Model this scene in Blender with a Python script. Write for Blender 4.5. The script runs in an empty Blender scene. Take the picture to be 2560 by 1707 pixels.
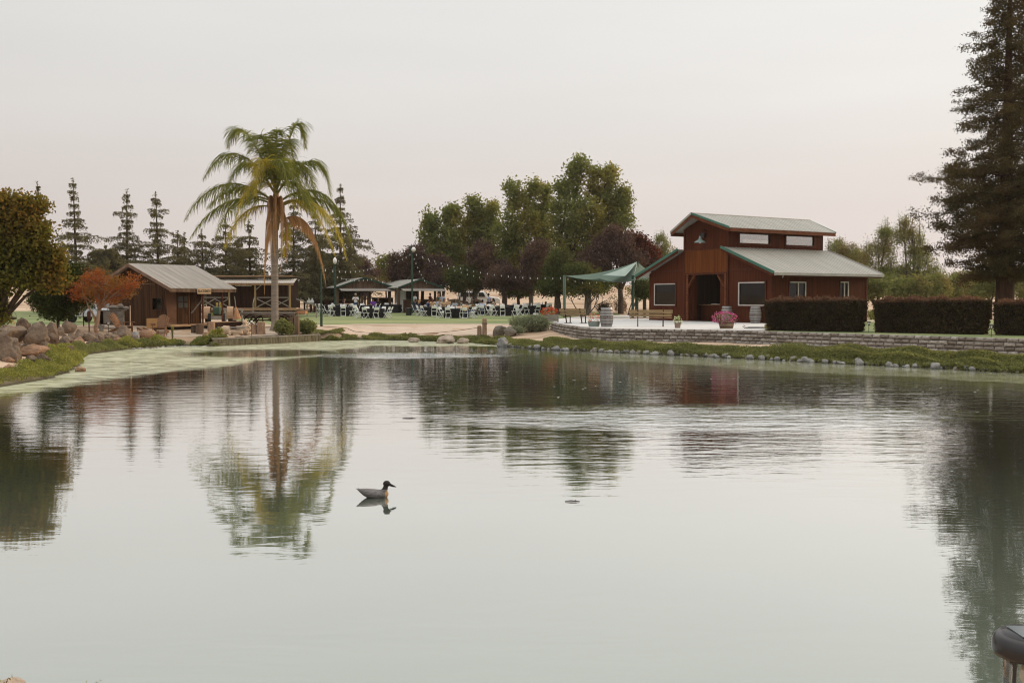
import bpy, bmesh, math, random
import numpy as np
from mathutils import Vector, Matrix, noise as mnoise, Quaternion

# ------------------------------------------------------------------ camera, sky, sun, exposure
C = bpy.context.scene
COL = C.collection
CH = 2.3                      # eye height above the pond
F = 2489.0                    # focal length in photo pixels (35 mm lens, 2560 wide)
HOR = 748.0
TH = math.atan((853.5 - HOR) / F)
cam = bpy.data.cameras.new('camera'); cam.lens = 35.0; cam.sensor_width = 36.0
cam.clip_start = 0.05; cam.clip_end = 6000
co = bpy.data.objects.new('camera', cam); COL.objects.link(co)
co.location = (0, 0, CH); co.rotation_euler = (math.pi/2 - TH, 0, 0)
C.camera = co
SUN_AZ, SUN_EL = math.radians(64), math.radians(19)     # azimuth clockwise from +Y
w = bpy.data.worlds.new('World'); C.world = w; w.use_nodes = True
nt = w.node_tree; nt.nodes.clear()
N = nt.nodes.new; L = nt.links.new
sky = N('ShaderNodeTexSky'); sky.sky_type = 'NISHITA'; sky.sun_disc = False
sky.sun_elevation = SUN_EL; sky.sun_rotation = SUN_AZ; sky.dust_density = 6; sky.air_density = 1.2
tc = N('ShaderNodeTexCoord'); sep = N('ShaderNodeSeparateXYZ'); L(tc.outputs['Generated'], sep.inputs[0])
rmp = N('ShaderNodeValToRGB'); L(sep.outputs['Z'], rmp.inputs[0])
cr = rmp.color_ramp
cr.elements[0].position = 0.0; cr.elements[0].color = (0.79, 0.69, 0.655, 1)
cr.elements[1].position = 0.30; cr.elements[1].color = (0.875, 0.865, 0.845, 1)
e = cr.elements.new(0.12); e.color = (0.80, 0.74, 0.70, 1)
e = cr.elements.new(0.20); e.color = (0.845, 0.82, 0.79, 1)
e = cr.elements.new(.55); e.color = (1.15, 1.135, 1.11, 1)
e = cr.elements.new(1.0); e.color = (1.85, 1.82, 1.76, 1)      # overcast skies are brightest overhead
# thin smoke streaks
mp = N('ShaderNodeMapping'); mp.inputs['Scale'].default_value = (1.2, 1.2, 7.0); L(tc.outputs['Generated'], mp.inputs[0])
nz = N('ShaderNodeTexNoise'); nz.inputs['Scale'].default_value = 2.2; nz.inputs['Detail'].default_value = 3; L(mp.outputs[0], nz.inputs[0])
mr = N('ShaderNodeMapRange'); L(nz.outputs[0], mr.inputs[0]); mr.inputs[1].default_value = .3; mr.inputs[2].default_value = .7
mr.inputs[3].default_value = .975; mr.inputs[4].default_value = 1.025
# the smoke glows a little towards the sun
vd = N('ShaderNodeVectorMath'); vd.operation = 'DOT_PRODUCT'; L(tc.outputs['Generated'], vd.inputs[0])
vd.inputs[1].default_value = (math.sin(SUN_AZ)*math.cos(SUN_EL), math.cos(SUN_AZ)*math.cos(SUN_EL), math.sin(SUN_EL))
mr2 = N('ShaderNodeMapRange'); L(vd.outputs['Value'], mr2.inputs[0]); mr2.inputs[1].default_value = -.2; mr2.inputs[2].default_value = 1
mr2.inputs[3].default_value = .86; mr2.inputs[4].default_value = 1.09
mu = N('ShaderNodeMath'); mu.operation = 'MULTIPLY'; L(mr.outputs[0], mu.inputs[0]); L(mr2.outputs[0], mu.inputs[1])
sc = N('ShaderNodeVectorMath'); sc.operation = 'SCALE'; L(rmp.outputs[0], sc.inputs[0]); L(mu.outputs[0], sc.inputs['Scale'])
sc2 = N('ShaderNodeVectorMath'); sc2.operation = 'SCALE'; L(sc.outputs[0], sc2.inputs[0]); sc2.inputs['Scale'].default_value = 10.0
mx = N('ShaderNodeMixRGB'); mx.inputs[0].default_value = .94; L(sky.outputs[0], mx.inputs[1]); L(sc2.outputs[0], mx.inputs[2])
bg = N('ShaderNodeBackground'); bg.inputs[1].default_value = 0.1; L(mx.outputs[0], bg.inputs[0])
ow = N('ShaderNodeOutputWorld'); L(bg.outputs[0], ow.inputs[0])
sl = bpy.data.lights.new('sun', 'SUN'); sl.energy = 2.0; sl.angle = math.radians(8); sl.color = (1, .74, .48)
so = bpy.data.objects.new('sun', sl); COL.objects.link(so)
sd = Vector((math.sin(SUN_AZ)*math.cos(SUN_EL), math.cos(SUN_AZ)*math.cos(SUN_EL), math.sin(SUN_EL)))
so.rotation_euler = sd.to_track_quat('Z', 'Y').to_euler(); so.location = sd*80
C.view_settings.view_transform = 'Standard'; C.view_settings.look = 'None'
C.view_settings.exposure = 0.0; C.view_settings.gamma = 1.0
C.cycles.use_denoising = True
C.cycles.filter_width = 1.15
C.cycles.max_bounces = 6; C.cycles.transparent_max_bounces = 8
C.cycles.caustics_reflective = False; C.cycles.caustics_refractive = False

# ------------------------------------------------------------------ helpers
def ray(px, py):
    a = (853.5 - py)/F
    return Vector(((px-1280)/F, math.cos(TH)+a*math.sin(TH), -math.sin(TH)+a*math.cos(TH)))
def W(px, py, D):
    r = ray(px, py); return Vector((r.x*D/r.y, D, CH + r.z*D/r.y))
def WZ(px, py, z):
    r = ray(px, py); k = (z-CH)/r.z; return Vector((r.x*k, r.y*k, z))
def zat(py, D): return W(1280, py, D).z
def xat(px, D): return W(px, HOR, D).x
def mpx(n, D): return n*D/F

def tag(o, label=None, cat=None, group=None, kind=None):
    if label: o['label'] = label
    if cat: o['category'] = cat
    if group: o['group'] = group
    if kind: o['kind'] = kind
    return o
def thing(name, label, cat, loc=(0,0,0), rz=0, group=None):
    o = bpy.data.objects.new(name, None); COL.objects.link(o)
    o.empty_display_size = .2
    o.location = loc; o.rotation_euler = (0,0,rz)
    return tag(o, label, cat, group)
def dup(root, loc=None, rz=None, label=None, group=None):
    def rec(o, par):
        c = o.copy(); COL.objects.link(c); c.parent = par
        for ch in kids.get(o.name, []): rec(ch, c)
        return c
    kids = {}
    def coll(o):
        kids[o.name] = list(o.children)
        for ch in o.children: coll(ch)
    coll(root)
    r = rec(root, None)
    if loc is not None: r.location = loc
    if rz is not None: r.rotation_euler = (0,0,rz)
    if label: r['label'] = label
    if group: r['group'] = group
    return r

class MB:
    def __init__(s): s.v = []; s.f = []; s.m = []; s.cur = 0
    def add(s, vs, fs):
        n = len(s.v); s.v += [tuple(p) for p in vs]; s.f += [tuple(i+n for i in f) for f in fs]; s.m += [s.cur]*len(fs); return s
    def box(s, c, d, rot=None):
        x, y, z = d[0]/2, d[1]/2, d[2]/2
        vs = [Vector((sx*x, sy*y, sz*z)) for sz in (-1,1) for sy in (-1,1) for sx in (-1,1)]
        if rot is not None:
            if not isinstance(rot, Matrix): rot = Matrix.Rotation(rot, 3, 'Z')
            vs = [rot @ p for p in vs]
        c = Vector(c)
        return s.add([p+c for p in vs], [(0,2,3,1),(4,5,7,6),(0,1,5,4),(2,6,7,3),(0,4,6,2),(1,3,7,5)])
    def bx(s, x0,x1,y0,y1,z0,z1): return s.box(((x0+x1)/2,(y0+y1)/2,(z0+z1)/2),(abs(x1-x0),abs(y1-y0),abs(z1-z0)))
    def beam(s, p0, p1, w_, h_, up=(0,0,1)):
        p0, p1 = Vector(p0), Vector(p1); d = (p1-p0); l = d.length; d.normalize()
        up = Vector(up)
        if abs(d.dot(up)) > .99: up = Vector((0,1,0))
        a = d.cross(up).normalized(); b = a.cross(d).normalized()
        return s.box((p0+p1)/2, (w_, l, h_), Matrix((a, d, b)).transposed())
    def path(s, pts, rs, n=6, cap=True):
        pts = [Vector(p) for p in pts]
        if not hasattr(rs, '__len__'): rs = [rs]*len(pts)
        vs = []; prev = None
        for i, p in enumerate(pts):
            d = (pts[min(i+1,len(pts)-1)] - pts[max(i-1,0)]).normalized()
            if prev is None: a = d.orthogonal().normalized()
            else:
                a = prev - d*prev.dot(d)
                a = a.normalized() if a.length > 1e-6 else d.orthogonal().normalized()
            prev = a; b = d.cross(a)
            for k in range(n):
                t = 2*math.pi*k/n
                vs.append(p + (a*math.cos(t)+b*math.sin(t))*rs[i])
        fs = [(i*n+k, i*n+(k+1)%n, (i+1)*n+(k+1)%n, (i+1)*n+k) for i in range(len(pts)-1) for k in range(n)]
        if cap: fs += [tuple(range(n-1,-1,-1)), tuple((len(pts)-1)*n+k for k in range(n))]
        return s.add(vs, fs)
    def tube(s, a, b, r0, r1=None, n=6): return s.path([a,b],[r0, r0 if r1 is None else r1], n)
    def lathe(s, prof, c=(0,0,0), n=20, sx=1, sy=1):
        c = Vector(c); vs = []; k0 = len(prof)
        for r, z in prof:
            for k in range(n):
                t = 2*math.pi*k/n; vs.append(c+Vector((r*math.cos(t)*sx, r*math.sin(t)*sy, z)))
        fs = [(i*n+k, i*n+(k+1)%n, (i+1)*n+(k+1)%n, (i+1)*n+k) for i in range(k0-1) for k in range(n)]
        if prof[0][0] > 1e-4: fs.append(tuple(range(n-1,-1,-1)))
        if prof[-1][0] > 1e-4: fs.append(tuple((k0-1)*n+k for k in range(n)))
        return s.add(vs, fs)
    def ell(s, c, r, n=10, m=7, rot=None):
        vs = []; c = Vector(c)
        for i in range(m+1):
            ph = math.pi*i/m
            for k in range(n):
                t = 2*math.pi*k/n
                p = Vector((r[0]*math.sin(ph)*math.cos(t), r[1]*math.sin(ph)*math.sin(t), -r[2]*math.cos(ph)))
                if rot is not None: p = rot @ p
                vs.append(c+p)
        return s.add(vs, [(i*n+k, i*n+(k+1)%n, (i+1)*n+(k+1)%n, (i+1)*n+k) for i in range(m) for k in range(n)])
    def prism(s, poly, a, b):
        """poly: points in 3D; extruded by vector a->b offset."""
        off = Vector(b)-Vector(a); n = len(poly)
        vs = [Vector(p) for p in poly] + [Vector(p)+off for p in poly]
        fs = [tuple(range(n-1,-1,-1)), tuple(range(n,2*n))] + [(i,(i+1)%n,n+(i+1)%n,n+i) for i in range(n)]
        return s.add(vs, fs)
    def quad(s, a,b,c,d): return s.add([a,b,c,d],[(0,1,2,3)])
    def build(s, name, mat, parent=None, smooth=False, bevel=0, fix=True):
        me = bpy.data.meshes.new(name); me.from_pydata(s.v, [], s.f)
        mats = mat if isinstance(mat, (list,tuple)) else [mat]
        for m_ in mats: me.materials.append(m_)
        if len(mats) > 1: me.polygons.foreach_set('material_index', s.m)
        if fix or bevel:
            bm = bmesh.new(); bm.from_mesh(me)
            bmesh.ops.remove_doubles(bm, verts=bm.verts, dist=1e-5)
            bmesh.ops.recalc_face_normals(bm, faces=bm.faces)
            if bevel: bmesh.ops.bevel(bm, geom=list(bm.edges), offset=bevel, segments=1, affect='EDGES', profile=.5)
            bm.to_mesh(me); bm.free()
        if smooth: me.polygons.foreach_set('use_smooth', [True]*len(me.polygons))
        me.update()
        o = bpy.data.objects.new(name, me); COL.objects.link(o); o.parent = parent
        return o

def npmesh(name, V, Fq, mat, parent=None, mi=None):
    """fast mesh from numpy arrays; Fq is (n,k) with k = 3 or 4"""
    V = np.asarray(V, np.float32); Fq = np.asarray(Fq, np.int32); k = Fq.shape[1]
    me = bpy.data.meshes.new(name); me.vertices.add(len(V)); me.vertices.foreach_set('co', V.ravel())
    me.loops.add(Fq.size); me.loops.foreach_set('vertex_index', Fq.ravel())
    me.polygons.add(len(Fq)); me.polygons.foreach_set('loop_start', np.arange(0, Fq.size, k, dtype=np.int32))
    try: me.polygons.foreach_set('loop_total', np.full(len(Fq), k, np.int32))
    except Exception: pass
    for m_ in (mat if isinstance(mat, (list,tuple)) else [mat]): me.materials.append(m_)
    if mi is not None: me.polygons.foreach_set('material_index', np.asarray(mi, np.int32))
    me.update(calc_edges=True)
    o = bpy.data.objects.new(name, me); COL.objects.link(o); o.parent = parent
    return o

def leaves(name, P, size, mat, parent=None, seed=0, aspect=.55, nrm=None, droop=0.0, mi=None, up=0.0):
    """one rhombic leaf (or leaf spray) per point"""
    rs = np.random.RandomState(seed); n = len(P); P = np.asarray(P)
    size = np.broadcast_to(size, (n,))*rs.uniform(.6, 1.35, n)
    d = rs.normal(size=(n,3))
    if nrm is not None: d = d*.6 + nrm
    d[:,2] -= droop*2; d[:,2] += up*2
    d /= np.linalg.norm(d, axis=1)[:,None]
    t = rs.normal(size=(n,3)); t -= (t*d).sum(1)[:,None]*d; t /= np.linalg.norm(t, axis=1)[:,None]
    a = d*size[:,None]*.5; b = t*size[:,None]*.5*aspect
    nn = np.cross(d, t)*size[:,None]*.12
    V = np.stack([P-a, P+b+nn, P+a, P-b+nn], 1).reshape(-1,3)
    return npmesh(name, V, np.arange(4*n).reshape(-1,4), mat, parent, mi)

def shell(rs, c, r, n, inner=.45):
    """n points in an ellipsoid, denser towards the outside"""
    d = rs.normal(size=(n,3)); d /= np.linalg.norm(d, axis=1)[:,None]
    rad = (inner**3 + (1-inner**3)*rs.uniform(0,1,n))**(1/3)
    rad *= 1 + .13*np.sin(d[:,0]*7+c[0])*np.cos(d[:,2]*6+c[2]*2)
    return np.asarray(c) + d*rad[:,None]*np.asarray(r)

# ------------------------------------------------------------------ materials
MATS = {}
def mesh_text(o):
    dg = bpy.context.evaluated_depsgraph_get(); me = bpy.data.meshes.new_from_object(o.evaluated_get(dg)); n = bpy.data.objects.new(o.name+'_', me); COL.objects.link(n)
    n.parent = o.parent; n.location = o.location; n.rotation_euler = o.rotation_euler; n.scale = o.scale; nm = o.name; bpy.data.objects.remove(o); n.name = nm; return n
def nodes_of(name):
    m = bpy.data.materials.new(name); m.use_nodes = True
    t = m.node_tree; t.nodes.clear()
    return m, t, t.nodes.new, t.links.new
def mat(name, c1, c2=None, scale=6, rough=.7, bump=0.0, stretch=(1,1,1), metal=0, spec=.12, detail=4, bscale=None, c3=None, coat=0, bdist=.03):
    if name in MATS: return MATS[name]
    m, t, N_, L_ = nodes_of(name)
    out = N_('ShaderNodeOutputMaterial'); b = N_('ShaderNodeBsdfPrincipled'); L_(b.outputs[0], out.inputs[0])
    b.inputs['Roughness'].default_value = rough; b.inputs['Metallic'].default_value = metal
    b.inputs['Specular IOR Level'].default_value = spec; b.inputs['Coat Weight'].default_value = coat
    if c2 is None: c2 = tuple(x*.8 for x in c1)
    tcn = N_('ShaderNodeTexCoord'); mp_ = N_('ShaderNodeMapping'); mp_.inputs['Scale'].default_value = stretch
    L_(tcn.outputs['Object'], mp_.inputs[0])
    n1 = N_('ShaderNodeTexNoise'); n1.inputs['Scale'].default_value = scale; n1.inputs['Detail'].default_value = detail
    n1.inputs['Roughness'].default_value = .65
    L_(mp_.outputs[0], n1.inputs[0])
    r = N_('ShaderNodeValToRGB'); L_(n1.outputs[0], r.inputs[0])
    r.color_ramp.elements[0].position = .34; r.color_ramp.elements[0].color = (*c2, 1)
    r.color_ramp.elements[1].position = .66; r.color_ramp.elements[1].color = (*c1, 1)
    if c3: q = r.color_ramp.elements.new(.8); q.color = (*c3, 1)
    L_(r.outputs[0], b.inputs['Base Color'])
    if bump:
        n2 = N_('ShaderNodeTexNoise'); n2.inputs['Scale'].default_value = bscale or scale*2; n2.inputs['Detail'].default_value = 5
        L_(mp_.outputs[0], n2.inputs[0])
        bp = N_('ShaderNodeBump'); bp.inputs['Strength'].default_value = min(1, bump); bp.inputs['Distance'].default_value = bdist
        L_(n2.outputs[0], bp.inputs['Height']); L_(bp.outputs[0], b.inputs['Normal'])
    MATS[name] = m
    return m
def leafmat(name, cols, transl=.35, patch=None, pscale=.35):
    """leaf colour varies from leaf to leaf; patch = second palette blended in by position"""
    if name in MATS: return MATS[name]
    m, t, N_, L_ = nodes_of(name)
    out = N_('ShaderNodeOutputMaterial'); g = N_('ShaderNodeNewGeometry')
    def ramp(cs):
        r = N_('ShaderNodeValToRGB'); L_(g.outputs['Random Per Island'], r.inputs[0])
        el = r.color_ramp.elements
        while len(el) < len(cs): el.new(.5)
        for i, c in enumerate(cs): el[i].position = i/(len(cs)-1); el[i].color = (*c, 1)
        return r.outputs[0]
    colr = ramp(cols)
    if patch:
        c2 = ramp(patch)
        nz_ = N_('ShaderNodeTexNoise'); nz_.inputs['Scale'].default_value = pscale; nz_.inputs['Detail'].default_value = 2
        L_(g.outputs['Position'], nz_.inputs[0])
        mr_ = N_('ShaderNodeMapRange'); L_(nz_.outputs[0], mr_.inputs[0]); mr_.inputs[1].default_value = .48; mr_.inputs[2].default_value = .62
        mxx = N_('ShaderNodeMixRGB'); L_(mr_.outputs[0], mxx.inputs[0]); L_(colr, mxx.inputs[1]); L_(c2, mxx.inputs[2]); colr = mxx.outputs[0]
    d = N_('ShaderNodeBsdfDiffuse'); L_(colr, d.inputs[0])
    tr = N_('ShaderNodeBsdfTranslucent')
    br = N_('ShaderNodeMixRGB'); br.blend_type = 'MULTIPLY'; br.inputs[0].default_value = 1; L_(colr, br.inputs[1]); br.inputs[2].default_value = (1.5, 1.45, .8, 1)
    L_(br.outputs[0], tr.inputs[0])
    mxs = N_('ShaderNodeMixShader'); mxs.inputs[0].default_value = transl; L_(d.outputs[0], mxs.inputs[1]); L_(tr.outputs[0], mxs.inputs[2])
    L_(mxs.outputs[0], out.inputs[0])
    MATS[name] = m
    return m

M = dict(
 redwall = mat('red stained siding', (.105,.030,.013), (.060,.017,.009), 1.0, .7, .3, (9,9,.35), spec=.06, c3=(.16,.055,.018)),
 redtrim = mat('red stained trim', (.10,.026,.010), (.06,.015,.007), 3, .6, .2, (2,2,.5)),
 redfascia = mat('weathered red fascia', (.17,.055,.022), (.085,.026,.012), 2, .6, .2, (1.2,1.2,4)),
 roofmetal = mat('grey standing seam metal', (.42,.41,.365), (.30,.29,.26), 2.2, .5, .05, (.12,5,.12), metal=.15, spec=.35),
 rooftin = mat('weathered galvanised tin', (.52,.48,.43), (.33,.30,.265), 2.6, .5, .1, (.10,5,.10), metal=.25, spec=.4, c3=(.40,.30,.24)),
 greentrim = mat('green painted metal trim', (.045,.16,.115), (.035,.13,.095), 2, .4, 0, metal=.1, spec=.5),
 greenpole = mat('green painted steel pole', (.045,.085,.06), (.03,.055,.04), 3, .55, .1),
 alu = mat('pale aluminium window frame', (.62,.58,.53), (.52,.48,.44), 4, .45, metal=.2),
 oldwood = mat('old brown barn boards', (.095,.044,.018), (.028,.013,.007), 1.0, .8, .5, (7,7,.3), c3=(.19,.09,.038)),
 oldwood2 = mat('grey brown pavilion boards', (.20,.13,.085), (.075,.048,.032), 1.0, .8, .4, (5,5,.3), c3=(.28,.16,.10)),
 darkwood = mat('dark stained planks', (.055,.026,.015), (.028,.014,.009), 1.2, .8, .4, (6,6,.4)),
 greywood = mat('weathered grey wood', (.30,.27,.23), (.17,.15,.125), 3, .85, .3, (1,1,4)),
 tanwood = mat('sun bleached tan wood', (.42,.28,.17), (.26,.16,.09), 3, .8, .3, (1,1,4)),
 chairwood = mat('brown varnished chair slats', (.26,.14,.075), (.15,.075,.04), 4, .6, .2, (1,1,5)),
 bark = mat('brown bark', (.10,.07,.05), (.04,.028,.02), 3, .9, .7, (3,3,.6)),
 greybark = mat('grey bark', (.20,.17,.14), (.10,.08,.065), 3, .9, .5, (3,3,.7)),
 redbark = mat('reddish redwood bark', (.09,.048,.034), (.032,.018,.014), 2, .95, .9, (5,5,.35)),
 stump = mat('cut log wood', (.40,.27,.18), (.22,.14,.09), 3, .85, .4, (2,2,.8)),
 palmbark = mat('ringed grey palm trunk', (.30,.255,.21), (.19,.155,.125), 1.2, .85, .4, (.6,.6,7), c3=(.36,.31,.26)),
 boulder = mat('brown granite boulder', (.245,.185,.135), (.125,.09,.066), 1.8, .85, .9, bscale=6, c3=(.32,.24,.17), bdist=.14),
 boulderd = mat('dark brown boulder', (.17,.12,.085), (.085,.06,.043), 2.2, .85, .9, bscale=6, bdist=.14),
 bouldert = mat('tan orange boulder', (.40,.25,.16), (.25,.15,.095), 1.6, .85, .8, bscale=5, bdist=.14),
 greystone = mat('grey river stone', (.34,.33,.31), (.18,.17,.16), 3, .8, .6, bscale=10),
 palestone = mat('pale pinkish rock', (.50,.41,.33), (.30,.235,.18), 3, .85, .9, bscale=7, bdist=.14),
 mossrock = mat('lichen covered rock', (.15,.14,.10), (.24,.20,.17), 4, .9, .9, bscale=9, c3=(.10,.12,.06), bdist=.14),
 block = None,
 concrete = mat('pale grey concrete', (.62,.605,.585), (.55,.54,.52), 1.2, .75, .1, detail=6),
 orangewall = mat('orange faded red siding', (.17,.055,.014), (.10,.028,.009), 1.0, .7, .3, (9,9,.35), spec=.06, c3=(.24,.10,.02)),
 dirt = mat('tan bare dirt', (.52,.365,.25), (.36,.235,.155), .35, .95, .4, (1,1,1), detail=8, bscale=2),
 gravel = mat('pale decomposed gravel', (.56,.45,.355), (.44,.345,.27), 1.2, .95, .4, detail=8, bscale=9),
 lawn = mat('mown lawn', (.155,.205,.065), (.105,.155,.045), .9, .95, .8, (.6,1.6,1), detail=9, bscale=14, c3=(.20,.22,.085)),
 kerb = mat('cream concrete mow strip', (.74,.66,.54), (.62,.55,.45), 2, .8),
 whiteplastic = mat('white plastic', (.86,.86,.84), (.8,.8,.78), 5, .4, spec=.5),
 whitepaint = mat('white painted metal', (.86,.86,.84), (.8,.8,.78), 3, .5),
 blackcloth = mat('black tablecloth', (.016,.016,.018), (.009,.009,.010), 6, .9, .3),
 whitecloth = mat('white tablecloth', (.70,.69,.66), (.6,.59,.57), 6, .9),
 black = mat('black plastic', (.015,.015,.017), (.01,.01,.011), 6, .35, spec=.5),
 rust = mat('rusty brown steel', (.085,.035,.025), (.05,.02,.015), 5, .6, .2),
 stave = mat('grey oak barrel staves', (.23,.205,.185), (.12,.10,.09), 2.5, .7, .4, (3,3,.5), c3=(.30,.19,.13)),
 hoop = mat('galvanised barrel hoop', (.42,.43,.43), (.30,.31,.31), 5, .45, metal=.5),
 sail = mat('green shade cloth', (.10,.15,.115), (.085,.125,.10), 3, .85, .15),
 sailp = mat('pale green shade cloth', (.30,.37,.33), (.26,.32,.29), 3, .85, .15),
 rope = mat('old rope', (.28,.20,.13), (.15,.10,.07), 20, .9),
 skin = mat('light skin', (.50,.28,.19), (.44,.24,.16), 8, .6),
 skind = mat('tanned skin', (.28,.145,.09), (.24,.12,.075), 8, .6),
 tyre = mat('black rubber tyre', (.02,.02,.02), (.012,.012,.012), 8, .85),
 rim = mat('steel wheel rim', (.5,.5,.5), (.4,.4,.4), 4, .35, metal=.7),
 straw = mat('straw broom', (.50,.27,.14), (.33,.16,.08), 12, .9, .4, (3,3,.5)),
 brass = mat('tarnished copper', (.30,.16,.09), (.16,.09,.05), 5, .5, metal=.5),
 palewood = mat('pale carved wood', (.60,.46,.33), (.44,.32,.22), 3, .75, .4, (1,3,3)),
 bulb = mat('frosted white bulb', (.85,.83,.78), (.8,.78,.73), 4, .3, spec=.6),
 crate = mat('yellow pine box', (.52,.31,.13), (.38,.21,.085), 3, .7, .2, (1,1,4)),
)
def plain(name, c, rough=.6, metal=0): return mat(name, c, tuple(x*.85 for x in c), 5, rough, metal=metal)
def glassmat(name, tint=(.03,.032,.03), refl=.25, tr=.0):
    m, t, N_, L_ = nodes_of(name)
    out = N_('ShaderNodeOutputMaterial'); g = N_('ShaderNodeBsdfGlossy'); g.inputs['Roughness'].default_value = .03
    lw = N_('ShaderNodeLayerWeight'); lw.inputs[0].default_value = .25
    mr_ = N_('ShaderNodeMapRange'); L_(lw.outputs['Fresnel'], mr_.inputs[0]); mr_.inputs[3].default_value = refl*.15; mr_.inputs[4].default_value = .75
    if tr:
        d = N_('ShaderNodeBsdfTransparent'); d.inputs[0].default_value = (tr,tr,tr*.97,1)
    else:
        d = N_('ShaderNodeBsdfDiffuse'); d.inputs[0].default_value = (*tint,1)
    mxs = N_('ShaderNodeMixShader'); L_(mr_.outputs[0], mxs.inputs[0]); L_(d.outputs[0], mxs.inputs[1]); L_(g.outputs[0], mxs.inputs[2])
    L_(mxs.outputs[0], out.inputs[0])
    return m
M['glass'] = glassmat('window glass', tr=.16, refl=.12)
M['glassclear'] = glassmat('clear high window glass', tr=.88, refl=2.4)
M['glassdark'] = glassmat('dark vehicle glass')
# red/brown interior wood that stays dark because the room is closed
LG = leafmat('green poplar leaves', [(.155,.18,.07),(.205,.225,.085),(.10,.125,.05),(.26,.26,.10)], .42, [(.23,.215,.07),(.30,.26,.08),(.16,.17,.06)], .30)
LGD = leafmat('dark green tree leaves', [(0.069,0.088,0.035),(0.100,0.119,0.043),(0.044,0.056,0.025),(0.125,0.138,0.050)], .35, [(0.088,0.088,0.037),(0.125,0.112,0.044)], .4)
LP = leafmat('purple plum leaves', [(0.122,0.077,0.073),(0.077,0.050,0.050),(0.163,0.106,0.098),(0.062,0.043,0.040)], .3, [(0.106,0.081,0.062),(0.163,0.094,0.075)], .5)
LC = leafmat('dark cedar needles', [(.135,.13,.072),(.18,.165,.09),(.095,.093,.055),(.20,.15,.09)], .3)
LR = leafmat('redwood needles', [(.085,.072,.036),(.055,.050,.027),(.12,.088,.044),(.07,.06,.032)], .28, [(.13,.080,.045),(.085,.062,.034)], .5)
LL = leafmat('olive green autumn leaves', [(0.138,0.144,0.034),(0.086,0.092,0.025),(0.196,0.172,0.040),(0.057,0.063,0.021)], .4, [(0.276,0.149,0.040),(0.172,0.127,0.034),(0.127,0.115,0.032)], .35)
LA = leafmat('orange maple leaves', [(0.405,0.115,0.041),(0.257,0.065,0.032),(0.486,0.176,0.047),(0.162,0.068,0.041)], .4, [(0.351,0.162,0.041),(0.203,0.121,0.047)], .8)
LW = leafmat('pale willow leaves', [(0.216,0.243,0.095),(0.149,0.176,0.074),(0.270,0.270,0.121),(0.108,0.128,0.061)], .4, [(0.270,0.230,0.095),(0.176,0.149,0.081)], .35)
LH = leafmat('dark hedge leaves', [(0.061,0.044,0.027),(0.037,0.031,0.020),(0.093,0.061,0.037),(0.051,0.058,0.031)], .15)
LHT = leafmat('reddish hedge top leaves', [(0.210,0.112,0.083),(0.135,0.068,0.051),(0.255,0.150,0.090)], .2)
LB = leafmat('bank weeds', [(0.227,0.240,0.098),(0.169,0.182,0.078),(0.312,0.312,0.130),(0.111,0.124,0.058)], .35, [(0.143,0.156,0.072),(0.208,0.215,0.091)], .9)
LBY = leafmat('yellow green weeds', [(0.310,0.305,0.086),(0.218,0.230,0.069),(0.414,0.391,0.127),(0.138,0.149,0.052)], .35, [(0.172,0.184,0.057),(0.253,0.253,0.081)], 1.4)
LS = leafmat('grey green shrub leaves', [(0.216,0.243,0.162),(0.149,0.169,0.115),(0.311,0.338,0.230),(0.115,0.121,0.081)], .3)
LF = leafmat('green palm fronds', [(0.162,0.182,0.047),(0.101,0.128,0.038),(0.243,0.236,0.061),(0.074,0.088,0.030)], .45)
LFY = leafmat('yellowing palm fronds', [(0.413,0.338,0.056),(0.288,0.250,0.050),(0.500,0.388,0.075),(0.200,0.188,0.044)], .45)
LFD = leafmat('dead tan palm fronds', [(0.506,0.297,0.143),(0.396,0.209,0.099),(0.572,0.374,0.198),(0.286,0.154,0.077)], .3)

bm_, t, N_, L_ = nodes_of('split face concrete block')
out = N_('ShaderNodeOutputMaterial'); b = N_('ShaderNodeBsdfPrincipled'); L_(b.outputs[0], out.inputs[0]); b.inputs['Roughness'].default_value = .95; b.inputs['Specular IOR Level'].default_value = .08
g = N_('ShaderNodeNewGeometry'); r = N_('ShaderNodeValToRGB'); L_(g.outputs['Random Per Island'], r.inputs[0]); el = r.color_ramp.elements
el[0].color = (.17,.145,.12,1); el[1].color = (.40,.37,.335,1); q = el.new(.35); q.color = (.26,.23,.20,1); q = el.new(.7); q.color = (.32,.29,.26,1)
n1 = N_('ShaderNodeTexNoise'); n1.inputs['Scale'].default_value = 16; n1.inputs['Detail'].default_value = 6; L_(g.outputs['Position'], n1.inputs[0])
mxx = N_('ShaderNodeMixRGB'); mxx.blend_type = 'OVERLAY'; mxx.inputs[0].default_value = .7; L_(r.outputs[0], mxx.inputs[1]); L_(n1.outputs[0], mxx.inputs[2]); L_(mxx.outputs[0], b.inputs[0])
bp = N_('ShaderNodeBump'); bp.inputs['Distance'].default_value = .04; L_(n1.outputs[0], bp.inputs['Height']); L_(bp.outputs[0], b.inputs['Normal'])
M['block'] = bm_; M['backing'] = mat('wall backing', (.06,.05,.045), (.04,.035,.03), 5, .95)
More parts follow.
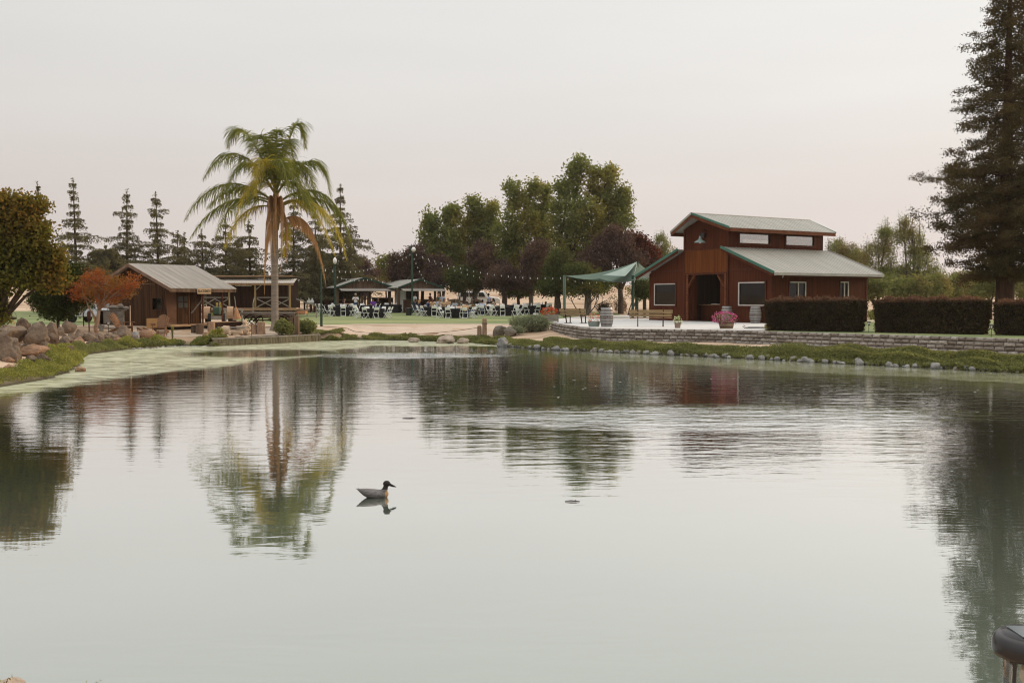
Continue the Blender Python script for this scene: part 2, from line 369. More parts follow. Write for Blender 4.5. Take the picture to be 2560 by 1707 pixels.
# ------------------------------------------------------------------ shoreline and terrain
def poly_sd(X, Y, poly):
    """signed distance: negative inside"""
    X = np.asarray(X, float); Y = np.asarray(Y, float)
    d = np.full(X.shape, 1e9); ins = np.zeros(X.shape, bool); n = len(poly)
    for i in range(n):
        x0, y0 = poly[i]; x1, y1 = poly[(i+1)%n]
        ex, ey = x1-x0, y1-y0
        t = np.clip(((X-x0)*ex+(Y-y0)*ey)/(ex*ex+ey*ey+1e-12), 0, 1)
        d = np.minimum(d, np.hypot(X-x0-t*ex, Y-y0-t*ey))
        c = ((y0 > Y) != (y1 > Y)) & (X < (x1-x0)*(Y-y0)/((y1-y0) if abs(y1-y0) > 1e-9 else 1e-9)+x0)
        ins ^= c
    return np.where(ins, -d, d)
_sh = [(0,968),(60,958),(120,948),(175,932),(203,912),(200,896),(215,888),(260,882),(330,873),(400,868),(470,864),(528,866),
       (600,862),(700,857),(800,852),(900,850),(1000,851),(1100,854),(1180,857),(1240,863),(1330,872),(1450,878),(1600,885),
       (1750,892),(1900,899),(2050,907),(2200,915),(2350,922),(2450,928),(2560,934)]
SHORE = [tuple(WZ(px, py, 0)[:2]) for px, py in _sh]
POND = SHORE + [(18.5,27),(22,20),(22,9),(14,5.0),(4,5.0),(-4,5.1),(-9,5.3),(-15,7),(-19,14),(-16.5,22)]
_wl = [(1378,806),(1405,811),(1440,815.5),(1475,819),(1530,821),(1600,822.3),(1700,822.8),(1820,825),(1950,829),(2100,833),(2300,839),(2560,846.5)]
WALLTOP = [WZ(px, py, .97) for px, py in _wl]
d_ = (WALLTOP[-1]-WALLTOP[-2]).normalized(); WALLTOP.append(WALLTOP[-1]+d_*6)
WALL2 = [(p.x, p.y) for p in WALLTOP]
def sm(a, b, x): t = np.clip((x-a)/(b-a), 0, 1); return t*t*(3-2*t)
PLAT = [(WALL2[0][0]+.5, WALL2[0][1]+1.0)] + [(x+.35, y+.75) for x, y in WALL2[1:]] + [(60, 22), (60, 84), (14, 84), (6.6, 78), (3.6, 68)]
def terrain(X, Y):
    X = np.asarray(X, float); Y = np.asarray(Y, float)
    d = poly_sd(X, Y, POND)
    H = np.interp(Y, [0,30,50,56,64,77,84,90,100,112,125,145,165,185,215,400,3000],
                     [.62,.62,.78,.80,.65,.68,.80,.98,1.12,1.35,1.75,2.7,3.9,4.9,5.1,5.0,5.0])
    H = H + .10*np.sin(X*.11+1)*sm(110,150,Y) + .8*sm(-30,-75,X)*sm(95,150,Y)
    H = np.where(Y < 20, np.interp(Y, [0,3.4,4.6,20],[.8,.7,.35,.5]), H)
    slope = .04 + .088*np.maximum(d, 0)
    # steeper rubble bank at far left and at the right below the wall
    slope = np.where((X < -9.2) & (Y < 45), .05+.16*np.maximum(d,0), slope)
    slope = np.where(X > 1.5+(57-Y)*0, np.minimum(.05+.22*np.maximum(d,0), .40+.06*np.maximum(d-3.0,0)), slope)
    z = np.minimum(H, slope)
    # retained ground behind the wooden bank wall
    r = (X > -14.9) & (X < -9.6) & (Y > 46) & (Y < 60) & (d > .12)
    z = np.where(r, np.minimum(np.maximum(z, .40+.06*(d-.2)), H), z)
    p = poly_sd(X, Y, PLAT)
    z = np.where(p < 0, np.maximum(.86, np.where(Y > 84, H, .86)), z)
    z = z + .03*np.sin(X*1.7+Y*.6)*np.sin(Y*1.3-X*.4)*sm(.4,1.5,d)*(p > .8)*(1-sm(60,66,Y)*(1-sm(100,120,Y)))
    z = np.where(d < 0, np.maximum(-1.2, -.04+.5*d), z)
    return z
def tz(x, y): return float(terrain(np.array([x]), np.array([y]))[0])
def gnd(px, py, dmin=20., dmax=260.):
    r = ray(px, py); ks = np.linspace(dmin, dmax, 4800)
    X = r.x/r.y*ks; Z = CH + r.z/r.y*ks; T = terrain(X, ks)
    i = np.argmax(Z <= T)
    if not (Z <= T).any(): i = len(ks)-1
    return Vector((X[i], ks[i], T[i]))

def ax(a, b, st, far, g=1.18):
    core = list(np.arange(a, b+.001, st)); s = st; x = core[-1]; up = []
    while x < far: s *= g; x += s; up.append(x)
    s = st; x = core[0]; dn = []
    while x > -far: s *= g; x -= s; dn.append(x)
    return np.array(dn[::-1]+core+up)
xs = np.clip(ax(-48, 40, .5, 400), -420, 420); ys = np.array([-60,-30,-12,-4] + list(np.arange(-2, 8, .5)) + list(np.arange(8, 24, 1.0)) + list(np.arange(24, 70, .4)) + list(np.arange(70, 230, 1.5)))
yy = 230.; st_ = 2.
while yy < 400: st_ *= 1.2; yy += st_; ys = np.append(ys, yy)
GX, GY = np.meshgrid(xs, ys); GZ = terrain(GX.ravel(), GY.ravel())
nx, ny = len(xs), len(ys); ii = np.arange(nx*ny).reshape(ny, nx)
FQ = np.stack([ii[:-1,:-1], ii[:-1,1:], ii[1:,1:], ii[1:,:-1]], -1).reshape(-1,4)
gm, t, N_, L_ = nodes_of('dirt ground')
out = N_('ShaderNodeOutputMaterial'); b = N_('ShaderNodeBsdfPrincipled'); L_(b.outputs[0], out.inputs[0]); b.inputs['Roughness'].default_value = .95
b.inputs['Specular IOR Level'].default_value = .1
g = N_('ShaderNodeNewGeometry'); n1 = N_('ShaderNodeTexNoise'); n1.inputs['Scale'].default_value = .10; n1.inputs['Detail'].default_value = 9; L_(g.outputs['Position'], n1.inputs[0])
r = N_('ShaderNodeValToRGB'); L_(n1.outputs[0], r.inputs[0]); el = r.color_ramp.elements
el[0].position = .3; el[0].color = (.30,.20,.13,1); el[1].position = .7; el[1].color = (.58,.46,.35,1)
q = el.new(.47); q.color = (.52,.40,.29,1)
mpx_ = N_('ShaderNodeMapping'); mpx_.inputs['Scale'].default_value = (.15,1.6,1); L_(g.outputs['Position'], mpx_.inputs[0])
n2 = N_('ShaderNodeTexNoise'); n2.inputs['Scale'].default_value = .5; n2.inputs['Detail'].default_value = 6; L_(mpx_.outputs[0], n2.inputs[0])
mxx = N_('ShaderNodeMixRGB'); mxx.blend_type = 'MULTIPLY'; mxx.inputs[0].default_value = .8; L_(r.outputs[0], mxx.inputs[1])
r2 = N_('ShaderNodeValToRGB'); L_(n2.outputs[0], r2.inputs[0]); r2.color_ramp.elements[0].position = .35; r2.color_ramp.elements[0].color = (.62,.55,.5,1)
r2.color_ramp.elements[1].position = .6; r2.color_ramp.elements[1].color = (1.05,1.02,1,1); L_(r2.outputs[0], mxx.inputs[2])
spz = N_('ShaderNodeSeparateXYZ'); L_(g.outputs['Position'], spz.inputs[0]); mz = N_('ShaderNodeMapRange'); L_(spz.outputs[2], mz.inputs[0]); mz.inputs[1].default_value = .03; mz.inputs[2].default_value = .22; mz.inputs[3].default_value = 1; mz.inputs[4].default_value = 0
mud = N_('ShaderNodeMixRGB'); L_(mz.outputs[0], mud.inputs[0]); L_(mxx.outputs[0], mud.inputs[1]); mud.inputs[2].default_value = (.085,.075,.045,1); L_(mud.outputs[0], b.inputs[0])
n3 = N_('ShaderNodeTexNoise'); n3.inputs['Scale'].default_value = 7; n3.inputs['Detail'].default_value = 6; L_(g.outputs['Position'], n3.inputs[0])
bp = N_('ShaderNodeBump'); bp.inputs['Strength'].default_value = .6; bp.inputs['Distance'].default_value = .05; L_(n3.outputs[0], bp.inputs['Height']); L_(bp.outputs[0], b.inputs['Normal'])
tag(npmesh('ground', np.stack([GX.ravel(), GY.ravel(), GZ], 1), FQ, gm), kind='structure')

def sheet(name, poly, m_, dz, step=1.5, thick=0, flat=None):
    """a polygon laid on the terrain (or flat at z)"""
    bm = bmesh.new(); vs = [bm.verts.new((x, y, 0)) for x, y in poly]; bm.faces.new(vs)
    if flat is None:
        for axis in (0, 1):
            lo = min(p[axis] for p in poly); hi = max(p[axis] for p in poly); k = lo + step
            while k < hi:
                co_ = [0,0,0]; co_[axis] = k; no = [0,0,0]; no[axis] = 1
                bmesh.ops.bisect_plane(bm, geom=list(bm.verts)+list(bm.edges)+list(bm.faces), plane_co=co_, plane_no=no)
                k += step
    bmesh.ops.triangulate(bm, faces=bm.faces)
    X = np.array([v.co.x for v in bm.verts]); Y = np.array([v.co.y for v in bm.verts])
    Z = terrain(X, Y)+dz if flat is None else np.full(len(X), flat)
    for v, z in zip(bm.verts, Z): v.co.z = z
    bmesh.ops.recalc_face_normals(bm, faces=bm.faces)
    if sum(f.normal.z for f in bm.faces) < 0: bmesh.ops.reverse_faces(bm, faces=bm.faces)
    if thick:
        ret = bmesh.ops.extrude_face_region(bm, geom=list(bm.faces))
        for v in [g_ for g_ in ret['geom'] if isinstance(g_, bmesh.types.BMVert)]: v.co.z -= 0
        # move original faces down
        ev = set(v for v in ret['geom'] if isinstance(v, bmesh.types.BMVert))
        for v in bm.verts:
            if v not in ev: v.co.z -= thick
        bmesh.ops.recalc_face_normals(bm, faces=bm.faces)
    me = bpy.data.meshes.new(name); bm.to_mesh(me); bm.free(); me.materials.append(m_)
    o = bpy.data.objects.new(name, me); COL.objects.link(o); tag(o, kind='structure'); return o

# lawn with stripes, near edge follows a cream mow strip
def lawnmat():
    m, t, N_, L_ = nodes_of('striped lawn')
    out = N_('ShaderNodeOutputMaterial'); b = N_('ShaderNodeBsdfPrincipled'); L_(b.outputs[0], out.inputs[0]); b.inputs['Roughness'].default_value = .95
    b.inputs['Specular IOR Level'].default_value = .15
    g = N_('ShaderNodeNewGeometry')
    mp_ = N_('ShaderNodeMapping'); mp_.inputs['Scale'].default_value = (.07,.42,1); L_(g.outputs['Position'], mp_.inputs[0])
    n1 = N_('ShaderNodeTexNoise'); n1.inputs['Scale'].default_value = 1; n1.inputs['Detail'].default_value = 7; n1.inputs['Roughness'].default_value = .7; L_(mp_.outputs[0], n1.inputs[0])
    r = N_('ShaderNodeValToRGB'); L_(n1.outputs[0], r.inputs[0]); el = r.color_ramp.elements
    el[0].position = .40; el[0].color = (.13,.195,.06,1); el[1].position = .60; el[1].color = (.37,.385,.16,1)
    n3 = N_('ShaderNodeTexNoise'); n3.inputs['Scale'].default_value = 18; n3.inputs['Detail'].default_value = 6; L_(g.outputs['Position'], n3.inputs[0])
    mxx = N_('ShaderNodeMixRGB'); mxx.blend_type = 'MULTIPLY'; mxx.inputs[0].default_value = .5; L_(r.outputs[0], mxx.inputs[1]); L_(n3.outputs[0], mxx.inputs[2])
    bc = N_('ShaderNodeBrightContrast'); bc.inputs[1].default_value = .03; L_(mxx.outputs[0], bc.inputs[0])
    L_(bc.outputs[0], b.inputs[0])
    bp = N_('ShaderNodeBump'); bp.inputs['Strength'].default_value = .7; bp.inputs['Distance'].default_value = .04; L_(n3.outputs[0], bp.inputs['Height']); L_(bp.outputs[0], b.inputs['Normal'])
    return m
LM = lawnmat()
near = [gnd(px, py) for px, py in [(735,818),(800,815),(900,812),(1000,811),(1100,811),(1200,811),(1280,812),(1340,812)]]
lawn_poly = [(p.x, p.y) for p in near] + [(3.4,68),(6.2,80),(9.5,86),(9.5,96),(3,99),(-8,100),(-20,100),(-25,96),(-23,80)]
sheet('lawn', lawn_poly, LM, .02)
lw2 = [(-60,64),(-40,60.5),(-29.5,60.5),(-26.5,62),(-27,72),(-30,84),(-36,98),(-60,100)]
sheet('lawn', lw2, LM, .02)
# mow strip kerb and gravel path
kb = MB()
for i in range(len(near)-2):
    a, c = near[i], near[i+1]; dn = Vector((0,-1,0))
    kb.prism([(a.x,a.y-.02,a.z-.05),(a.x,a.y-.42,a.z-.06),(a.x,a.y-.42,a.z+.06),(a.x,a.y-.02,a.z+.06)], a, c)
tag(kb.build('kerb', M['kerb']), kind='structure')
gp = [gnd(px, py) for px, py in [(700,832),(800,834),(900,838),(1000,838.5),(1100,839),(1200,838),(1290,836)]]
path_poly = [(p.x, p.y) for p in gp] + [(p.x, p.y-.44) for p in near[::-1][1:]]
sheet('path', path_poly, M['gravel'], .012)
# yard in front of the cabin
yard = [tuple(gnd(px, py)[:2]) for px, py in [(345,846),(420,843),(500,841),(545,843.5),(640,845),(720,844),(760,838)]] + [(-12.5,58),(-12,63),(-13,70),(-22,74),(-26,66),(-24.5,58),(-20.5,52.5)]
sheet('yard', yard, mat('pale compacted yard', (.50,.415,.33),(.40,.32,.25), .8, .95, .3, detail=8, bscale=6), .012)

# patio slab, kept 3 mm above the wall cap edge
inner = [(p.x+.05, p.y+.22) for p in WALLTOP]
k19 = 7   # wall vertex near px 1820
patio = inner[:k19+1] + [(xat(1918,43.6), 43.6), (xat(1935,56.5), 56.5), (16,60), (22,66), (13,86), (8.2,83.5), (5.6,80), (3.2,68.5)]
sheet('patio', patio, M['concrete'], 0, flat=.95, thick=.25)
rl = [(xat(1919,43.4)+.1, 43.55)] + inner[k19+1:] + [(40,30),(44,62),(24,67),(16.6,60.0),(xat(1937,56.4)+.1,56.3)]
sheet('lawn', rl, LM, 0, flat=.93, thick=.1)
sheet('path', [(16.2,57.2),(24.5,62.3),(23.8,63.4),(15.6,58.2)], M['kerb'], 0, flat=.96, thick=.06)

# ------------------------------------------------------------------ pond water
wm, t, N_, L_ = nodes_of('green pond water')
out = N_('ShaderNodeOutputMaterial'); g = N_('ShaderNodeNewGeometry')
def math_(op, a, b_=None, c_=None):
    n = N_('ShaderNodeMath'); n.operation = op
    for i, x in enumerate((a, b_, c_)):
        if x is None: continue
        if isinstance(x, (int, float)): n.inputs[i].default_value = x
        else: L_(x, n.inputs[i])
    return n.outputs[0]
def mapr(x, a, b_, c_=0, d=1):
    n = N_('ShaderNodeMapRange'); L_(x, n.inputs[0]); n.interpolation_type = 'SMOOTHSTEP'
    for i, q in enumerate((a, b_, c_, d)): n.inputs[i+1].default_value = q
    return n.outputs[0]
sp = N_('ShaderNodeSeparateXYZ'); L_(g.outputs['Position'], sp.inputs[0]); X_, Y_ = sp.outputs[0], sp.outputs[1]
def noi(scale, detail=3, stretch=(1,1,1), dist=0.0):
    mp_ = N_('ShaderNodeMapping'); mp_.inputs['Scale'].default_value = stretch; L_(g.outputs['Position'], mp_.inputs[0])
    n = N_('ShaderNodeTexNoise'); n.inputs['Scale'].default_value = scale; n.inputs['Detail'].default_value = detail
    n.inputs['Distortion'].default_value = dist; L_(mp_.outputs[0], n.inputs[0]); return n.outputs[0]
def blobm(cx, cy, rx, ry):
    dx = math_('DIVIDE', math_('SUBTRACT', X_, cx), rx); dy = math_('DIVIDE', math_('SUBTRACT', Y_, cy), ry)
    q = math_('SQRT', math_('ADD', math_('MULTIPLY', dx, dx), math_('MULTIPLY', dy, dy)))
    return mapr(q, .25, 1.0, 1, 0)
calm = math_('ADD', .10, math_('MULTIPLY', mapr(Y_, 9, 22), .26))
rough = math_('ADD', calm, math_('MULTIPLY', blobm(4.2, 19.6, 6.5, 2.6), 3.4))
rough = math_('ADD', rough, math_('MULTIPLY', blobm(-4.0, 41, 5.5, 2.8), 4.2))
rough = math_('ADD', rough, math_('MULTIPLY', blobm(3.6, 16.0, 5.0, 5.0), .35))
rough = math_('ADD', rough, math_('MULTIPLY', mapr(X_, 3, 9), .22))
rough = math_('MULTIPLY', rough, math_('ADD', .55, math_('MULTIPLY', noi(.16, 2), .9)))
h1 = noi(1.5, 3, (.6,1.9,1), .4); h2 = noi(5.5, 3, (.6,1.7,1), .3)
hh = math_('ADD', math_('MULTIPLY', h1, .55), math_('MULTIPLY', h2, .16))
bp = N_('ShaderNodeBump'); bp.inputs['Distance'].default_value = .034; L_(math_('MULTIPLY', hh, rough), bp.inputs['Height'])
bp.inputs['Strength'].default_value = 1.0
gl = N_('ShaderNodeBsdfGlossy'); gl.inputs['Roughness'].default_value = .02; gl.inputs['Color'].default_value = (.985,.985,.97,1); L_(bp.outputs[0], gl.inputs['Normal'])
bd = N_('ShaderNodeBsdfDiffuse'); bd.inputs[0].default_value = (.155,.195,.155,1)
lw = N_('ShaderNodeLayerWeight'); lw.inputs[0].default_value = .5
R = mapr(lw.outputs['Facing'], .30, 1.0, .08, .93)
lw_r = N_('ShaderNodeMapRange'); L_(lw.outputs['Facing'], lw_r.inputs[0]); lw_r.inputs[1].default_value = .44; lw_r.inputs[2].default_value = .86; lw_r.inputs[3].default_value = .04; lw_r.inputs[4].default_value = .955
mxw = N_('ShaderNodeMixShader'); L_(lw_r.outputs[0], mxw.inputs[0]); L_(bd.outputs[0], mxw.inputs[1]); L_(gl.outputs[0], mxw.inputs[2])
# algae film: left arm of the pond, far shore and a band along the right bank
warp = math_('SUBTRACT', noi(.22, 4, (1,.7,1), 1.2), .5)
left = math_('SUBTRACT', math_('ADD', -12.2, math_('MULTIPLY', math_('SUBTRACT', Y_, 24.2), .235)), X_)
left = math_('ADD', left, math_('MULTIPLY', warp, 5.5))
fm = math_('MULTIPLY', mapr(math_('ADD', left, math_('MULTIPLY', math_('SUBTRACT', noi(1.6, 5, (.5,1.6,1), 2.5), .5), 2.2)), -.5, .6), math_('SUBTRACT', 1, math_('MULTIPLY', blobm(-10.6, 42.5, 4.6, 4.4), 1.6)))
fm = math_('MAXIMUM', fm, 0)
far_ = math_('MULTIPLY', mapr(math_('ADD', Y_, math_('MULTIPLY', warp, 3)), 48.6, 49.2), mapr(X_, 1.5, -1))
fm = math_('MAXIMUM', fm, far_)
rb = math_('ADD', math_('MULTIPLY', X_, .72), math_('MULTIPLY', Y_, .69))
rbm = math_('MULTIPLY', mapr(math_('ADD', rb, math_('MULTIPLY', warp, 4.0)), 28.2, 28.9), mapr(X_, 1.8, 4.5))
swirl = mapr(noi(1.3, 5, (.35,1.7,1), 3.2), .36, .60, .22, 1)
fm = math_('MAXIMUM', math_('MULTIPLY', fm, math_('MULTIPLY', swirl, .95)), math_('MULTIPLY', math_('MULTIPLY', rbm, swirl), .26))
# specks: foam dots and small leaves
vo = N_('ShaderNodeTexVoronoi'); vo.inputs['Scale'].default_value = 2.6; L_(g.outputs['Position'], vo.inputs[0])
spc = N_('ShaderNodeSeparateColor'); L_(vo.outputs['Color'], spc.inputs[0])
spk = math_('MULTIPLY', mapr(vo.outputs['Distance'], .07, .11, 1, 0), math_('GREATER_THAN', spc.outputs[0], .45))
den = mapr(noi(.3, 2), .45, .6)
spk = math_('MULTIPLY', spk, math_('MULTIPLY', math_('ADD', math_('MULTIPLY', den, .8), .1), mapr(Y_, 15, 24)))
al = N_('ShaderNodeBsdfPrincipled'); al.inputs['Roughness'].default_value = .55
cmx = N_('ShaderNodeMixRGB'); cmx.inputs[1].default_value = (.42,.43,.27,1); cmx.inputs[2].default_value = (.52,.52,.36,1); L_(noi(.8, 4, (.5,1.4,1), 2), cmx.inputs[0])
L_(cmx.outputs[0], al.inputs['Base Color'])
mxa = N_('ShaderNodeMixShader'); L_(fm, mxa.inputs[0]); L_(mxw.outputs[0], mxa.inputs[1]); L_(al.outputs[0], mxa.inputs[2])
fo = N_('ShaderNodeBsdfDiffuse'); fo.inputs[0].default_value = (.75,.74,.66,1)
mxf = N_('ShaderNodeMixShader'); L_(spk, mxf.inputs[0]); L_(mxa.outputs[0], mxf.inputs[1]); L_(fo.outputs[0], mxf.inputs[2])
L_(mxf.outputs[0], out.inputs[0])
wb = MB(); wb.quad((-60,4.2,0),(60,4.2,0),(60,60,0),(-60,60,0))
tag(wb.build('pond_water', wm, fix=False), kind='structure')

# ------------------------------------------------------------------ block retaining wall
random.seed(4)
wl = thing('retaining_wall', 'curved grey split-face block retaining wall along the pond side of the patio', 'wall', (WALLTOP[5].x, WALLTOP[5].y, .38))
P0 = Vector(wl.location)
wpts = [Vector((p.x, p.y, 0)) for p in WALLTOP]
# parametrise
cum = [0]
for i in range(1, len(wpts)): cum.append(cum[-1]+(wpts[i]-wpts[i-1]).length)
def walong(s):
    s = max(0, min(cum[-1]-1e-3, s)); i = max(k for k in range(len(cum)) if cum[k] <= s); i = min(i, len(wpts)-2)
    d = (wpts[i+1]-wpts[i]).normalized(); return wpts[i]+d*(s-cum[i]), d
cr_ = MB(); blk = MB(); bl = .34; crs = 4; chh = .148
def rough_block(mb, c, d, l, h):
    n = Vector((d.y, -d.x, 0)); 
    if n.y > 0: n = -n
    z0, z1 = c.z-h/2, c.z+h/2; a = c-d*l/2; b = c+d*l/2
    f = .012; j = lambda: random.uniform(.0, .022)
    outer = [a+n*f, b+n*f]; ins = .03
    vs = [Vector((a.x,a.y,z0)),Vector((b.x,b.y,z0)),Vector((b.x,b.y,z1)),Vector((a.x,a.y,z1))]
    # bulging face 3x2
    g_ = []
    for r_ in range(4):
        for q in range(5):
            u = q/4; v = r_/3; e_ = 0 if (q in (0,4) or r_ in (0,3)) else 1
            p = a.lerp(b, .025+.95*u) + n*(.002 + e_*(.034+j())); g_.append((p.x, p.y, z0+.010+(h-.020)*v))
    base = len(g_)
    fs = [(r_*5+q, r_*5+q+1, (r_+1)*5+q+1, (r_+1)*5+q) for r_ in range(3) for q in range(4)]
    bk = [(p.x-n.x*.1, p.y-n.y*.1, p.z) for p in vs]
    g_ += bk
    fs += [(0,4,base+1,base),(15,base+3,base+2,19),(0,base,base+3,15),(4,19,base+2,base+1)]
    mb.add(g_, fs)
for r_ in range(crs):
    s = (r_ % 2)*bl/2
    while s < cum[-1]-bl:
        l = bl*random.choice([1,1,1,1,.8,1.15]); p, d = walong(s+l/2)
        z = .38+chh*(r_+.5); nn_ = Vector((d.y,-d.x,0)); nn_ = nn_ if nn_.y < 0 else -nn_
        c = Vector((p.x, p.y, z)) + nn_*(.015*(crs-r_)); c -= Vector((P0.x,P0.y,P0.z)) if False else Vector((P0.x,P0.y,P0.z))
        rough_block(blk, c, d, l*.985, chh*.97); s += l
blk.build('block_course', M['block'], wl, fix=False)
cp = MB(); ft = MB()
for i in range(len(wpts)-1):
    a, b_ = wpts[i]-P0, wpts[i+1]-P0
    d = (b_-a).normalized(); n = Vector((d.y,-d.x,0)); n = n if n.y < 0 else -n
    za = .38-P0.z
    cp.prism([a-n*.20+Vector((0,0,P0.z+za-.1)), a-n*.03+Vector((0,0,P0.z+za-.1)), a-n*.03+Vector((0,0,P0.z+.965-P0.z)), a-n*.20+Vector((0,0,P0.z+.965-P0.z))], a, b_+d*.02)
    ft.prism([a+n*.10+Vector((0,0,P0.z+.30-P0.z)), a+n*.16+Vector((0,0,P0.z+.30-P0.z)), a+n*.16+Vector((0,0,P0.z+.42-P0.z)), a+n*.10+Vector((0,0,P0.z+.42-P0.z))], a, b_)
cp.build('backing', M['backing'], wl); ft.build('footing_board', mat('bleached edging board', (.34,.31,.275),(.24,.215,.185), 3, .9, .2), wl)
# ------------------------------------------------------------------ red barn (local x along the front, local y into the depth)
ZP = .95
BA = math.atan2(-.85, .53)
barn = thing('barn', 'two level dark red barn with grey metal roofs and green roof edging beside the patio', 'barn', (8.97, 65, ZP), BA)
BU = Vector((math.cos(BA), math.sin(BA))); BV = Vector((-math.sin(BA), math.cos(BA)))
def front_t(px, o=0):
    k = (px-1280)/F; x0, y0 = 8.97-BV.x*o, 65-BV.y*o
    return (k*y0-x0)/(BU.x-k*BU.y)
def side_s(px, tt):
    k = (px-1280)/F; x0, y0 = 8.97+BU.x*tt, 65+BU.y*tt
    return (k*y0-x0)/(BV.x-k*BV.y)
def bz(py, tt, s=0): return zat(py, 65+BU.y*tt+BV.y*s) - ZP
TL, T1, T2, TR, SB = 0.0, 3.4, 7.2, 10.6, 8.15
EAVE, SHED, MEAV, RDG = 2.83, 4.36, 5.66, 6.48       # heights above the floor
sl_ = (SHED-EAVE)/3.9
def wall_panel(mb, f0, f1, top, bot, holes, axis, at_, th):
    """holes: (a0,a1,z0,z1). axis 0: wall runs along x at y=at_; axis 1: runs along y at x=at_"""
    br = sorted(set([f0, f1]+[h for H_ in holes for h in H_[:2] if f0 < h < f1]+[b for b in (TL,T1,(T1+T2)/2,T2,TR) if axis == 0 and f0 < b < f1]))
    for a, b in zip(br[:-1], br[1:]):
        segs = [(bot, None)]
        for h in sorted(holes, key=lambda q: q[2]):
            if h[0] <= a+1e-6 and h[1] >= b-1e-6:
                lo = segs.pop(); segs.append((lo[0], h[2])); segs.append((h[3], None))
        for z0, z1 in segs:
            za, zb = (top(a), top(b)) if z1 is None else (z1, z1)
            if za-z0 < 1e-3 and zb-z0 < 1e-3: continue
            if axis == 0: mb.prism([(a,at_,z0),(b,at_,z0),(b,at_,zb),(a,at_,za)], (0,0,0), (0,th,0))
            else: mb.prism([(at_,a,z0),(at_,b,z0),(at_,b,zb),(at_,a,za)], (0,0,0), (th,0,0))
wL = (front_t(1636), front_t(1689), bz(763.5, 1.6), bz(709, 1.6))
wR = (front_t(1846), front_t(1913), bz(764.5, 9), bz(705, 9))
dr = (front_t(1722), front_t(1814), 0.0, bz(687, 5.2))
w1 = (side_s(1972,TR), side_s(2013,TR), .95, bz(704.5,TR,2.3))
w2 = (side_s(2098,TR), side_s(2119.5,TR), .95, bz(704.5,TR,6.5))
c1 = (side_s(1845,T2), side_s(1923,T2), bz(610.5,T2,2), bz(583.5,T2,2))
c2 = (side_s(1961,T2), side_s(2033,T2), bz(615.5,T2,6), bz(588.5,T2,6))
def ftop(t):
    if t < T1-1e-6: return EAVE-.02+sl_*(t+.5)+.0
    if t > T2+1e-6: return EAVE-.02+sl_*(TR+.5-t)
    return MEAV-.0+.3*(1-abs(t-5.3)/1.9)*1.9
fw = MB()
wall_panel(fw, TL, T1, lambda t: EAVE-.12+sl_*(t+.75), 0, [wL], 0, 0, .14)
wall_panel(fw, T2, TR, lambda t: EAVE-.12+sl_*(TR+.75-t), 0, [wR], 0, 0, .14)
wall_panel(fw, T1, T2, lambda t: MEAV+.02+.385*(1.9-abs(t-5.3)), 0, [dr], 0, -.05, .19)
fw.build('front_wall', M['redwall'], barn)
sw = MB()
wall_panel(sw, .14, SB, lambda t: EAVE+.10, 0, [w1, w2], 1, TR-.14, .14)
sw.build('side_wall', M['redwall'], barn)
sw = MB(); sw.bx(TL, TL+.14, .14, SB, 0, EAVE+.1); sw.build('side_wall', M['redwall'], barn)
bw = MB()
wall_panel(bw, TL, T1, lambda t: EAVE-.12+sl_*(t+.75), 0, [], 0, SB-.14, .14)
wall_panel(bw, T2, TR, lambda t: EAVE-.12+sl_*(TR+.75-t), 0, [], 0, SB-.14, .14)
wall_panel(bw, T1, T2, lambda t: MEAV+.02+.385*(1.9-abs(t-5.3)), 0, [], 0, SB-.16, .14)
bw.build('back_wall', M['redwall'], barn)
cw = MB()
wall_panel(cw, .14, SB-.02, lambda t: MEAV+.05, SHED-.35, [c1, c2], 1, T2-.12, .12)
cw.build('clerestory_wall', M['redwall'], barn)
cw = MB(); lc1 = (c1[0]-.6, c1[1]+.1, c1[2]+.03, c1[3]-.02); lc2 = (c2[0]+.1,c2[1]+.4,c2[2],c2[3])
wall_panel(cw, .14, SB-.02, lambda t: MEAV+.05, SHED-.35, [lc1, lc2], 1, T1, .12)
cw.build('clerestory_wall', M['redwall'], barn)
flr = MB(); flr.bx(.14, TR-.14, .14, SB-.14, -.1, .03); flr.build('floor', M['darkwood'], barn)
# roofs ------------------------------------------------
def metal_roof(mb, A, B, Cc, D_, n, th=.03, rib=.022, ribw=.05):
    """A,B lower edge, D_,Cc upper edge; ribs run from lower to upper"""
    A,B,Cc,D_ = map(Vector, (A,B,Cc,D_)); nn_ = (B-A).cross(D_-A).normalized(); nn_ = nn_ if nn_.z > 0 else -nn_
    mb.add([A,B,Cc,D_,A-nn_*th,B-nn_*th,Cc-nn_*th,D_-nn_*th], [(0,1,2,3),(7,6,5,4),(0,4,5,1),(1,5,6,2),(2,6,7,3),(3,7,4,0)])
    e = (B-A).normalized()
    for i in range(n+1):
        f = i/n; a = A.lerp(B, f); d = D_.lerp(Cc, f); w2_ = e*ribw/2
        if i == 0: a += w2_; d += w2_
        if i == n: a -= w2_; d -= w2_
        mb.add([a-w2_, a+w2_, a+w2_*.5+nn_*rib, a-w2_*.5+nn_*rib, d-w2_, d+w2_, d+w2_*.5+nn_*rib, d-w2_*.5+nn_*rib],
               [(0,3,2,1),(4,5,6,7),(1,2,6,5),(2,3,7,6),(3,0,4,7)])
FO, BO = -.6, SB+.45
ro = MB(); metal_roof(ro, (TR+.75,FO,EAVE), (TR+.75,BO,EAVE), (T2-.0,BO,SHED+.06), (T2-.0,FO,SHED+.06), 31)
rr = ro.build('roof', M['roofmetal'], barn)
rl_ = MB(); metal_roof(rl_, (TL-.75,FO,EAVE), (TL-.75,BO,EAVE), (T1+.0,BO,SHED+.06), (T1+.0,FO,SHED+.06), 31)
rlo = rl_.build('roof', M['roofmetal'], barn)
E0, E1 = 5.3-2.55, 5.3+2.55; HE = 5.52
um = MB()
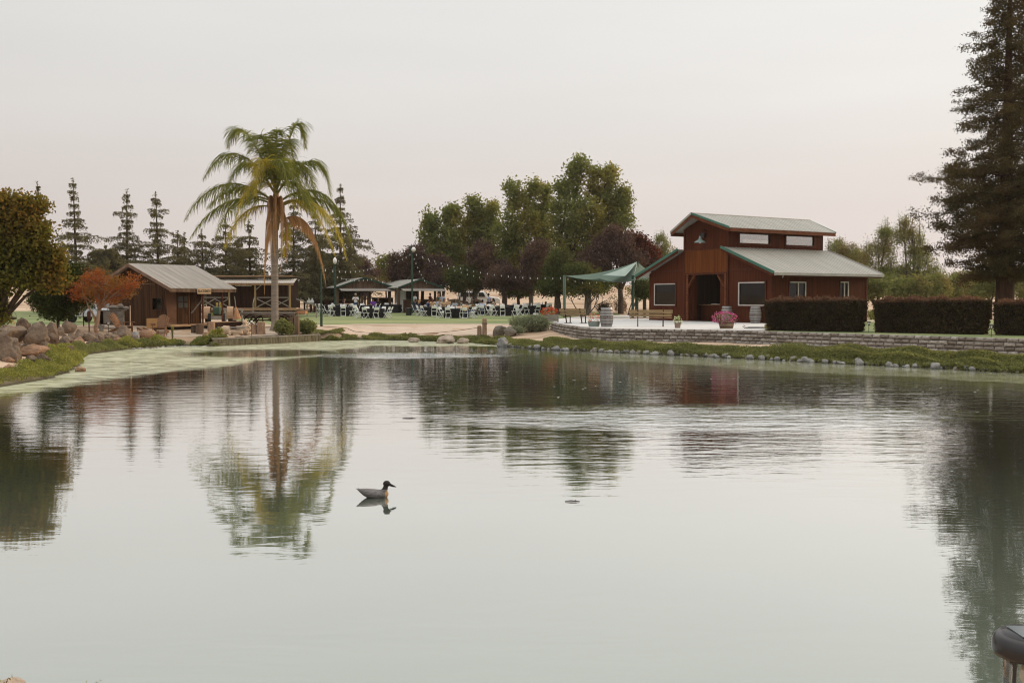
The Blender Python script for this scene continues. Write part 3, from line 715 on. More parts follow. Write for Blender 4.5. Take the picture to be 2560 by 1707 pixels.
def prow(mb, ex):
    A,B = Vector((ex,FO,HE)), Vector((ex,BO-.1,HE)); Cc, D_ = Vector((5.3,BO+.45,RDG)), Vector((5.3,-1.2,RDG))
    metal_roof(mb, A, B, Cc, D_, 30)
prow(um, E1); prow(um, E0)
um.path([(5.3,-1.22,RDG+.0),(5.3,BO+.46,RDG+.0)], .06, 5)
umo = um.build('roof', M['roofmetal'], barn)
def trim(p0, p1, h, m_, par, name='edge_trim', w_=.05, drop=0):
    mb = MB(); p0 = Vector(p0)-Vector((0,0,drop)); p1 = Vector(p1)-Vector((0,0,drop)); mb.beam(p0, p1, w_, h); return mb.build(name, m_, par)
# green rake edges + red barge boards under them, eave fascias
trim((TR+.76,FO-.03,EAVE), (T2-.02,FO-.03,SHED+.06), .15, M['greentrim'], rr)
trim((TR+.66,FO-.0,EAVE-.1), (T2-.0,FO-.0,SHED-.05), .17, M['redtrim'], rr, 'barge_board', .045, .03)
trim((TL-.76,FO-.03,EAVE), (T1,FO-.03,SHED+.06), .15, M['greentrim'], rlo)
trim((TL-.66,FO-.0,EAVE-.1), (T1,FO-.0,SHED-.05), .17, M['redtrim'], rlo, 'barge_board', .045, .03)
trim((TR+.76,BO+.03,EAVE), (T2,BO+.03,SHED+.06), .12, M['roofmetal'], rr)
trim((5.3,-1.24,RDG), (E1+.02,FO-.03,HE), .12, M['greentrim'], umo)
trim((5.3,-1.20,RDG-.16), (E1,FO,HE-.15), .18, M['redfascia'], umo, 'barge_board', .045)
trim((5.3,-1.24,RDG), (E0-.02,FO-.03,HE), .12, M['roofmetal'], umo)
trim((5.3,-1.20,RDG-.16), (E0,FO,HE-.15), .18, M['redfascia'], umo, 'barge_board', .045)
trim((E1+.0,FO,HE-.13), (E1+.0,BO-.1,HE-.13), .20, M['redfascia'], umo, 'fascia')
trim((E0-.0,FO,HE-.14), (E0-.0,BO-.1,HE-.14), .22, M['redfascia'], umo, 'fascia')
trim((5.3,BO+.46,RDG-.02), (E1+.02,BO-.07,HE), .08, M['greentrim'], umo)
gt = MB(); gt.bx(TR+.74, TR+.86, FO, BO, EAVE-.15, EAVE-.01); gt.build('gutter', mat('pale grey gutter', (.40,.385,.36), (.34,.33,.31), 2, .5), rr)
gt = MB(); gt.bx(TR+.60, TR+.735, FO+.06, BO-.06, EAVE-.22, EAVE-.06); gt.build('fascia', M['redtrim'], rr)
hook = MB(); hook.path([(TR+.8,FO+.65,EAVE-.14),(TR+.8,FO+.65,EAVE-.24),(TR+.8,FO+.6,EAVE-.28)],.02,5); hook.build('hook', M['alu'], rr)
# soffits
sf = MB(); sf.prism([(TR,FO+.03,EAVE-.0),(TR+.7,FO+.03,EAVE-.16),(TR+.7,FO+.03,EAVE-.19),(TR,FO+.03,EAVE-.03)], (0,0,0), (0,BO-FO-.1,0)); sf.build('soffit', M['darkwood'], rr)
# corner boards, bands
def trim_board(nm, *a):
    q = MB(); q.bx(*a); q.build(nm, M['redtrim'], barn)
for t_ in (T1-.06, T2-.08): trim_board('corner_board', t_, t_+.14, -.085, -.052, 0.0, MEAV+.0)
trim_board('corner_board', TL, TL+.12, -.03, -.002, 0, EAVE+.12); trim_board('corner_board', TR-.13, TR, -.03, -.002, 0, EAVE+.1)
trim_board('corner_board', TR+.002, TR+.03, -.03, .12, 0, EAVE-.02); trim_board('corner_board', TR+.002, TR+.03, SB-.12, SB, 0, EAVE-.02)
trim_board('wall_band', TL+.125, T1-.062, -.03, -.002, bz(679,1.6)-.02, bz(679,1.6)+.1)
trim_board('wall_band', T2+.065, TR-.135, -.032, -.002, bz(673.5,9)-.02, bz(673.5,9)+.1)
trim_board('wall_band', T1+.09, T2-.09, -.082, -.052, bz(623.5,5.2)-.03, bz(623.5,5.2)+.05)
trim_board('door_header', T1+.09, T2-.09, -.09, -.052, dr[3]+.0, dr[3]+.13)
# doorway: posts, braces, inner reveal, counter
dp = MB(); dp.bx(dr[0]-.12, dr[0]+.04, -.13, -.055, 0, dr[3]+.05); dp.build('door_post', M['redfascia'], barn)
dp = MB(); dp.bx(dr[1]-.02, dr[1]+.13, -.13, -.055, 0, dr[3]+.05); dp.build('door_post', M['redfascia'], barn)
for a, b_ in (((dr[0]+.05,-.10,dr[3]-.75),(dr[0]+.62,-.10,dr[3]-.04)), ((dr[1]-.03,-.10,dr[3]-.7),(dr[1]-.55,-.10,dr[3]-.04))):
    mb = MB(); mb.beam(a, b_, .09, .15, up=(0,1,0)); mb.build('door_brace', M['redfascia'], barn)
inn = MB(); ir = front_t(1789); inn.bx(ir, dr[1], .35, .45, 0, dr[3]+.3); inn.bx(dr[1]-.05, dr[1]+.05, .14, .35, 0, dr[3]+.3); inn.build('door_reveal', M['redwall'], barn)
inn = MB(); inn.bx(dr[0]-.05, dr[0]+.1, .14, .6, 0, dr[3]+.3); inn.build('door_reveal', M['redwall'], barn)
pn = MB(); pn.bx(T1+.09, T2-.09, -.068, -.052, dr[3]+.135, bz(623.5,5.2)-.035); pn.build('faded_panel', M['orangewall'], barn)
ct = MB(); ct.bx(T1+.1, T2+.6, 1.25, 1.35, 0.03, .98); ct.build('bar_front', M['redtrim'], barn)
ct = MB(); ct.bx(T1+.1, T2+.6, 1.1, 1.6, .98, 1.03); ct.build('bar_top', mat('varnished bar top', (.30,.16,.08),(.2,.1,.05),3,.3,spec=.5), barn)
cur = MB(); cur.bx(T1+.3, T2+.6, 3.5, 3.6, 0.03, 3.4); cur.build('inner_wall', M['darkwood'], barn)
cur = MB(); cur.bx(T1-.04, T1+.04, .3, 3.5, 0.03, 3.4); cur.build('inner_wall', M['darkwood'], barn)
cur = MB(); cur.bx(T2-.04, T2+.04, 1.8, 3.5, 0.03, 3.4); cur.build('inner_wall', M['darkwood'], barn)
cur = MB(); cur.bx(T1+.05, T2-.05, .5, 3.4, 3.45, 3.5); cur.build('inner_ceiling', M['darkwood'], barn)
bt = MB(); p_ = barn.location
bt.lathe([(.035,0),(.037,.02),(.037,.17),(.014,.23),(.014,.29)], n=10)
bo = bt.build('bottle', plain('blue plastic bottle', (.20,.36,.55), .2)); bo.location = (0,0,0)
def BW(x, y, z): return Vector((8.97+BU.x*x+BV.x*y, 65+BU.y*x+BV.y*y, ZP+z))
bo.location = BW(6.0, 1.3, 1.03); tag(bo, 'light blue bottle standing on the bar counter in the barn doorway', 'bottle')
pp = MB(); pp.bx(-.25,.25,-.15,.15,0,.03); po = pp.build('menu', M['whiteplastic']); po.location = BW(4.8,1.3,1.035); po.rotation_euler = (0,0,BA); tag(po, 'white papers lying on the bar counter in the barn doorway', 'papers')
# windows
def window(axis, at_, h, sgn, mull=(), fr=.055, pale=True, gk='glass', see=False, pole=None, sides='lrtb'):
    a0, a1, z0, z1 = h
    f = MB()
    def bar(u0, u1, v0, v1, o0=.0, o1=.05):
        if axis == 0: f.bx(u0, u1, at_+sgn*o0, at_+sgn*o1, v0, v1)
        else: f.bx(at_+sgn*o0, at_+sgn*o1, u0, u1, v0, v1)
    if 'l' in sides: bar(a0-.0, a0+fr, z0, z1)
    if 'r' in sides: bar(a1-fr, a1, z0, z1)
    if 't' in sides: bar(a0+fr, a1-fr, z1-fr, z1, 0, .048)
    if 'b' in sides: bar(a0+fr, a1-fr, z0, z0+fr, 0, .048)
    for m_ in mull: bar(m_-fr*.4, m_+fr*.4, z0+fr, z1-fr, 0, .044)
    fo_ = f.build('window', M['alu'] if pale else M['redtrim'], barn)
    g_ = MB()
    if axis == 0: g_.bx(a0+.01, a1-.01, at_-sgn*.03, at_-sgn*.035, z0+.01, z1-.01)
    else: g_.bx(at_-sgn*.03, at_-sgn*.035, a0+.01, a1-.01, z0+.01, z1-.01)
    g_.build('pane', M[gk], fo_)
    t_ = MB()
    if axis == 0:
        t_.bx(a0-.10, a1+.10, at_+sgn*.0, at_+sgn*.07, z0-.09, z0-.003)
        t_.bx(a0-.09, a0-.003, at_+sgn*.0, at_+sgn*.055, z0, z1+.08); t_.bx(a1+.003, a1+.09, at_, at_+sgn*.055, z0, z1+.08); t_.bx(a0, a1, at_, at_+sgn*.055, z1+.003, z1+.08)
    else:
        t_.bx(at_, at_+sgn*.07, a0-.10, a1+.10, z0-.08, z0-.003); t_.bx(at_, at_+sgn*.05, a0-.07, a0-.003, z0, z1+.06); t_.bx(at_, at_+sgn*.05, a1+.003, a1+.07, z0, z1+.06); t_.bx(at_, at_+sgn*.05, a0, a1, z1+.003, z1+.06)
    t_.build('sill', M['redtrim'], fo_)
window(0, -.001, wL, -1, fr=.06, sides='ltb'); window(0, -.001, wR, -1, fr=.07, sides='ltb')
window(1, TR+.001, w1, 1, mull=((w1[0]+w1[1])/2+.05,), fr=.06, sides='rtb'); window(1, TR+.001, w2, 1, mull=((w2[0]+w2[1])/2,), fr=.06, sides='rtb')
window(1, T2+.001, c1, 1, fr=.05, pale=False, gk='glassclear'); window(1, T2+.001, c2, 1, fr=.05, pale=False, gk='glassclear')
window(1, T1-.001, lc1, -1, fr=.04, pale=False, gk='glassclear'); window(1, T1-.001, lc2, -1, fr=.04, pale=False, gk='glassclear')
# hanging barn light and speaker
lx = front_t(1744, .9)
ml = MB(); ml.lathe([(.05,.38),(.07,.30),(.10,.18),(.24,.10),(.36,.0),(.36,-.02),(.33,-.01),(.20,.07),(.06,.12)], n=24)
lt = thing('hanging_light', 'large grey-green barn pendant light hanging under the front gable of the red barn', 'lamp', BW(lx, -.75, bz(607, lx)+.0), BA)
ml.build('lamp_shade', mat('grey green enamel', (.22,.30,.29), (.18,.25,.24), 3, .35, spec=.5), lt, smooth=True)
ml = MB(); ml.path([(0,0,.36),(0,0,.66),(0,.06,.76),(0,.24,.78),(0,.68,.70)], .02, 6); ml.build('gooseneck_arm', M['rust'], lt)
ml = MB(); ml.ell((0,0,.02),(.07,.07,.09)); ml.build('bulb', M['bulb'], lt)
ml = MB(); ml.box((0,0,0),(.26,.22,.28)); ml.box((0,.14,0),(.08,.1,.08))
sx_ = front_t(1763.5); spk_ = ml.build('speaker', M['black'], bevel=.02); spk_.location = BW(sx_, -.28, bz(589, sx_)); spk_.rotation_euler = (0,0,BA+.4)
tag(spk_, 'small black speaker box mounted high on the front gable of the red barn', 'speaker')

# ------------------------------------------------------------------ patio things
def barrel_mesh():
    t = thing('wine_barrel', 'x', 'barrel')
    prof = [(.245,0),(.265,.03),(.30,.18),(.325,.34),(.335,.47),(.325,.60),(.30,.76),(.265,.91),(.25,.94),(.235,.94),(.235,.905)]
    mb = MB(); n = 26; mb.lathe(prof, n=n)
    for k in range(n):
        pass
    mb.build('staves', M['stave'], t, smooth=False)
    mb = MB(); mb.lathe([(.236,.90),(.001,.905)], n=n); mb.build('barrel_head', M['stave'], t)
    for z0, z1 in ((.015,.075),(.20,.245),(.33,.375),(.57,.615),(.70,.745),(.865,.935)):
        mb = MB(); r0 = np.interp(z0, [p[1] for p in prof[:9]], [p[0] for p in prof[:9]])+.004; r1 = np.interp(z1, [p[1] for p in prof[:9]], [p[0] for p in prof[:9]])+.004
        mb.lathe([(r0-.006,z0),(r0,z0),(r1,z1),(r1-.006,z1)], n=n); mb.build('hoop', M['hoop'], t)
    mb = MB(); mb.ell((.02,-.333,.5),(.03,.012,.03)); mb.build('bung', M['black'], t)
    return t
bar0 = barrel_mesh(); g1 = WZ(1516.5, 817, ZP)
bar0.location = g1; bar0['label'] = 'grey oak wine barrel at the wall edge between the two benches'; bar0['group'] = 'wine barrels on the patio'
dup(bar0, BW(front_t(1817,.6), -.6, 0), .7, 'oak wine barrel behind the magenta petunia tub against the barn front', 'wine barrels on the patio')
dup(bar0, BW(front_t(1888.5,.55), -.55, 0), -.4, 'oak wine barrel under the large front window beside the hedge', 'wine barrels on the patio')

def bench(label, loc, rz, L_=2.0):
    t = thing('park_bench', label, 'bench', loc, rz, 'plank benches facing away from the pond')
    # back towards local -Y
    mb = MB(); mb.box((0,-.30,.74),(L_,.045,.17), Matrix.Rotation(-.18,3,'X')); mb.box((0,-.262,.565),(L_*.97,.045,.13), Matrix.Rotation(-.18,3,'X')); mb.build('backrest', mat('worn yellowish bench plank', (.33,.235,.12),(.19,.13,.07),2.5,.75,.3,(1,3,3)), t)
    mb = MB(); mb.box((0,-.05,.43),(L_*.96,.14,.04)); mb.box((0,.11,.43),(L_*.96,.14,.04)); mb.box((0,.27,.43),(L_*.96,.14,.04)); mb.build('seat', M['tanwood'], t)
    for s in (-1,1):
        x = s*L_*.29; mb = MB()
        mb.beam((x,-.33,.84),(x,-.10,.02),.05,.05); mb.beam((x,-.19,.39),(x,.30,.40),.045,.045); mb.beam((x,.28,.40),(x,.28,.02),.045,.045); mb.beam((x,-.30,.015),(x,.42,.015),.06,.03)
        mb.build('leg_frame', M['rust'], t)
    return t
bench('long wooden plank bench with rusty metal legs in front of the barn corner', WZ(1626, 816, ZP), -.12, 2.15)
bench('shorter wooden bench with rusty metal legs at the left end of the patio', WZ(1438, 808, ZP), -.62, 1.75)
# flower tubs
def flowers(name, par, c, r, n, cols, size, seed, mi_share=None, leafm=None, nleaf=None, hang=0):
    rs = np.random.RandomState(seed); P = shell(rs, c, r, n, .75); P = P[P[:,2] > c[2]-r[2]*(.5+hang)]
    m_ = leafmat(name+str(seed), cols, .25)
    lf = rs.normal(size=(1,3))
    leaves('blossoms', P, size, m_, par, seed, .9)
    P2 = shell(rs, c, np.array(r)*.92, nleaf or n, .5); P2 = P2[P2[:,2] > c[2]-r[2]*(.5+hang)]
    leaves('foliage', P2, size*.9, leafm or leafmat('pot plant leaves', [(.10,.17,.04),(.16,.22,.06),(.06,.11,.03)], .3), par, seed+1, .5)
def tub(label, px, py, r, h, m_, cols, fl, seed, oval=1, cat='planter', hoops=True, name='flower_tub', n=420, leafm=None, size=.055, off=(0,0)):
    l_ = WZ(px, py, ZP); t = thing(name, label, cat, l_)
    mb = MB(); mb.lathe([(r*.82,0),(r*.93,h*.5),(r,h),(r*.92,h),(r*.9,h*.85),(.001,h*.85)], n=20, sx=oval); mb.build('tub', m_, t)
    if hoops:
        mb = MB()
        for z in (.2,.72): rr_ = r*(.82+.2*z)+.006; mb.lathe([(rr_-.01,h*z),(rr_,h*z),(rr_+.004,h*(z+.1)),(rr_-.008,h*(z+.1))], n=20, sx=oval)
        mb.build('hoop', M['hoop'] if seed != 5 else M['rust'], t)
    flowers('flowers', t, (off[0], off[1], h+fl[2]*.35), fl, n, cols, size, seed, leafm=leafm, hang=.6)
    return t
tub('half barrel spilling over with magenta petunias at the wall edge', 1816, 821.5, .36, .36, mat('brown half barrel',(.26,.20,.13),(.15,.11,.07),3,.8,.3,(3,3,.5)), [(.50,.03,.22),(.28,.02,.22),(.62,.06,.25),(.70,.30,.50),(.18,.02,.16)], (.62,.42,.34), 5, n=620, off=(-.1,-.05))
tub('round grey-green tub of red and white flowers left of the wine barrel', 1485, 816.5, .31, .26, mat('grey green tub',(.22,.27,.23),(.16,.20,.17),3,.7), [(.60,.04,.03),(.75,.10,.05),(.75,.68,.6),(.55,.25,.12)], (.33,.28,.32), 6, oval=1.0, n=170)
tub('small terracotta pot of white flowers at the end of the long bench', 1694, 820, .15, .26, mat('weathered terracotta',(.30,.22,.18),(.2,.15,.12),4,.8), [(.78,.76,.66),(.7,.7,.5),(.12,.22,.06),(.75,.75,.7)], (.22,.2,.26), 7, hoops=False, name='flower_pot', cat='flower pot', n=110, size=.06)
# wooden box with red geraniums behind the shrub
t = thing('planter_box', 'square slatted wooden planter of red geraniums at the left corner of the patio', 'planter', WZ(1377,805,ZP), .3)
mb = MB()
for z in (.05,.19,.33): mb.bx(-.36,.36,-.30,.30,z,z+.125)
mb.bx(-.38,-.30,-.32,-.27,0,.47); mb.bx(.30,.38,-.32,-.27,0,.47); mb.build('box', M['greywood'], t)
flowers('geraniums', t, (-.1,0,.62), (.55,.4,.28), 420, [(.60,.05,.03),(.72,.09,.05),(.5,.03,.02),(.65,.25,.05)], .06, 8, nleaf=500, hang=.5)
# hose reel / low clutter and dry tuft near hedge
hz_ = thing('garden_hose', 'dark coiled garden hose lying on the patio beside the hedge', 'hose', WZ(1890,821.5,ZP))
mb = MB(); pts = [(math.cos(a)*(.42-.01*a)*1.4, math.sin(a)*(.25), .03+.015*(a/6.28)) for a in np.linspace(0,19,60)]; mb.path(pts,.016,5); mb.build('coil', M['black'], hz_)
mb = MB(); mb.path([(-.5,0,.03),(-.62,.0,.10),(-.55,.05,.16),(-.48,.02,.09)],.014,5); mb.build('nozzle', M['rust'], hz_)
rs = np.random.RandomState(3); P = shell(rs,(0,0,.12),(.28,.2,.16),160,.2); o = leaves('grass_tuft', P, .13, leafmat('dry grass',[(.38,.31,.13),(.28,.26,.10)],.3), None, 4, .2, up=.6)
o.location = WZ(1922,825,ZP); tag(o, 'small yellow dry grass tuft at the foot of the first hedge', 'grass tuft')

# ------------------------------------------------------------------ clipped hedges
def hedge(label, pxl, pxr, pyt, pyb, Dl, Dr, depth, seed, taper=.07):
    a = Vector((xat(pxl,Dl), Dl, 0)); b_ = Vector((xat(pxr,Dr), Dr, 0)); L_ = (b_-a).length; ang = math.atan2(b_.y-a.y, b_.x-a.x)
    t = thing('hedge', label, 'hedge', ((a.x+b_.x)/2, (a.y+b_.y)/2, .94), ang, 'clipped dark hedges along the wall')
    H = zat(pyt, (Dl+Dr)/2)-.94; rs = np.random.RandomState(seed)
    def frame(z): k = z/H; ins = taper*L_*.5*(1-k)**1.3; return L_/2-ins
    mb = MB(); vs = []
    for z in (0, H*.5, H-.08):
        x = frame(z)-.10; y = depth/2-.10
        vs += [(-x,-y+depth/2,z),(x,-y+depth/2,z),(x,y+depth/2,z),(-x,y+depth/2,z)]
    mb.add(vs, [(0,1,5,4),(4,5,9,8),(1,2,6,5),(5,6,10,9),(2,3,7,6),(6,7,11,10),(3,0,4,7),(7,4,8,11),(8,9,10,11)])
    mb.build('shade_core', mat('dark hedge interior', (.012,.010,.007), (.006,.005,.004), 8, .95), t)  # solid box core, coloured near-black to stand for shade behind the leaves
    def pts(n, side):
        u = rs.uniform(-1,1,n); v = rs.uniform(0,1,n); nn_ = np.zeros((n,3)); j = rs.normal(0,.045,n) + .05*np.sin(u*9+seed)*np.sin(v*7)+.03*np.sin(u*23+v*11)
        fz = np.array([frame(q*H) for q in v])
        if side == 'f': P = np.stack([u*fz, -j, v*H], 1); nn_[:,1] = -1
        if side == 'b': P = np.stack([u*fz, depth+j, v*H], 1); nn_[:,1] = 1
        if side == 'l': P = np.stack([-fz+j, (u+1)/2*depth, v*H], 1); nn_[:,0] = -1
        if side == 'r': P = np.stack([fz-j, (u+1)/2*depth, v*H], 1); nn_[:,0] = 1
        if side == 't': P = np.stack([u*frame(H), v*depth, H+j*1.1+.035*np.sin(u*13+seed)+.02*np.sin(u*31)-.10*np.abs(u)**8+(rs.uniform(0,1,n) > .97)*rs.uniform(0,.12,n)], 1); nn_[:,2] = 1
        return P, nn_
    A = int(L_*H*2600); P1, n1_ = pts(A, 'f'); P2, n2_ = pts(A//2, 'b'); P3, n3_ = pts(int(depth*H*2600), 'l'); P4, n4_ = pts(int(depth*H*2600), 'r')
    P = np.concatenate([P1,P2,P3,P4]); nn_ = np.concatenate([n1_,n2_,n3_,n4_])
    leaves('leaves', P, .085, LH, t, seed, .55, nrm=nn_*.5)
    P5, n5_ = pts(int(L_*depth*2600), 't'); top = P1[P1[:,2] > H*.93]
    leaves('top_leaves', np.concatenate([P5, top]), .075, LHT, t, seed+1, .45, up=.15)
    return t
hedge('clipped dark hedge in front of the barn side wall', 1913, 2150, 750.5, 829, 43.6, 41.4, 1.0, 11)
hedge('longest clipped dark hedge, between the two solar stake lights', 2186, 2463, 750.5, 836, 40.9, 38.4, 1.0, 12)
hedge('clipped dark hedge cut by the right edge of the photo', 2486, 2760, 756, 845, 38.1, 35.8, 1.0, 13)
# solar stake lights
def stake_light(label, loc, s=1, grp='solar stake lights', rz=0):
    t = thing('stake_light', label, 'garden light', loc, rz, grp)
    mb = MB(); mb.tube((0,0,-.05*s),(0,0,.30*s),.011*s); mb.build('stake', M['black'], t)
    mb = MB(); mb.lathe([(.03*s,.29*s),(.05*s,.31*s),(.05*s,.325*s),(.001,.325*s)],n=12)
    for k in range(4):
        a = k*math.pi/2+.4; mb.beam((.043*s*math.cos(a),.043*s*math.sin(a),.32*s),(.058*s*math.cos(a),.058*s*math.sin(a),.43*s),.009*s,.009*s)
    mb.build('cage', M['black'], t)
    mb = MB(); mb.lathe([(.034*s,.325*s),(.046*s,.42*s)],n=12); mb.build('lens', M['bulb'], t)
    mb = MB(); mb.lathe([(.060*s,.42*s),(.088*s,.428*s),(.088*s,.44*s),(.05*s,.462*s),(.001,.468*s)],n=20); mb.build('cap', M['black'], t)
    return t
stake_light('black solar stake light on the lawn left of the longest hedge', WZ(2172,831,.93), 1.0)
stake_light('black solar stake light between the longest hedge and the right edge hedge', WZ(2478,842.5,.93), 1.0)

# shade sails and poles
def pole(label, px, D, pyt, r=.055, m_=None, name='shade_pole', z0=None):
    x = xat(px, D); zb = ZP if z0 is None else z0; mb = MB(); mb.tube((0,0,-.1),(0,0,zat(pyt,D)-zb),r,n=10); mb.lathe([(r+.004,zat(pyt,D)-zb),(r*1.2,zat(pyt,D)-zb+.03),(.001,zat(pyt,D)-zb+.05)],n=10)
    mb.lathe([(r*2.2,-.02),(r*2.2,.015),(r*1.1,.02)], n=10)
    o = mb.build(name, m_ or M['greenpole']); o.location = (x, D, zb); return tag(o, label, 'pole')
pole('green steel pole holding the left corner of the shade cloth', 1411, 79, 689.5, .12, mat('grey green pole',(.16,.22,.19),(.12,.17,.15),3,.5))
pole('dark green steel pole in front of the taller shade cloth pole', 1582, 70, 690, .10)
pole('tallest green steel pole at the peak of the shade cloth', 1592, 78, 655, .14)
def sailmesh(label, A,B,Cc,D_, sag, m_, n=14):
    vs = []
    for i in range(n+1):
        for j in range(n+1):
            u, v = i/n, j/n; uu = u; 
            p = A.lerp(B,u).lerp(D_.lerp(Cc,u), v)
            c = (A+B+Cc+D_)/4; k = 4*u*(1-u)*(0 if j not in (0,n) else 1)
            e = .10*(4*u*(1-u)*abs(2*v-1)+4*v*(1-v)*abs(2*u-1)); p = p.lerp(c, e*.7)
            p = p + Vector((0,0,-sag*(4*u*(1-u)*.6+4*v*(1-v)*.4)))
            p.z += .03*math.sin(u*16+v*5)*math.sin(math.pi*u)*math.sin(math.pi*v)
            vs.append(p)
    fs = [(i*(n+1)+j, (i+1)*(n+1)+j, (i+1)*(n+1)+j+1, i*(n+1)+j+1) for i in range(n) for j in range(n)]
    me = bpy.data.meshes.new('shade_sail'); O = Vector(A); me.from_pydata([tuple(p-O) for p in vs], [], fs); me.materials.append(m_)
    o = bpy.data.objects.new('shade_sail', me); COL.objects.link(o); o.location = O
    md = o.modifiers.new('s','SOLIDIFY'); md.thickness = .015
    for p in me.polygons: p.use_smooth = True
    return tag(o, label, 'shade cloth', 'green shade cloths between poles and barn')
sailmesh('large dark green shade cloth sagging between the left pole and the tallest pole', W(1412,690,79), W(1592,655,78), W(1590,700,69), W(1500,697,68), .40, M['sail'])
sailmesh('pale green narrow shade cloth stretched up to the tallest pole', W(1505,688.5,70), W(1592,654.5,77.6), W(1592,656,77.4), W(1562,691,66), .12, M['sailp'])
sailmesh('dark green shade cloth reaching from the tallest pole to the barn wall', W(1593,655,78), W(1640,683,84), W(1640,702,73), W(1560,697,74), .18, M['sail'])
# ------------------------------------------------------------------ blacksmith cabin (local x = gable direction to the left/back, y = length)
ZC = .76
CA = math.atan2(.84, .57) - math.pi/2          # local y axis points into the depth
cabin = thing('cabin', 'old board cabin with tin gable roof and a painted sign on its porch fascia', 'cabin', (-18.7, 54.5, ZC), CA)
CV = Vector((-math.sin(CA), math.cos(CA))); CU = Vector((-math.cos(CA), -math.sin(CA)))   # CU: towards the far gable eave (local -x)
def CWp(h, s, z=0): return Vector((-18.7+CU.x*h+CV.x*s, 54.5+CU.y*h+CV.y*s, ZC+z))
def cab_s(px, h):
    k = (px-1280)/F; x0, y0 = -18.7+CU.x*h, 54.5+CU.y*h; return (k*y0-x0)/(CV.x-k*CV.y)
def cab_h(px, s):
    k = (px-1280)/F; x0, y0 = -18.7+CV.x*s, 54.5+CV.y*s; return (k*y0-x0)/(CU.x-k*CU.y)
hR, hL = 3.7, 6.7
LN = 4.6
ze, zr = zat(720.5,54.5)-ZC, zat(659.5,56.6)-ZC
slp = (zr-ze)/hR; zl = zr-slp*(hL-hR)
rf = MB(); metal_roof(rf, (0,0,ze),(0,LN,ze),(-hR,LN,zr),(-hR,0,zr), 46, .025, .03, .05)
rfo = rf.build('roof', M['rooftin'], cabin)
rf = MB(); metal_roof(rf, (-hL,0,zl),(-hL,LN,zl),(-hR,LN,zr),(-hR,0,zr), 46, .025, .03, .05); rf.build('roof', M['rooftin'], cabin)
trim((0.02,-.02,ze-.06),(-hR,-.02,zr-.06),.17,mat('brown barge board',(.26,.17,.12),(.16,.10,.07),3,.8),rfo,'barge_board',.04)
trim((-hL,-.02,zl-.06),(-hR,-.02,zr-.06),.17,MATS['brown barge board'],rfo,'barge_board',.04)
trim((-.04,0,ze-.12),(-.04,LN,ze-.12),.16,M['oldwood2'],rfo,'fascia',.03)
def boards(mb, a0, a1, ztop, axis, at_, th, z0=0, holes=(), bw_=.17, seed=0):
    rs = random.Random(seed); u = a0
    while u < a1-1e-3:
        u1 = min(a1, u+bw_*rs.uniform(.8,1.25)); o_ = rs.uniform(0,.014)
        segs = [(z0, None)]
        for h in holes:
            if h[0] <= (u+u1)/2 <= h[1]: segs = [(z0, h[2]), (h[3], None)]
        for s0, s1 in segs:
            za, zb = (ztop(u), ztop(u1)) if s1 is None else (s1, s1); zc = s0
            a_, b_ = at_-o_, at_+th+o_
            if min(za,zb)-zc < .02: continue
            if axis == 0: mb.prism([(u+.004,a_,zc),(u1-.004,a_,zc),(u1-.004,a_,zb),(u+.004,a_,za)],(0,0,0),(0,b_-a_,0))
            else: mb.prism([(a_,u+.004,zc),(a_,u1-.004,zc),(a_,u1-.004,zb),(a_,u+.004,za)],(0,0,0),(b_-a_,0,0))
        u = u1
hin = .95
def gt_(x): h = -x; return (ze+slp*h if h <= hR else zr-slp*(h-hR))-.05
gw = MB(); wh = (-cab_h(379,.35), 0); 
wx0, wx1 = -cab_h(381,.35), -cab_h(408,.35)
boards(gw, -6.05, -hin, gt_, 0, .35, .05, holes=[(wx0, wx1, .95, 1.62)], seed=1); gw.build('gable_wall', M['oldwood'], cabin)
ww = MB(); ww.bx(wx0-.03,wx0+.06,.30,.345,.9,1.66); ww.bx(wx1-.06,wx1+.03,.30,.345,.9,1.66); ww.bx(wx0+.06,wx1-.06,.30,.345,1.58,1.66); ww.bx(wx0+.06,wx1-.06,.30,.345,.9,.97)
wwo = ww.build('window', M['oldwood'], cabin); g_ = MB(); g_.bx(wx0,wx1,.38,.385,.95,1.62); g_.build('pane', M['glass'], wwo)
gw = MB(); s0, s1 = .42, cab_s(503, hin); dA, dB = cab_s(443,hin), cab_s(476,hin)
boards(gw, s0, s1, lambda s: ze+slp*hin-.08, 1, -hin-.03, .05, holes=[(dA,dB,0.0,1.78)], seed=2); gw.build('porch_wall', M['oldwood'], cabin)
gw = MB(); boards(gw, s0+.02, dA-.08, lambda s: ze+.2, 1, -hin+.022, .01, seed=3, bw_=1.2); gw.build('smooth_panel', mat('smooth brown panel',(.15,.075,.045),(.11,.055,.032),2,.7), cabin)
gw = MB(); boards(gw, -6.05, -hin, gt_, 0, s1-.05, .05, seed=5); gw.build('back_wall', M['darkwood'], cabin)
gw = MB(); boards(gw, .42, s1-.06, lambda s: zl+.1, 1, -6.05, .05, seed=6); gw.build('side_wall', M['darkwood'], cabin)
dd = MB(); dd.bx(-hin-.02,-hin+.01,dA+.02,dB-.02,.02,1.0)
for z in (1.0,1.35,1.7): dd.bx(-hin-.02,-hin+.015,dA+.02,dB-.02,z,z+.06)
for f in (0,.5,1): q = dA+.02+(dB-dA-.1)*f; dd.bx(-hin-.02,-hin+.018,q,q+.06,1.06,1.7)
ddo = dd.build('door', M['oldwood'], cabin); g_ = MB(); g_.bx(-hin-.01,-hin-.005,dA+.03,dB-.03,1.02,1.74); g_.build('pane', glassmat('dusty pane', (.10,.10,.09), .3), ddo)
pf = MB(); pf.bx(-hin+.0,-.12,.1,LN+.3,.02,.14)
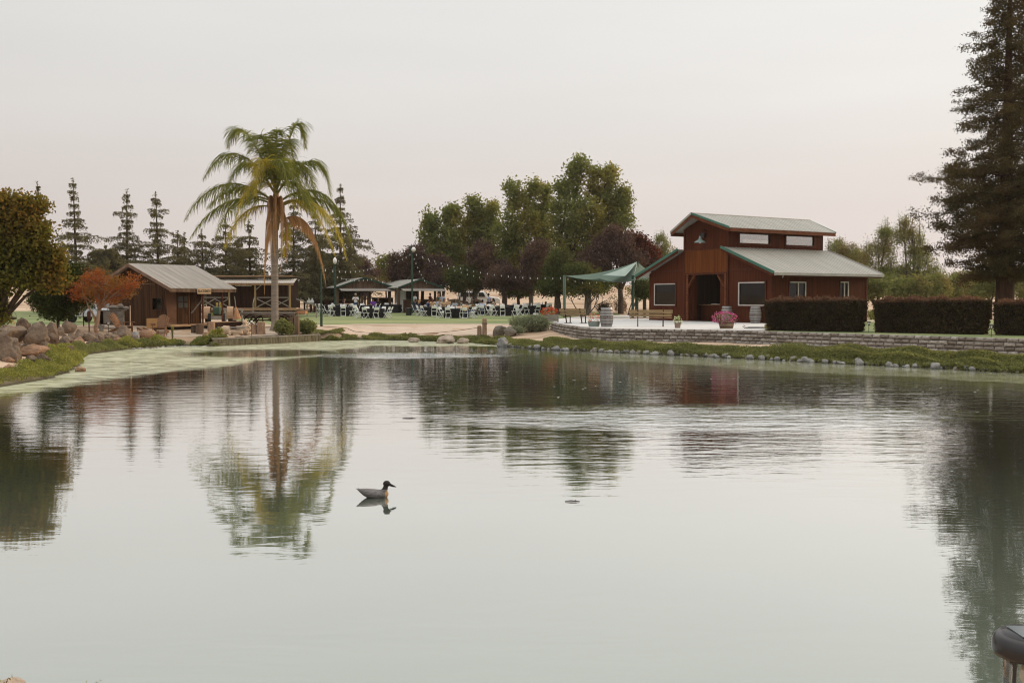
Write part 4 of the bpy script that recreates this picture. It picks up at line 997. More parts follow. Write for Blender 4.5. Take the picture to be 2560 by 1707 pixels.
pf.bx(-4.5,-hin,s1+.02,LN+.3,.02,.14); pf.build('porch_floor', M['tanwood'], cabin)
for i, (px, hh_) in enumerate(((415,.25),(472,.25),(507,.3),(556,.3))):
    s_ = cab_s(px, hh_); rr_ = .05; mb = MB(); 
    if i == 0: mb.path([(-hh_,s_,.0),(-hh_+.03,s_,.7),(-hh_-.04,s_,1.3),(-hh_+.02,s_,ze-.1)], [.06,.05,.055,.045], 7)
    else: mb.path([(-hh_,s_,.14),(-hh_+.01,s_,.9),(-hh_,s_,ze-.06)], rr_, 7)
    mb.build('porch_post', mat('red brown post',(.15,.055,.03),(.08,.03,.018),3,.8,.3) if i > 1 else M['oldwood'], cabin)
mb = MB(); s_ = cab_s(503,hin); mb.beam((-.3,s_-.2,1.75),(-.85,s_-.75,.75),.07,.07); mb.build('brace', M['greywood'], cabin)
# sign on the fascia
sg = thing('signboard', 'small tan painted BLACKSMITH sign hanging on the cabin porch fascia', 'sign', CWp(-.02, cab_s(511,-.02), ze-.15), CA)
s_l, s_r = cab_s(494,-.03), cab_s(528,-.03); wl_ = s_r-s_l
mb = MB(); mb.bx(.0,.03,-wl_/2,wl_/2,-.15,.15); mb.build('board', mat('tan sign paint',(.56,.42,.28),(.46,.33,.21),4,.8), sg, bevel=.004)
def lettering(txt, par, size, loc, rot, m_, sx=1):
    fc = bpy.data.curves.new('lettering','FONT'); fc.body = txt; fc.size = size; fc.align_x = 'CENTER'; fc.align_y = 'CENTER'; fc.extrude = .004; fc.offset = .004
    fc.materials.append(m_); o = bpy.data.objects.new('lettering', fc); COL.objects.link(o); o.parent = par; o.location = loc; o.rotation_euler = rot; o.scale = (sx,1,1); return mesh_text(o)
lettering('BLACKSMITH', sg, .21, (.036,0,0), (math.pi/2,0,math.pi/2), mat('faded brown sign paint',(.13,.10,.06),(.10,.08,.05),9,.8), wl_/1.35)
# clutter at the cabin
def simple(name, label, cat, loc, rz, parts, group=None):
    t = thing(name, label, cat, loc, rz, group)
    for n_, mb, m_ in parts: mb.build(n_, m_, t)
    return t
# grey cupboard left of the cabin
def cupboard():
    l_ = gnd(279,822); t = thing('cupboard', 'grey weathered workbench cupboard with drawers in front of the cabin gable', 'cupboard', l_, .18)
    mb = MB(); mb.bx(-.75,.75,-.28,.28,.98,1.03); mb.build('worktop', M['greywood'], t)
    mb = MB()
    for x in (-.60,.60):
        for y in (-.25,.2): mb.bx(x-.04,x+.04,y,y+.06,0,.98)
    mb.bx(-.62,.62,-.24,.24,.22,.26); mb.bx(-.64,-.60,-.22,.22,.26,.97); mb.bx(.60,.64,-.22,.22,.26,.97); mb.build('carcass', M['greywood'], t)
    mb = MB(); mb.bx(-.36,.02,-.27,-.24,.30,.95); mb.build('door', M['greywood'], t)
    for i in range(4): mb = MB(); mb.bx(.05,.57,-.27,-.24,.30+.165*i,.30+.165*i+.15); d = mb.build('drawer', M['greywood'], t); mb = MB(); mb.box((.31,-.285,.375+.165*i),(.12,.02,.02)); mb.build('handle', M['rust'], d)
    mb = MB(); mb.bx(-.62,.58,.2,.22,.26,.97); mb.build('back_panel', M['darkwood'], t)
    return l_
lc = cupboard()
mb = MB()
tools = thing('garden_tools', 'two wooden tool handles leaning over the grey cupboard against the cabin', 'tools', lc+Vector((-.1,.45,0)))
for k, (a, b_) in enumerate((((-.35,0,.9),(-.12,.3,1.75)), ((-.25,0,.9),(0.02,.3,1.65)))): mb = MB(); mb.tube(a,b_,.018); mb.build('handle', M['tanwood'], tools)
mb = MB(); mb.box((0,0,-.3),(.5,.04,.5)); mb.build('blade', M['rust'], tools)
mb = MB(); mb.ell((0,0,.13),(.34,.16,.13)); mb.ell((.32,0,.2),(.18,.13,.15)); mb.ell((.6,.0,.1),(.2,.12,.1)); sk = mb.build('sack', M['greywood'], smooth=True); sk.location = lc+Vector((.15,0,1.03)); sk.rotation_euler = (0,0,.18); tag(sk, 'pale folded sacks lying on top of the grey cupboard', 'sacks')
ps = thing('stake', 'tall pale stake leaning upright beside the left wooden armchair', 'stake', gnd(326,826)); mb = MB(); mb.tube((0,0,0),(-.03,.1,1.35),.035,.03); mb.build('stick', M['palewood'], ps)
# adirondack chairs
def adirondack(label, loc, rz, foot=True):
    t = thing('garden_armchair', label, 'garden chair', loc, rz, 'wooden slatted garden armchairs'); m_ = M['chairwood']     # faces local -Y
    mb = MB()
    for k in range(7):
        x = (k-3)*.086; h = 1.0-.018*(k-3)**2; b0 = Vector((x*.8,.18,.24)); b1 = Vector((x*1.08,.62,h+.04)); mb.beam(b0,b1,.078,.02,up=(0,-1,.4))
    mb.build('backrest', m_, t)
    mb = MB()
    for k in range(6):
        y = -.38+.1*k; mb.bx(-.27,.27,y,y+.088,.355-.022*k-.01,.375-.022*k-.01+.0)
    mb.build('seat', m_, t)
    for s in (-1,1):
        mb = MB(); mb.beam((s*.29,-.42,.34),(s*.29,.62,.06),.025,.12); mb.beam((s*.32,-.36,.0),(s*.32,-.36,.55),.025,.11); mb.build('leg', m_, t)
        mb = MB(); mb.bx(s*.36-.07,s*.36+.07,-.46,.40,.55,.575); mb.build('armrest', m_, t)
    return t
ch1 = adirondack('brown wooden garden armchair facing right with its footrest out, beside the grey cupboard', gnd(306,832), 1.25)
ch2 = adirondack('brown wooden garden armchair facing the pond with a slatted footrest in front', gnd(397,836)+Vector((0,.3,0)), .08)
for (lb, px, py, rz) in (('flat wooden slatted footrest in front of the right facing garden armchair', 362, 833, 1.15), ('sloping wooden slatted footrest in front of the pond facing garden armchair', 403, 841, .1)):
    t = thing('footrest', lb, 'footrest', gnd(px,py), rz); mb = MB()
    for k in range(7): mb.beam((-.24,.30-.1*k,.30-.035*k),(.24,.30-.1*k,.30-.035*k),.085,.02)
    mb.build('slats', M['chairwood'], t); mb = MB(); mb.beam((-.22,.34,.28),(-.22,-.34,.04),.025,.09); mb.beam((.22,.34,.28),(.22,-.34,.04),.025,.09); mb.bx(-.24,-.2,.26,.3,0,.3); mb.bx(.2,.24,.26,.3,0,.3); mb.build('frame', M['chairwood'], t)
t = thing('wooden_box', 'yellow pine box with a hand slot between the two garden armchairs', 'box', gnd(371,825)+Vector((0,.8,0)), .25)
mb = MB(); mb.bx(-.34,.34,-.3,.3,0,.25); mb.bx(-.34,.34,-.3,.3,.34,.62); mb.bx(-.34,-.12,-.3,.3,.25,.34); mb.bx(.12,.34,-.3,.3,.25,.34); mb.build('box', M['crate'], t)
# stumps with anvils etc.
def stump_(label, px, py, r, h, seed=0, tilt=0, m_=None):
    l_ = gnd(px,py); t = thing('log_stump', label, 'log stump', l_, seed, 'upright log stumps in the yard'); rs = random.Random(seed)
    mb = MB(); n = 14; prof = [1.06,1.0,.98,1.0]
    vs = []; 
    for i, f in enumerate((0,.33,.7,1)):
        for k in range(n): a = 2*math.pi*k/n; q = r*prof[i]*(1+.06*math.sin(3*a+seed)); vs.append((q*math.cos(a)+tilt*f, q*math.sin(a), h*f))
    mb.add(vs, [(i*n+k, i*n+(k+1)%n, (i+1)*n+(k+1)%n, (i+1)*n+k) for i in range(3) for k in range(n)]+[tuple(range(3*n,4*n))]); mb.build('bark', m_ or M['stump'], t)
    mb = MB(); mb.lathe([(r*.93,0),(r*.9,.012),(.001,.014)],c=(tilt,0,h),n=n); mb.build('cut_face', M['tanwood'], t)
    return t
sr = M['bark']
stump_('tall pale upright log stump in front of the cabin porch', 529, 839, .20, .74, 1)
stump_('log stump standing right of the carved animal bench, nearest the palm', 653, 836, .21, .66, 2)
stump_('wide short brown log stump behind the carved animal', 630, 836, .26, .52, 3, .03)
stump_('brown stump with iron tools under the cabin sign', 500, 835, .20, .55, 4, 0, M['oldwood2'])
stump_('dark log stump on the porch edge holding an anvil block', 485, 832, .15, .42, 5, 0, M['bark'])
an_b = stump_('small barrel-like stump on the porch behind the carved bench', 582, 822, .19, .30, 6, 0, M['oldwood2'])
stump_('leaning log cut into the slope beside the slate stack', 512, 845, .17, .30, 7, .1, M['stump'])
an = thing('anvil', 'dark iron anvil standing on the small stump by the cabin porch', 'anvil', an_b.location+Vector((0,0,.31)), .2)
mb = MB(); mb.box((0,0,.03),(.22,.14,.06)); mb.box((0,0,.09),(.10,.08,.08)); mb.box((0,0,.16),(.26,.10,.08)); mb.path([(.13,0,.16),(.2,0,.165),(.28,0,.18)],[.045,.03,.005],8); mb.build('anvil_body', M['rust'], an, bevel=.008)
# low log bench on the porch side
bb = thing('log_bench', 'low plank step running along the right part of the cabin porch', 'step', CWp(-.5,3.4,0), CA)
mb = MB(); mb.bx(-.3,.2,-1.1,1.2,.0,.22); mb.build('step_block', M['darkwood'], bb); mb = MB(); mb.bx(-.34,.24,-1.15,1.25,.222,.26); mb.build('plank', M['tanwood'], bb)
# carved animal bench: log body + sitting figure, fused with a remesh
def remesh(o, vox):
    md = o.modifiers.new('r','REMESH'); md.mode = 'VOXEL'; md.voxel_size = vox; md.use_smooth_shade = True
    dg = bpy.context.evaluated_depsgraph_get(); me = bpy.data.meshes.new_from_object(o.evaluated_get(dg)); o.modifiers.clear(); old = o.data; o.data = me; return o
def carved():
    l_ = gnd(577,838); t = thing('carved_log_bench', 'pale carved wooden animal on four feet with a plank seat across its back', 'carved bench', l_, -.05)
    mb = MB(); mb.path([(-.42,0,.26),(-.36,0,.27),(-.1,0,.26),(.02,0,.25)],[.17,.23,.22,.16],14)
    mb.ell((-.46,0,.24),(.13,.2,.2)); 
    for x in (-.36,-.02):
        for y in (-.14,.14): mb.tube((x,y,.2),(x+.03,y*1.2,0),.08,.07,8)
    mb.path([(0,0,.2),(.25,0,.17),(.5,0,.16),(.62,0,.15)],[.13,.12,.10,.09],10)
    o = mb.build('carved_body', M['palewood'], t, fix=False); remesh(o, .025)
    mb = MB(); mb.box((.30,0,.40),(.95,.26,.07)); mb.build('seat', M['greywood'], t, bevel=.01)
    l2 = gnd(613,838); t2 = thing('carved_bear', 'pale carved wooden bear sitting upright at the right end of the log bench', 'carved animal', l2, .15)
    mb = MB(); mb.ell((0,0,.24),(.20,.20,.24)); mb.ell((0,0,.44),(.16,.16,.2)); mb.ell((-.01,-.02,.68),(.125,.13,.125)); mb.ell((0,-.15,.655),(.06,.08,.05))
    for s in (-1,1): mb.ell((s*.10,0,.79),(.035,.02,.04)); mb.path([(s*.13,-.03,.5),(s*.30,-.12,.36),(s*.13,-.2,.22)],[.06,.055,.05],8); mb.path([(s*.13,-.05,.1),(s*.17,-.22,.09),(s*.30,-.27,.12)],[.09,.08,.05],8)
    mb.ell((.24,-.12,.12),(.11,.07,.07)); o = mb.build('carved_body', M['palewood'], t2, fix=False); remesh(o, .02)
    mb = MB(); mb.ell((-.045,-.14,.70),(.012,.01,.014)); mb.ell((.045,-.14,.70),(.012,.01,.014)); mb.ell((0,-.225,.67),(.02,.012,.014)); mb.build('painted_eyes_and_nose', M['black'], t2)
carved()
# small figurine of pale wood / white solar lamp posts in the yard
stake_light('small copper capped stake light beside the boulder left of the armchair', gnd(271,832), 1.35)
stake_light('small copper capped stake light in front of the tall log stump', gnd(541,842), 1.0)
t = thing('stake_lamp', 'thin rusty stake carrying a white lamp head in front of the carved bear', 'garden light', gnd(629,842)); mb = MB(); mb.tube((0,0,0),(0,0,.72),.012); mb.build('stake', M['rust'], t); mb = MB(); mb.ell((0,0,.76),(.055,.05,.05)); mb.box((.02,0,.80),(.10,.05,.02)); mb.build('lamp_head', M['whiteplastic'], t)
# flat slate stack at the left end of the wood wall
for k in range(7):
    r_ = random.Random(k); mb = MB(); mb.lathe([(.20,0),(.25,.03),(.24,.07),(.12,.09)], n=9, sx=1.25, sy=.8)
    o = mb.build('flat_stone', M['greystone']); l_ = WZ(509+r_.uniform(-3,4),862,.02); o.location = l_+Vector((0,0,.06*k)); o.rotation_euler = (r_.uniform(-.12,.12), r_.uniform(-.12,.12), k*1.3)
    tag(o, 'dark flat stone stacked at the left end of the wooden bank wall', 'stone', 'stack of flat stones')
# timber bank wall
tw = [WZ(px, py, 0) for px, py in [(530,865.5),(640,861),(720,857),(800,852.5)]]
t = thing('timber_bank_wall', 'low weathered plank wall holding the bank below the palm tree', 'wall', (tw[0].x, tw[0].y, 0))
mb = MB(); O = Vector((tw[0].x, tw[0].y, 0)); cp = MB(); rs = random.Random(2)
for a, b_ in zip(tw[:-1], tw[1:]):
    a = a-O+Vector((0,.06,0)); b2 = b_-O+Vector((0,.06,0)); L_ = (b2-a).length; d = (b2-a).normalized(); s = 0
    while s < L_-.02:
        e_ = min(L_, s+.30); p0 = a+d*(s+.004); p1 = a+d*(e_-.004); o_ = rs.uniform(0,.02)
        nn_ = Vector((d.y,-d.x,0)); p0 = p0+nn_*o_; p1 = p1+nn_*o_; s = e_
        mb.prism([p0+Vector((0,0,-.3)), p0+nn_*.03+Vector((0,0,-.3)), p0+nn_*.03+Vector((0,0,.37)), p0+Vector((0,0,.37))], p0, p1)
    cp.prism([a+Vector((0,.04,.33)), a+Vector((0,-.10,.33)), a+Vector((0,-.10,.40)), a+Vector((0,.04,.40))], a, b2)
mb.build('planks', mat('damp mossy planks',(.20,.17,.115),(.075,.065,.04),2.4,.9,.5,(3,3,.7)), t); cp.build('cap_board', M['greywood'], t)
# railroad-tie posts in the bush by the palm, rope posts
def rope_posts(label, px, py, H1, H2, r, m_, dx=.28, rope=True, sq=False):
    l_ = gnd(px,py); t = thing('rope_post', label, 'posts', l_)
    for k, (x, h) in enumerate(((-dx/2,H1),(dx/2,H2))):
        mb = MB()
        if sq: mb.box((x,0,h/2),(r*2,r*2,h)); mb.build('post', m_, t, bevel=.01)
        else:
            mb.lathe([(r*1.05,-.1),(r,h*.5),(r*.95,h-.05),(r*.6,h),(.001,h+.02)],c=(x,0,0),n=12); mb.build('post', m_, t)
    if rope:
        mb = MB(); pts = [(dx/2+math.cos(a)*(r+.012), math.sin(a)*(r+.012), H2*.72+.03*a/6.28) for a in np.linspace(0,12.5,30)]; mb.path(pts,.014,5)
        pts = [(math.cos(a)*(dx/2+r+.03), math.sin(a)*(r+.03), H1*.12+.035*a/6.28) for a in np.linspace(0,19,44)]; mb.path(pts,.018,5); mb.build('rope_coil', M['rope'], t)
    return t
rp = rope_posts('pair of bound log posts with rope at the middle of the far bank', 1205, 847, .72, 1.12, .125, M['stump'])
rope_posts('pair of short square timber posts standing in the bush right of the palm', 735, 838, .92, 1.02, .13, M['oldwood2'], .30, False, True)
def cable(name, label, cat, pts3, r, m_, par=None):
    O = Vector(pts3[0]); mb = MB(); mb.path([Vector(p)-O for p in pts3], r, 4)
    o = mb.build(name, m_, par); o.location = O
    if label: tag(o, label, cat)
    return o
ra = gnd(806,817)+Vector((0,0,.03)); rb_ = rp.location+Vector((-.14,0,.62)); pr = []
for u in np.linspace(0,1,24):
    p = ra.lerp(rb_,u); p.z -= .75*4*u*(1-u)*.55; p.z = max(p.z, tz(p.x,p.y)+.02); pr.append(p)
cable('rope', 'dark rope sagging along the gravel path to the bound log posts', 'rope', pr, .016, M['rust'])
# ------------------------------------------------------------------ boulders
def rock(name, label, cat, c, r, m_, seed, rz=0, tilt=0, group=None, sub=3, amp=.22, flat=0):
    bm = bmesh.new(); bmesh.ops.create_icosphere(bm, subdivisions=sub, radius=1)
    off = Vector((seed*7.31, seed*3.7, seed*1.9))
    for v in bm.verts:
        p = v.co.copy(); n1_ = mnoise.noise(p*.9+off); n2_ = mnoise.noise(p*2.3+off*2); n3_ = mnoise.noise(p*5+off)
        k = 1+amp*1.5*n1_+amp*.75*n2_+amp*.42*n3_
        q = p*k
        # facets: clip against a few planes
        rs = random.Random(seed)
        for _ in range(9):
            d = Vector((rs.gauss(0,1), rs.gauss(0,1), rs.gauss(0,.8))).normalized(); lim = rs.uniform(.58,.9); e_ = q.dot(d)-lim
            if e_ > 0: q -= d*e_*.85
        v.co = Vector((q.x*r[0], q.y*r[1], q.z*r[2]))
    me = bpy.data.meshes.new(name); bm.to_mesh(me); bm.free(); me.materials.append(m_)
    me.polygons.foreach_set('use_smooth', [True]*len(me.polygons))
    o = bpy.data.objects.new(name, me); COL.objects.link(o); o.location = c; o.rotation_euler = (0, tilt, rz)
    return tag(o, label, cat, group)
BL = [ # left, right, top, bottom, material, seed, tilt, label
 (34,69,798,838,'boulderd',1,0,'dark brown boulder at the back of the pile beside the small barrel ornament'),
 (-34,57,814,856,'boulder',2,.1,'large rough brown boulder cut by the left edge of the photo, upper row'),
 (-26,38,845,905,'boulder',3,0,'big rounded brown boulder at the left edge above the weeds'),
 (55,108,817,866,'boulder',4,.55,'large tilted boulder with a pale slanted top, perched on the tan slab'),
 (73,110,801,834,'boulderd',5,0,'rounded dome shaped boulder standing left of the tall egg shaped one'),
 (109,137,806,846,'boulder',6,0,'tall egg shaped upright boulder in the back row'),
 (133,154,816,842,'boulder',7,0,'small round boulder between the egg shaped one and the tree trunk'),
 (150,184,801,836,'boulder',8,0,'tall block shaped boulder just right of the small tree trunk'),
 (133,176,840,865,'boulder',9,.25,'smooth slanting boulder low at the end of the weeds'),
 (157,182,835,858,'boulder',10,0,'half buried tan boulder below the block shaped one'),
 (177,208,826,853,'boulder',11,0,'grey brown boulder under the left side of the orange maple'),
 (177,205,844,863,'bouldert',12,0,'low lumpy tan rock in front of the boulder row'),
 (38,113,862,894,'bouldert',13,.05,'broad orange tan slab carrying the tilted boulder'),
 (81,113,886,913,'boulderd',14,0,'squarish dark boulder at the edge of the weeds below the slab'),
 (52,84,889,909,'boulder',15,0,'low brown rock left of the squarish dark boulder'),
 (104,136,832,863,'boulderd',16,.3,'jumbled dark rock wedged below the egg shaped boulder'),
 (-6,22,911,927,'bouldert',17,0,'flat pinkish rock low at the left edge of the photo'),
 (126,166,863,890,'boulderd',18,.4,'dark reddish rock sloping into the weeds'),
 (206,237,831,856,'boulder',19,.1,'blocky boulder left of the maple trunk'),
 (232,255,833,855,'boulder',20,.3,'pointed slanting boulder directly in front of the maple trunk'),
 (249,268,833,854,'boulder',21,0,'narrow pale faced boulder right of the maple trunk'),
 (264,289,832,852,'boulder',22,0,'rounded olive brown boulder left of the largest smooth boulder'),
 (275,324,820,851,'boulder',23,.35,'largest smooth boulder sloping down to the right in front of the armchair'),
 (318,342,831,849,'greystone',24,.2,'dark grey angular rock at the end of the cut log'),
 (-8,12,880,902,'boulder',25,0,'grey rock tucked under the big rounded boulder at the left edge'),
]
for l, r_, tp, bt_, m_, sd_, tl, lb in BL:
    g0 = gnd((l+r_)/2, min(bt_, 966)); D = g0.y+.25
    if sd_ == 4: D += .25
    zt = zat(tp, D); zb = zat(bt_, D); wx_ = mpx(r_-l, D)/2; hz2 = (zt-zb)/2
    rock('boulder', lb, 'boulder', (xat((l+r_)/2, D), D+.25, (zt+zb)/2-.04), (wx_*1.16, wx_*.95, hz2*1.26), M[m_], sd_, 0, -tl*.4, 'boulders on the left bank' , 4, .30)
rk = random.Random(12); rp0 = []
PILE = [(60,845),(20,868),(95,842),(118,868),(70,880),(130,872),(45,895),(20,905),(100,900),(150,858),(165,865),(185,858),(205,860),(228,860),(245,862),(262,860),(280,858),(300,858),(95,815),(55,815),(160,845),(125,850),(10,855),(35,850),(75,905),(110,885),(140,880),(190,862),(215,852),(330,856)]
WH = ['beside the big rounded boulder','under the tilted boulder','by the tan slab','below the egg shaped boulder','in front of the block shaped boulder','below the maple trunk']
for k, (px, py) in enumerate(PILE):
    p = gnd(px+rk.uniform(-4,4), py); s = rk.uniform(.13,.30)
    if k < 5: o = rock('field_stone', 'x', 'stone', p, (1,.85,.72), M[('boulder','boulderd','bouldert','boulder','boulderd')[k]], 150+k, 0, 0, 'small stones between the left boulders', 3, .3); rp0.append(o)
    else: o = rp0[k % 5].copy(); COL.objects.link(o)
    o.location = p+Vector((0,0,s*.25)); o.scale = (s*rk.uniform(.9,1.3), s, s); o.rotation_euler = (rk.uniform(-.4,.4),rk.uniform(-.4,.4),rk.uniform(0,6))
    o['label'] = '%s %s stone wedged %s' % ('small' if s < .2 else 'fist shaped', ('brown','dark','tan','brown','dark')[k % 5], WH[min(5, int(px/56))])
lg = thing('cut_log', 'thick tan cut log lying behind the boulders beside the armchair', 'log', gnd(361,846)+Vector((0,.15,.0)), .15)
mb = MB(); mb.path([(-.42,0,.20),(-.40,0,.2),(0,0,.22),(.40,0,.22),(.42,0,.22)],[.16,.2,.215,.2,.16],14); mb.build('log_wood', M['bouldert'], lg, smooth=True)
for l, r_, tp, bt_, m_, sd_, lb in [(1022,1048,842,857,'palestone',31,'small pale rock standing in the shallows left of the big layered rock'),(1087,1143,838,859,'palestone',32,'big pale layered rock in the shallows at the middle of the far bank'),(1141,1174,844,860,'palestone',33,'flat topped pale rock touching the big layered rock on its right'),
    (1232,1263,814,840,'mossrock',34,'upright lichen covered rock right of the bound log posts'),(1258,1292,820,842,'mossrock',35,'low lichen covered rock under the grey green shrub'),(1240,1270,846,868,'greystone',36,'smooth grey rock half hidden in the grass by the water')]:
    D = (WZ(1100,bt_-1,0).y if sd_ != 34 and sd_ != 35 else gnd((l+r_)/2,bt_).y)
    zt, zb = zat(tp,D), zat(bt_,D)
    rock('shore_rock', lb, 'rock', (xat((l+r_)/2,D), D+.1, (zt+zb)/2-.03), (mpx(r_-l,D)/2*1.08, mpx(r_-l,D)/2*.8, (zt-zb)/2*1.25), M[m_], sd_, 0, 0, 'rocks on the far bank', 4, .28)
o = rock('shore_rock', 'small pinkish rock in the algae at the tip of the weedy bank', 'rock', WZ(199,925,.05), (.20,.14,.10), M['bouldert'], 41, 0, 0, None, 3); 
rock('shore_rock', 'flat pale rock top in the bottom left corner of the photo', 'rock', W(10,1722,3.9), (.085,.10,.04), M['palestone'], 42, 0, 0, None, 3, .1)
# shoreline stones (right bank) --------------------------------------------------
rs = random.Random(9); protos = []
cols = ['greystone','greystone',mat('lighter river stone',(.44,.43,.40),(.27,.26,.245),3,.8,.5,bscale=9),'greystone',mat('brownish river stone',(.30,.265,.22),(.17,.15,.125),3,.8,.5,bscale=9)]
def shore_at(u):   # along the right shore
    pts = SHORE[19:]; cum_ = [0]
    for i in range(1,len(pts)): cum_.append(cum_[-1]+math.dist(pts[i],pts[i-1]))
    s = u*cum_[-1]; i = max(k for k in range(len(cum_)) if cum_[k] <= s); i = min(i,len(pts)-2); f = (s-cum_[i])/(cum_[i+1]-cum_[i])
    return pts[i][0]+(pts[i+1][0]-pts[i][0])*f, pts[i][1]+(pts[i+1][1]-pts[i][1])*f
for k in range(7):
    m_ = cols[k % 5]; o = rock('river_stone', 'x', 'stone', (0,0,0), (1, .8, .68), M[m_] if isinstance(m_, str) else m_, 60+k, 0, 0, 'grey stones along the right shoreline', 2, .16); protos.append(o)
LBL = {'grey': 'grey rounded stone at the waterline of the grassy right bank', 'lighter': 'pale grey rounded stone at the waterline of the grassy right bank', 'brown': 'brownish rounded stone at the waterline of the grassy right bank'}
cnt = 0
for k in range(150):
    u = (k+rs.uniform(-.4,.4))/150; u = min(.999,max(0,u)); x, y = shore_at(u); s = rs.choice([.07,.09,.11,.12,.15,.20])*rs.uniform(.8,1.15)*(.75 if u < .15 else 1)
    o = protos[k] if k < 7 else protos[k % 7].copy()
    if k >= 7: COL.objects.link(o)
    off = rs.uniform(-.10,.22); x += off*.72; y += off*.69
    o.location = (x, y, max(.0, off*.2)+s*.30); o.scale = (s*rs.uniform(.85,1.2), s, s*rs.uniform(.8,1.1)); o.rotation_euler = (rs.uniform(-.3,.3), rs.uniform(-.3,.3), rs.uniform(0,6))
    place = ('nearest the bound log posts','below the left bench','below the wine barrel between the benches','below the long bench','below the magenta petunia tub','below the first clipped hedge','below the longest clipped hedge, left half','below the longest clipped hedge, right half','near the right edge of the photo')[min(8,int(u*9))]
    sz_ = 'small' if s < .09 else ('large' if s > .15 else 'mid-sized')
    o['label'] = '%s %s rounded waterline stone %s' % (sz_, {'grey':'grey','lighter':'pale grey','brown':'brownish'}[('grey','grey','lighter','grey','brown')[(k % 7) % 5]], place)
for k in range(26):   # left bank stones under the weeds
    u = k/26; px = 330+u*190+rs.uniform(-4,4); py = np.interp(px,[330,400,470,528],[873,868,865,866]); s = rs.uniform(.05,.12)
    o = protos[(k*3)%7].copy(); COL.objects.link(o); p = WZ(px, py+rs.uniform(-.5,1.0), .01); o.location = p; o.scale = (s*1.3,s,s*.8); o.rotation_euler = (0,0,rs.uniform(0,6))
    o['label'] = 'small pale stone at the waterline under the weeds on the left bank'; o['group'] = 'small stones along the left shoreline'
# ------------------------------------------------------------------ bank vegetation
def bank_strip(label, pts, wid, n, h, m_, seed, size=.07, lean=.3, dens=1.0, tall=None):
    """weeds along a line of (x, y); several thousand little leaves in mounds"""
    rs = np.random.RandomState(seed); pts = np.array(pts); seg = np.hypot(*(np.diff(pts,axis=0).T)); cum_ = np.concatenate([[0],np.cumsum(seg)])
    s = rs.uniform(0,cum_[-1],n); X = np.interp(s,cum_,pts[:,0]); Y = np.interp(s,cum_,pts[:,1])
    i = np.clip(np.searchsorted(cum_,s)-1,0,len(seg)-1); d = np.diff(pts,axis=0)[i]/seg[i][:,None]; nx_, ny_ = -d[:,1], d[:,0]
    v = rs.beta(1.3,1.3,n); off = wid[0]+(wid[1]-wid[0])*v; X = X+nx_*off; Y = Y+ny_*off
    mound = .55+.45*np.sin(X*2.1+seed)*np.sin(Y*1.7+seed*2)+.25*np.sin(X*5+Y*4)
    n = n
    prof = np.sqrt(np.clip(1-(2*v-1)**2,0,1)); Hh = h*np.clip(mound,.25,1.2)*(.35+.65*prof)
    hz = Hh*rs.uniform(.0,1,n)**.6; Z = terrain(X,Y); Z = np.maximum(Z,-.02)+hz
    o = leaves('bank_weeds', np.stack([X,Y,Z],1)[:int(n*.62)], size*1.45, m_, None, seed, .30, up=.30)
    return tag(o, label, 'weeds', None, 'stuff')
S = SHORE
bank_strip('yellow green weeds mounded on the near left bank', [(-14.5,24.5)]+S[0:6], (.05,1.15), 34000, .34, LBY, 1, .075)
bank_strip('yellow green weeds mounded on the near left bank', [S[4],S[5],S[6]], (-.1,1.3), 12000, .42, LBY, 2, .075)
bank_strip('green weeds along the left bank below the boulders', S[6:12], (.1,1.25), 26000, .36, LB, 3, .08)
bank_strip('green weeds along the left bank below the boulders', [WZ(px,py,0)[:2] for px,py in [(345,873),(400,868.5),(460,865),(505,866)]], (.35,1.7), 16000, .50, LBY, 4, .085)
bank_strip('green grass along the far bank of the pond', S[14:20], (-.05,1.6), 44000, .27, LB, 5, .10)
bank_strip('green weeds trailing over the timber wall', [WZ(px,py,0)[:2] for px,py in [(650,860),(720,856.5),(800,852),(860,851)]], (-.12,.22), 5000, .30, LB, 6, .07)
bank_strip('green grass growing over the right bank stones', S[19:], (-.02,1.5), 90000, .26, LB, 7, .085)
bank_strip('green grass growing over the right bank stones', S[24:]+[(16.9,30)], (.25,1.7), 36000, .42, LB, 8, .085)
def bush(name, label, cat, px, py, rx, rz_, n, m_, seed, size=.09, dy=None, tall=0, up=.1, grp=None, inner=.35, aspect=.5):
    l_ = gnd(px,py); t = thing(name, label, cat, l_, 0, grp); rs = np.random.RandomState(seed)
    P = []
    for k in range(7):
        a = rs.uniform(0,6.28); q = rs.uniform(.1,.55); P.append(shell(rs,(q*rx*math.cos(a), q*rx*.7*math.sin(a), rz_*rs.uniform(.32,.62)),(rx*rs.uniform(.42,.6),rx*.45,rz_*rs.uniform(.36,.5)), n//7, inner))
    P = np.concatenate(P); P = P[P[:,2] > .02]
    leaves('foliage', P, size, m_, t, seed, aspect, up=up)
    mb = MB()
    for k in range(9):
        a = rs.uniform(0,6.28); q = rs.uniform(.2,.7); mb.path([(0,0,-.05),(q*rx*.5*math.cos(a),q*rx*.4*math.sin(a),rz_*.4),(q*rx*math.cos(a),q*rx*.6*math.sin(a),rz_*.75)],[.02,.013,.006],4)
    mb.build('stems', M['bark'], t); return t
bush('bush','low leafy green bush at the palm foot, left of the square posts','bush',706,838,.65,.85,2600,LB,21,.11)
bush('bush','rounded yellow green bush right of the square posts','bush',767,841,.75,.85,3400,LB,22,.11)
bush('shrub','spiky grey green shrub at the left end of the block wall','shrub',1330,829,1.35,.95,6500,LS,23,.20,up=.7,aspect=.14)
bush('shrub','lower grey green shrub spilling beside the lichen covered rocks','shrub',1288,838,.7,.5,2200,LS,24,.16,up=.6,aspect=.14)
bush('bush','green bush in front of the second cabin steps','bush',640,795,.9,.9,2200,LB,25,.13)
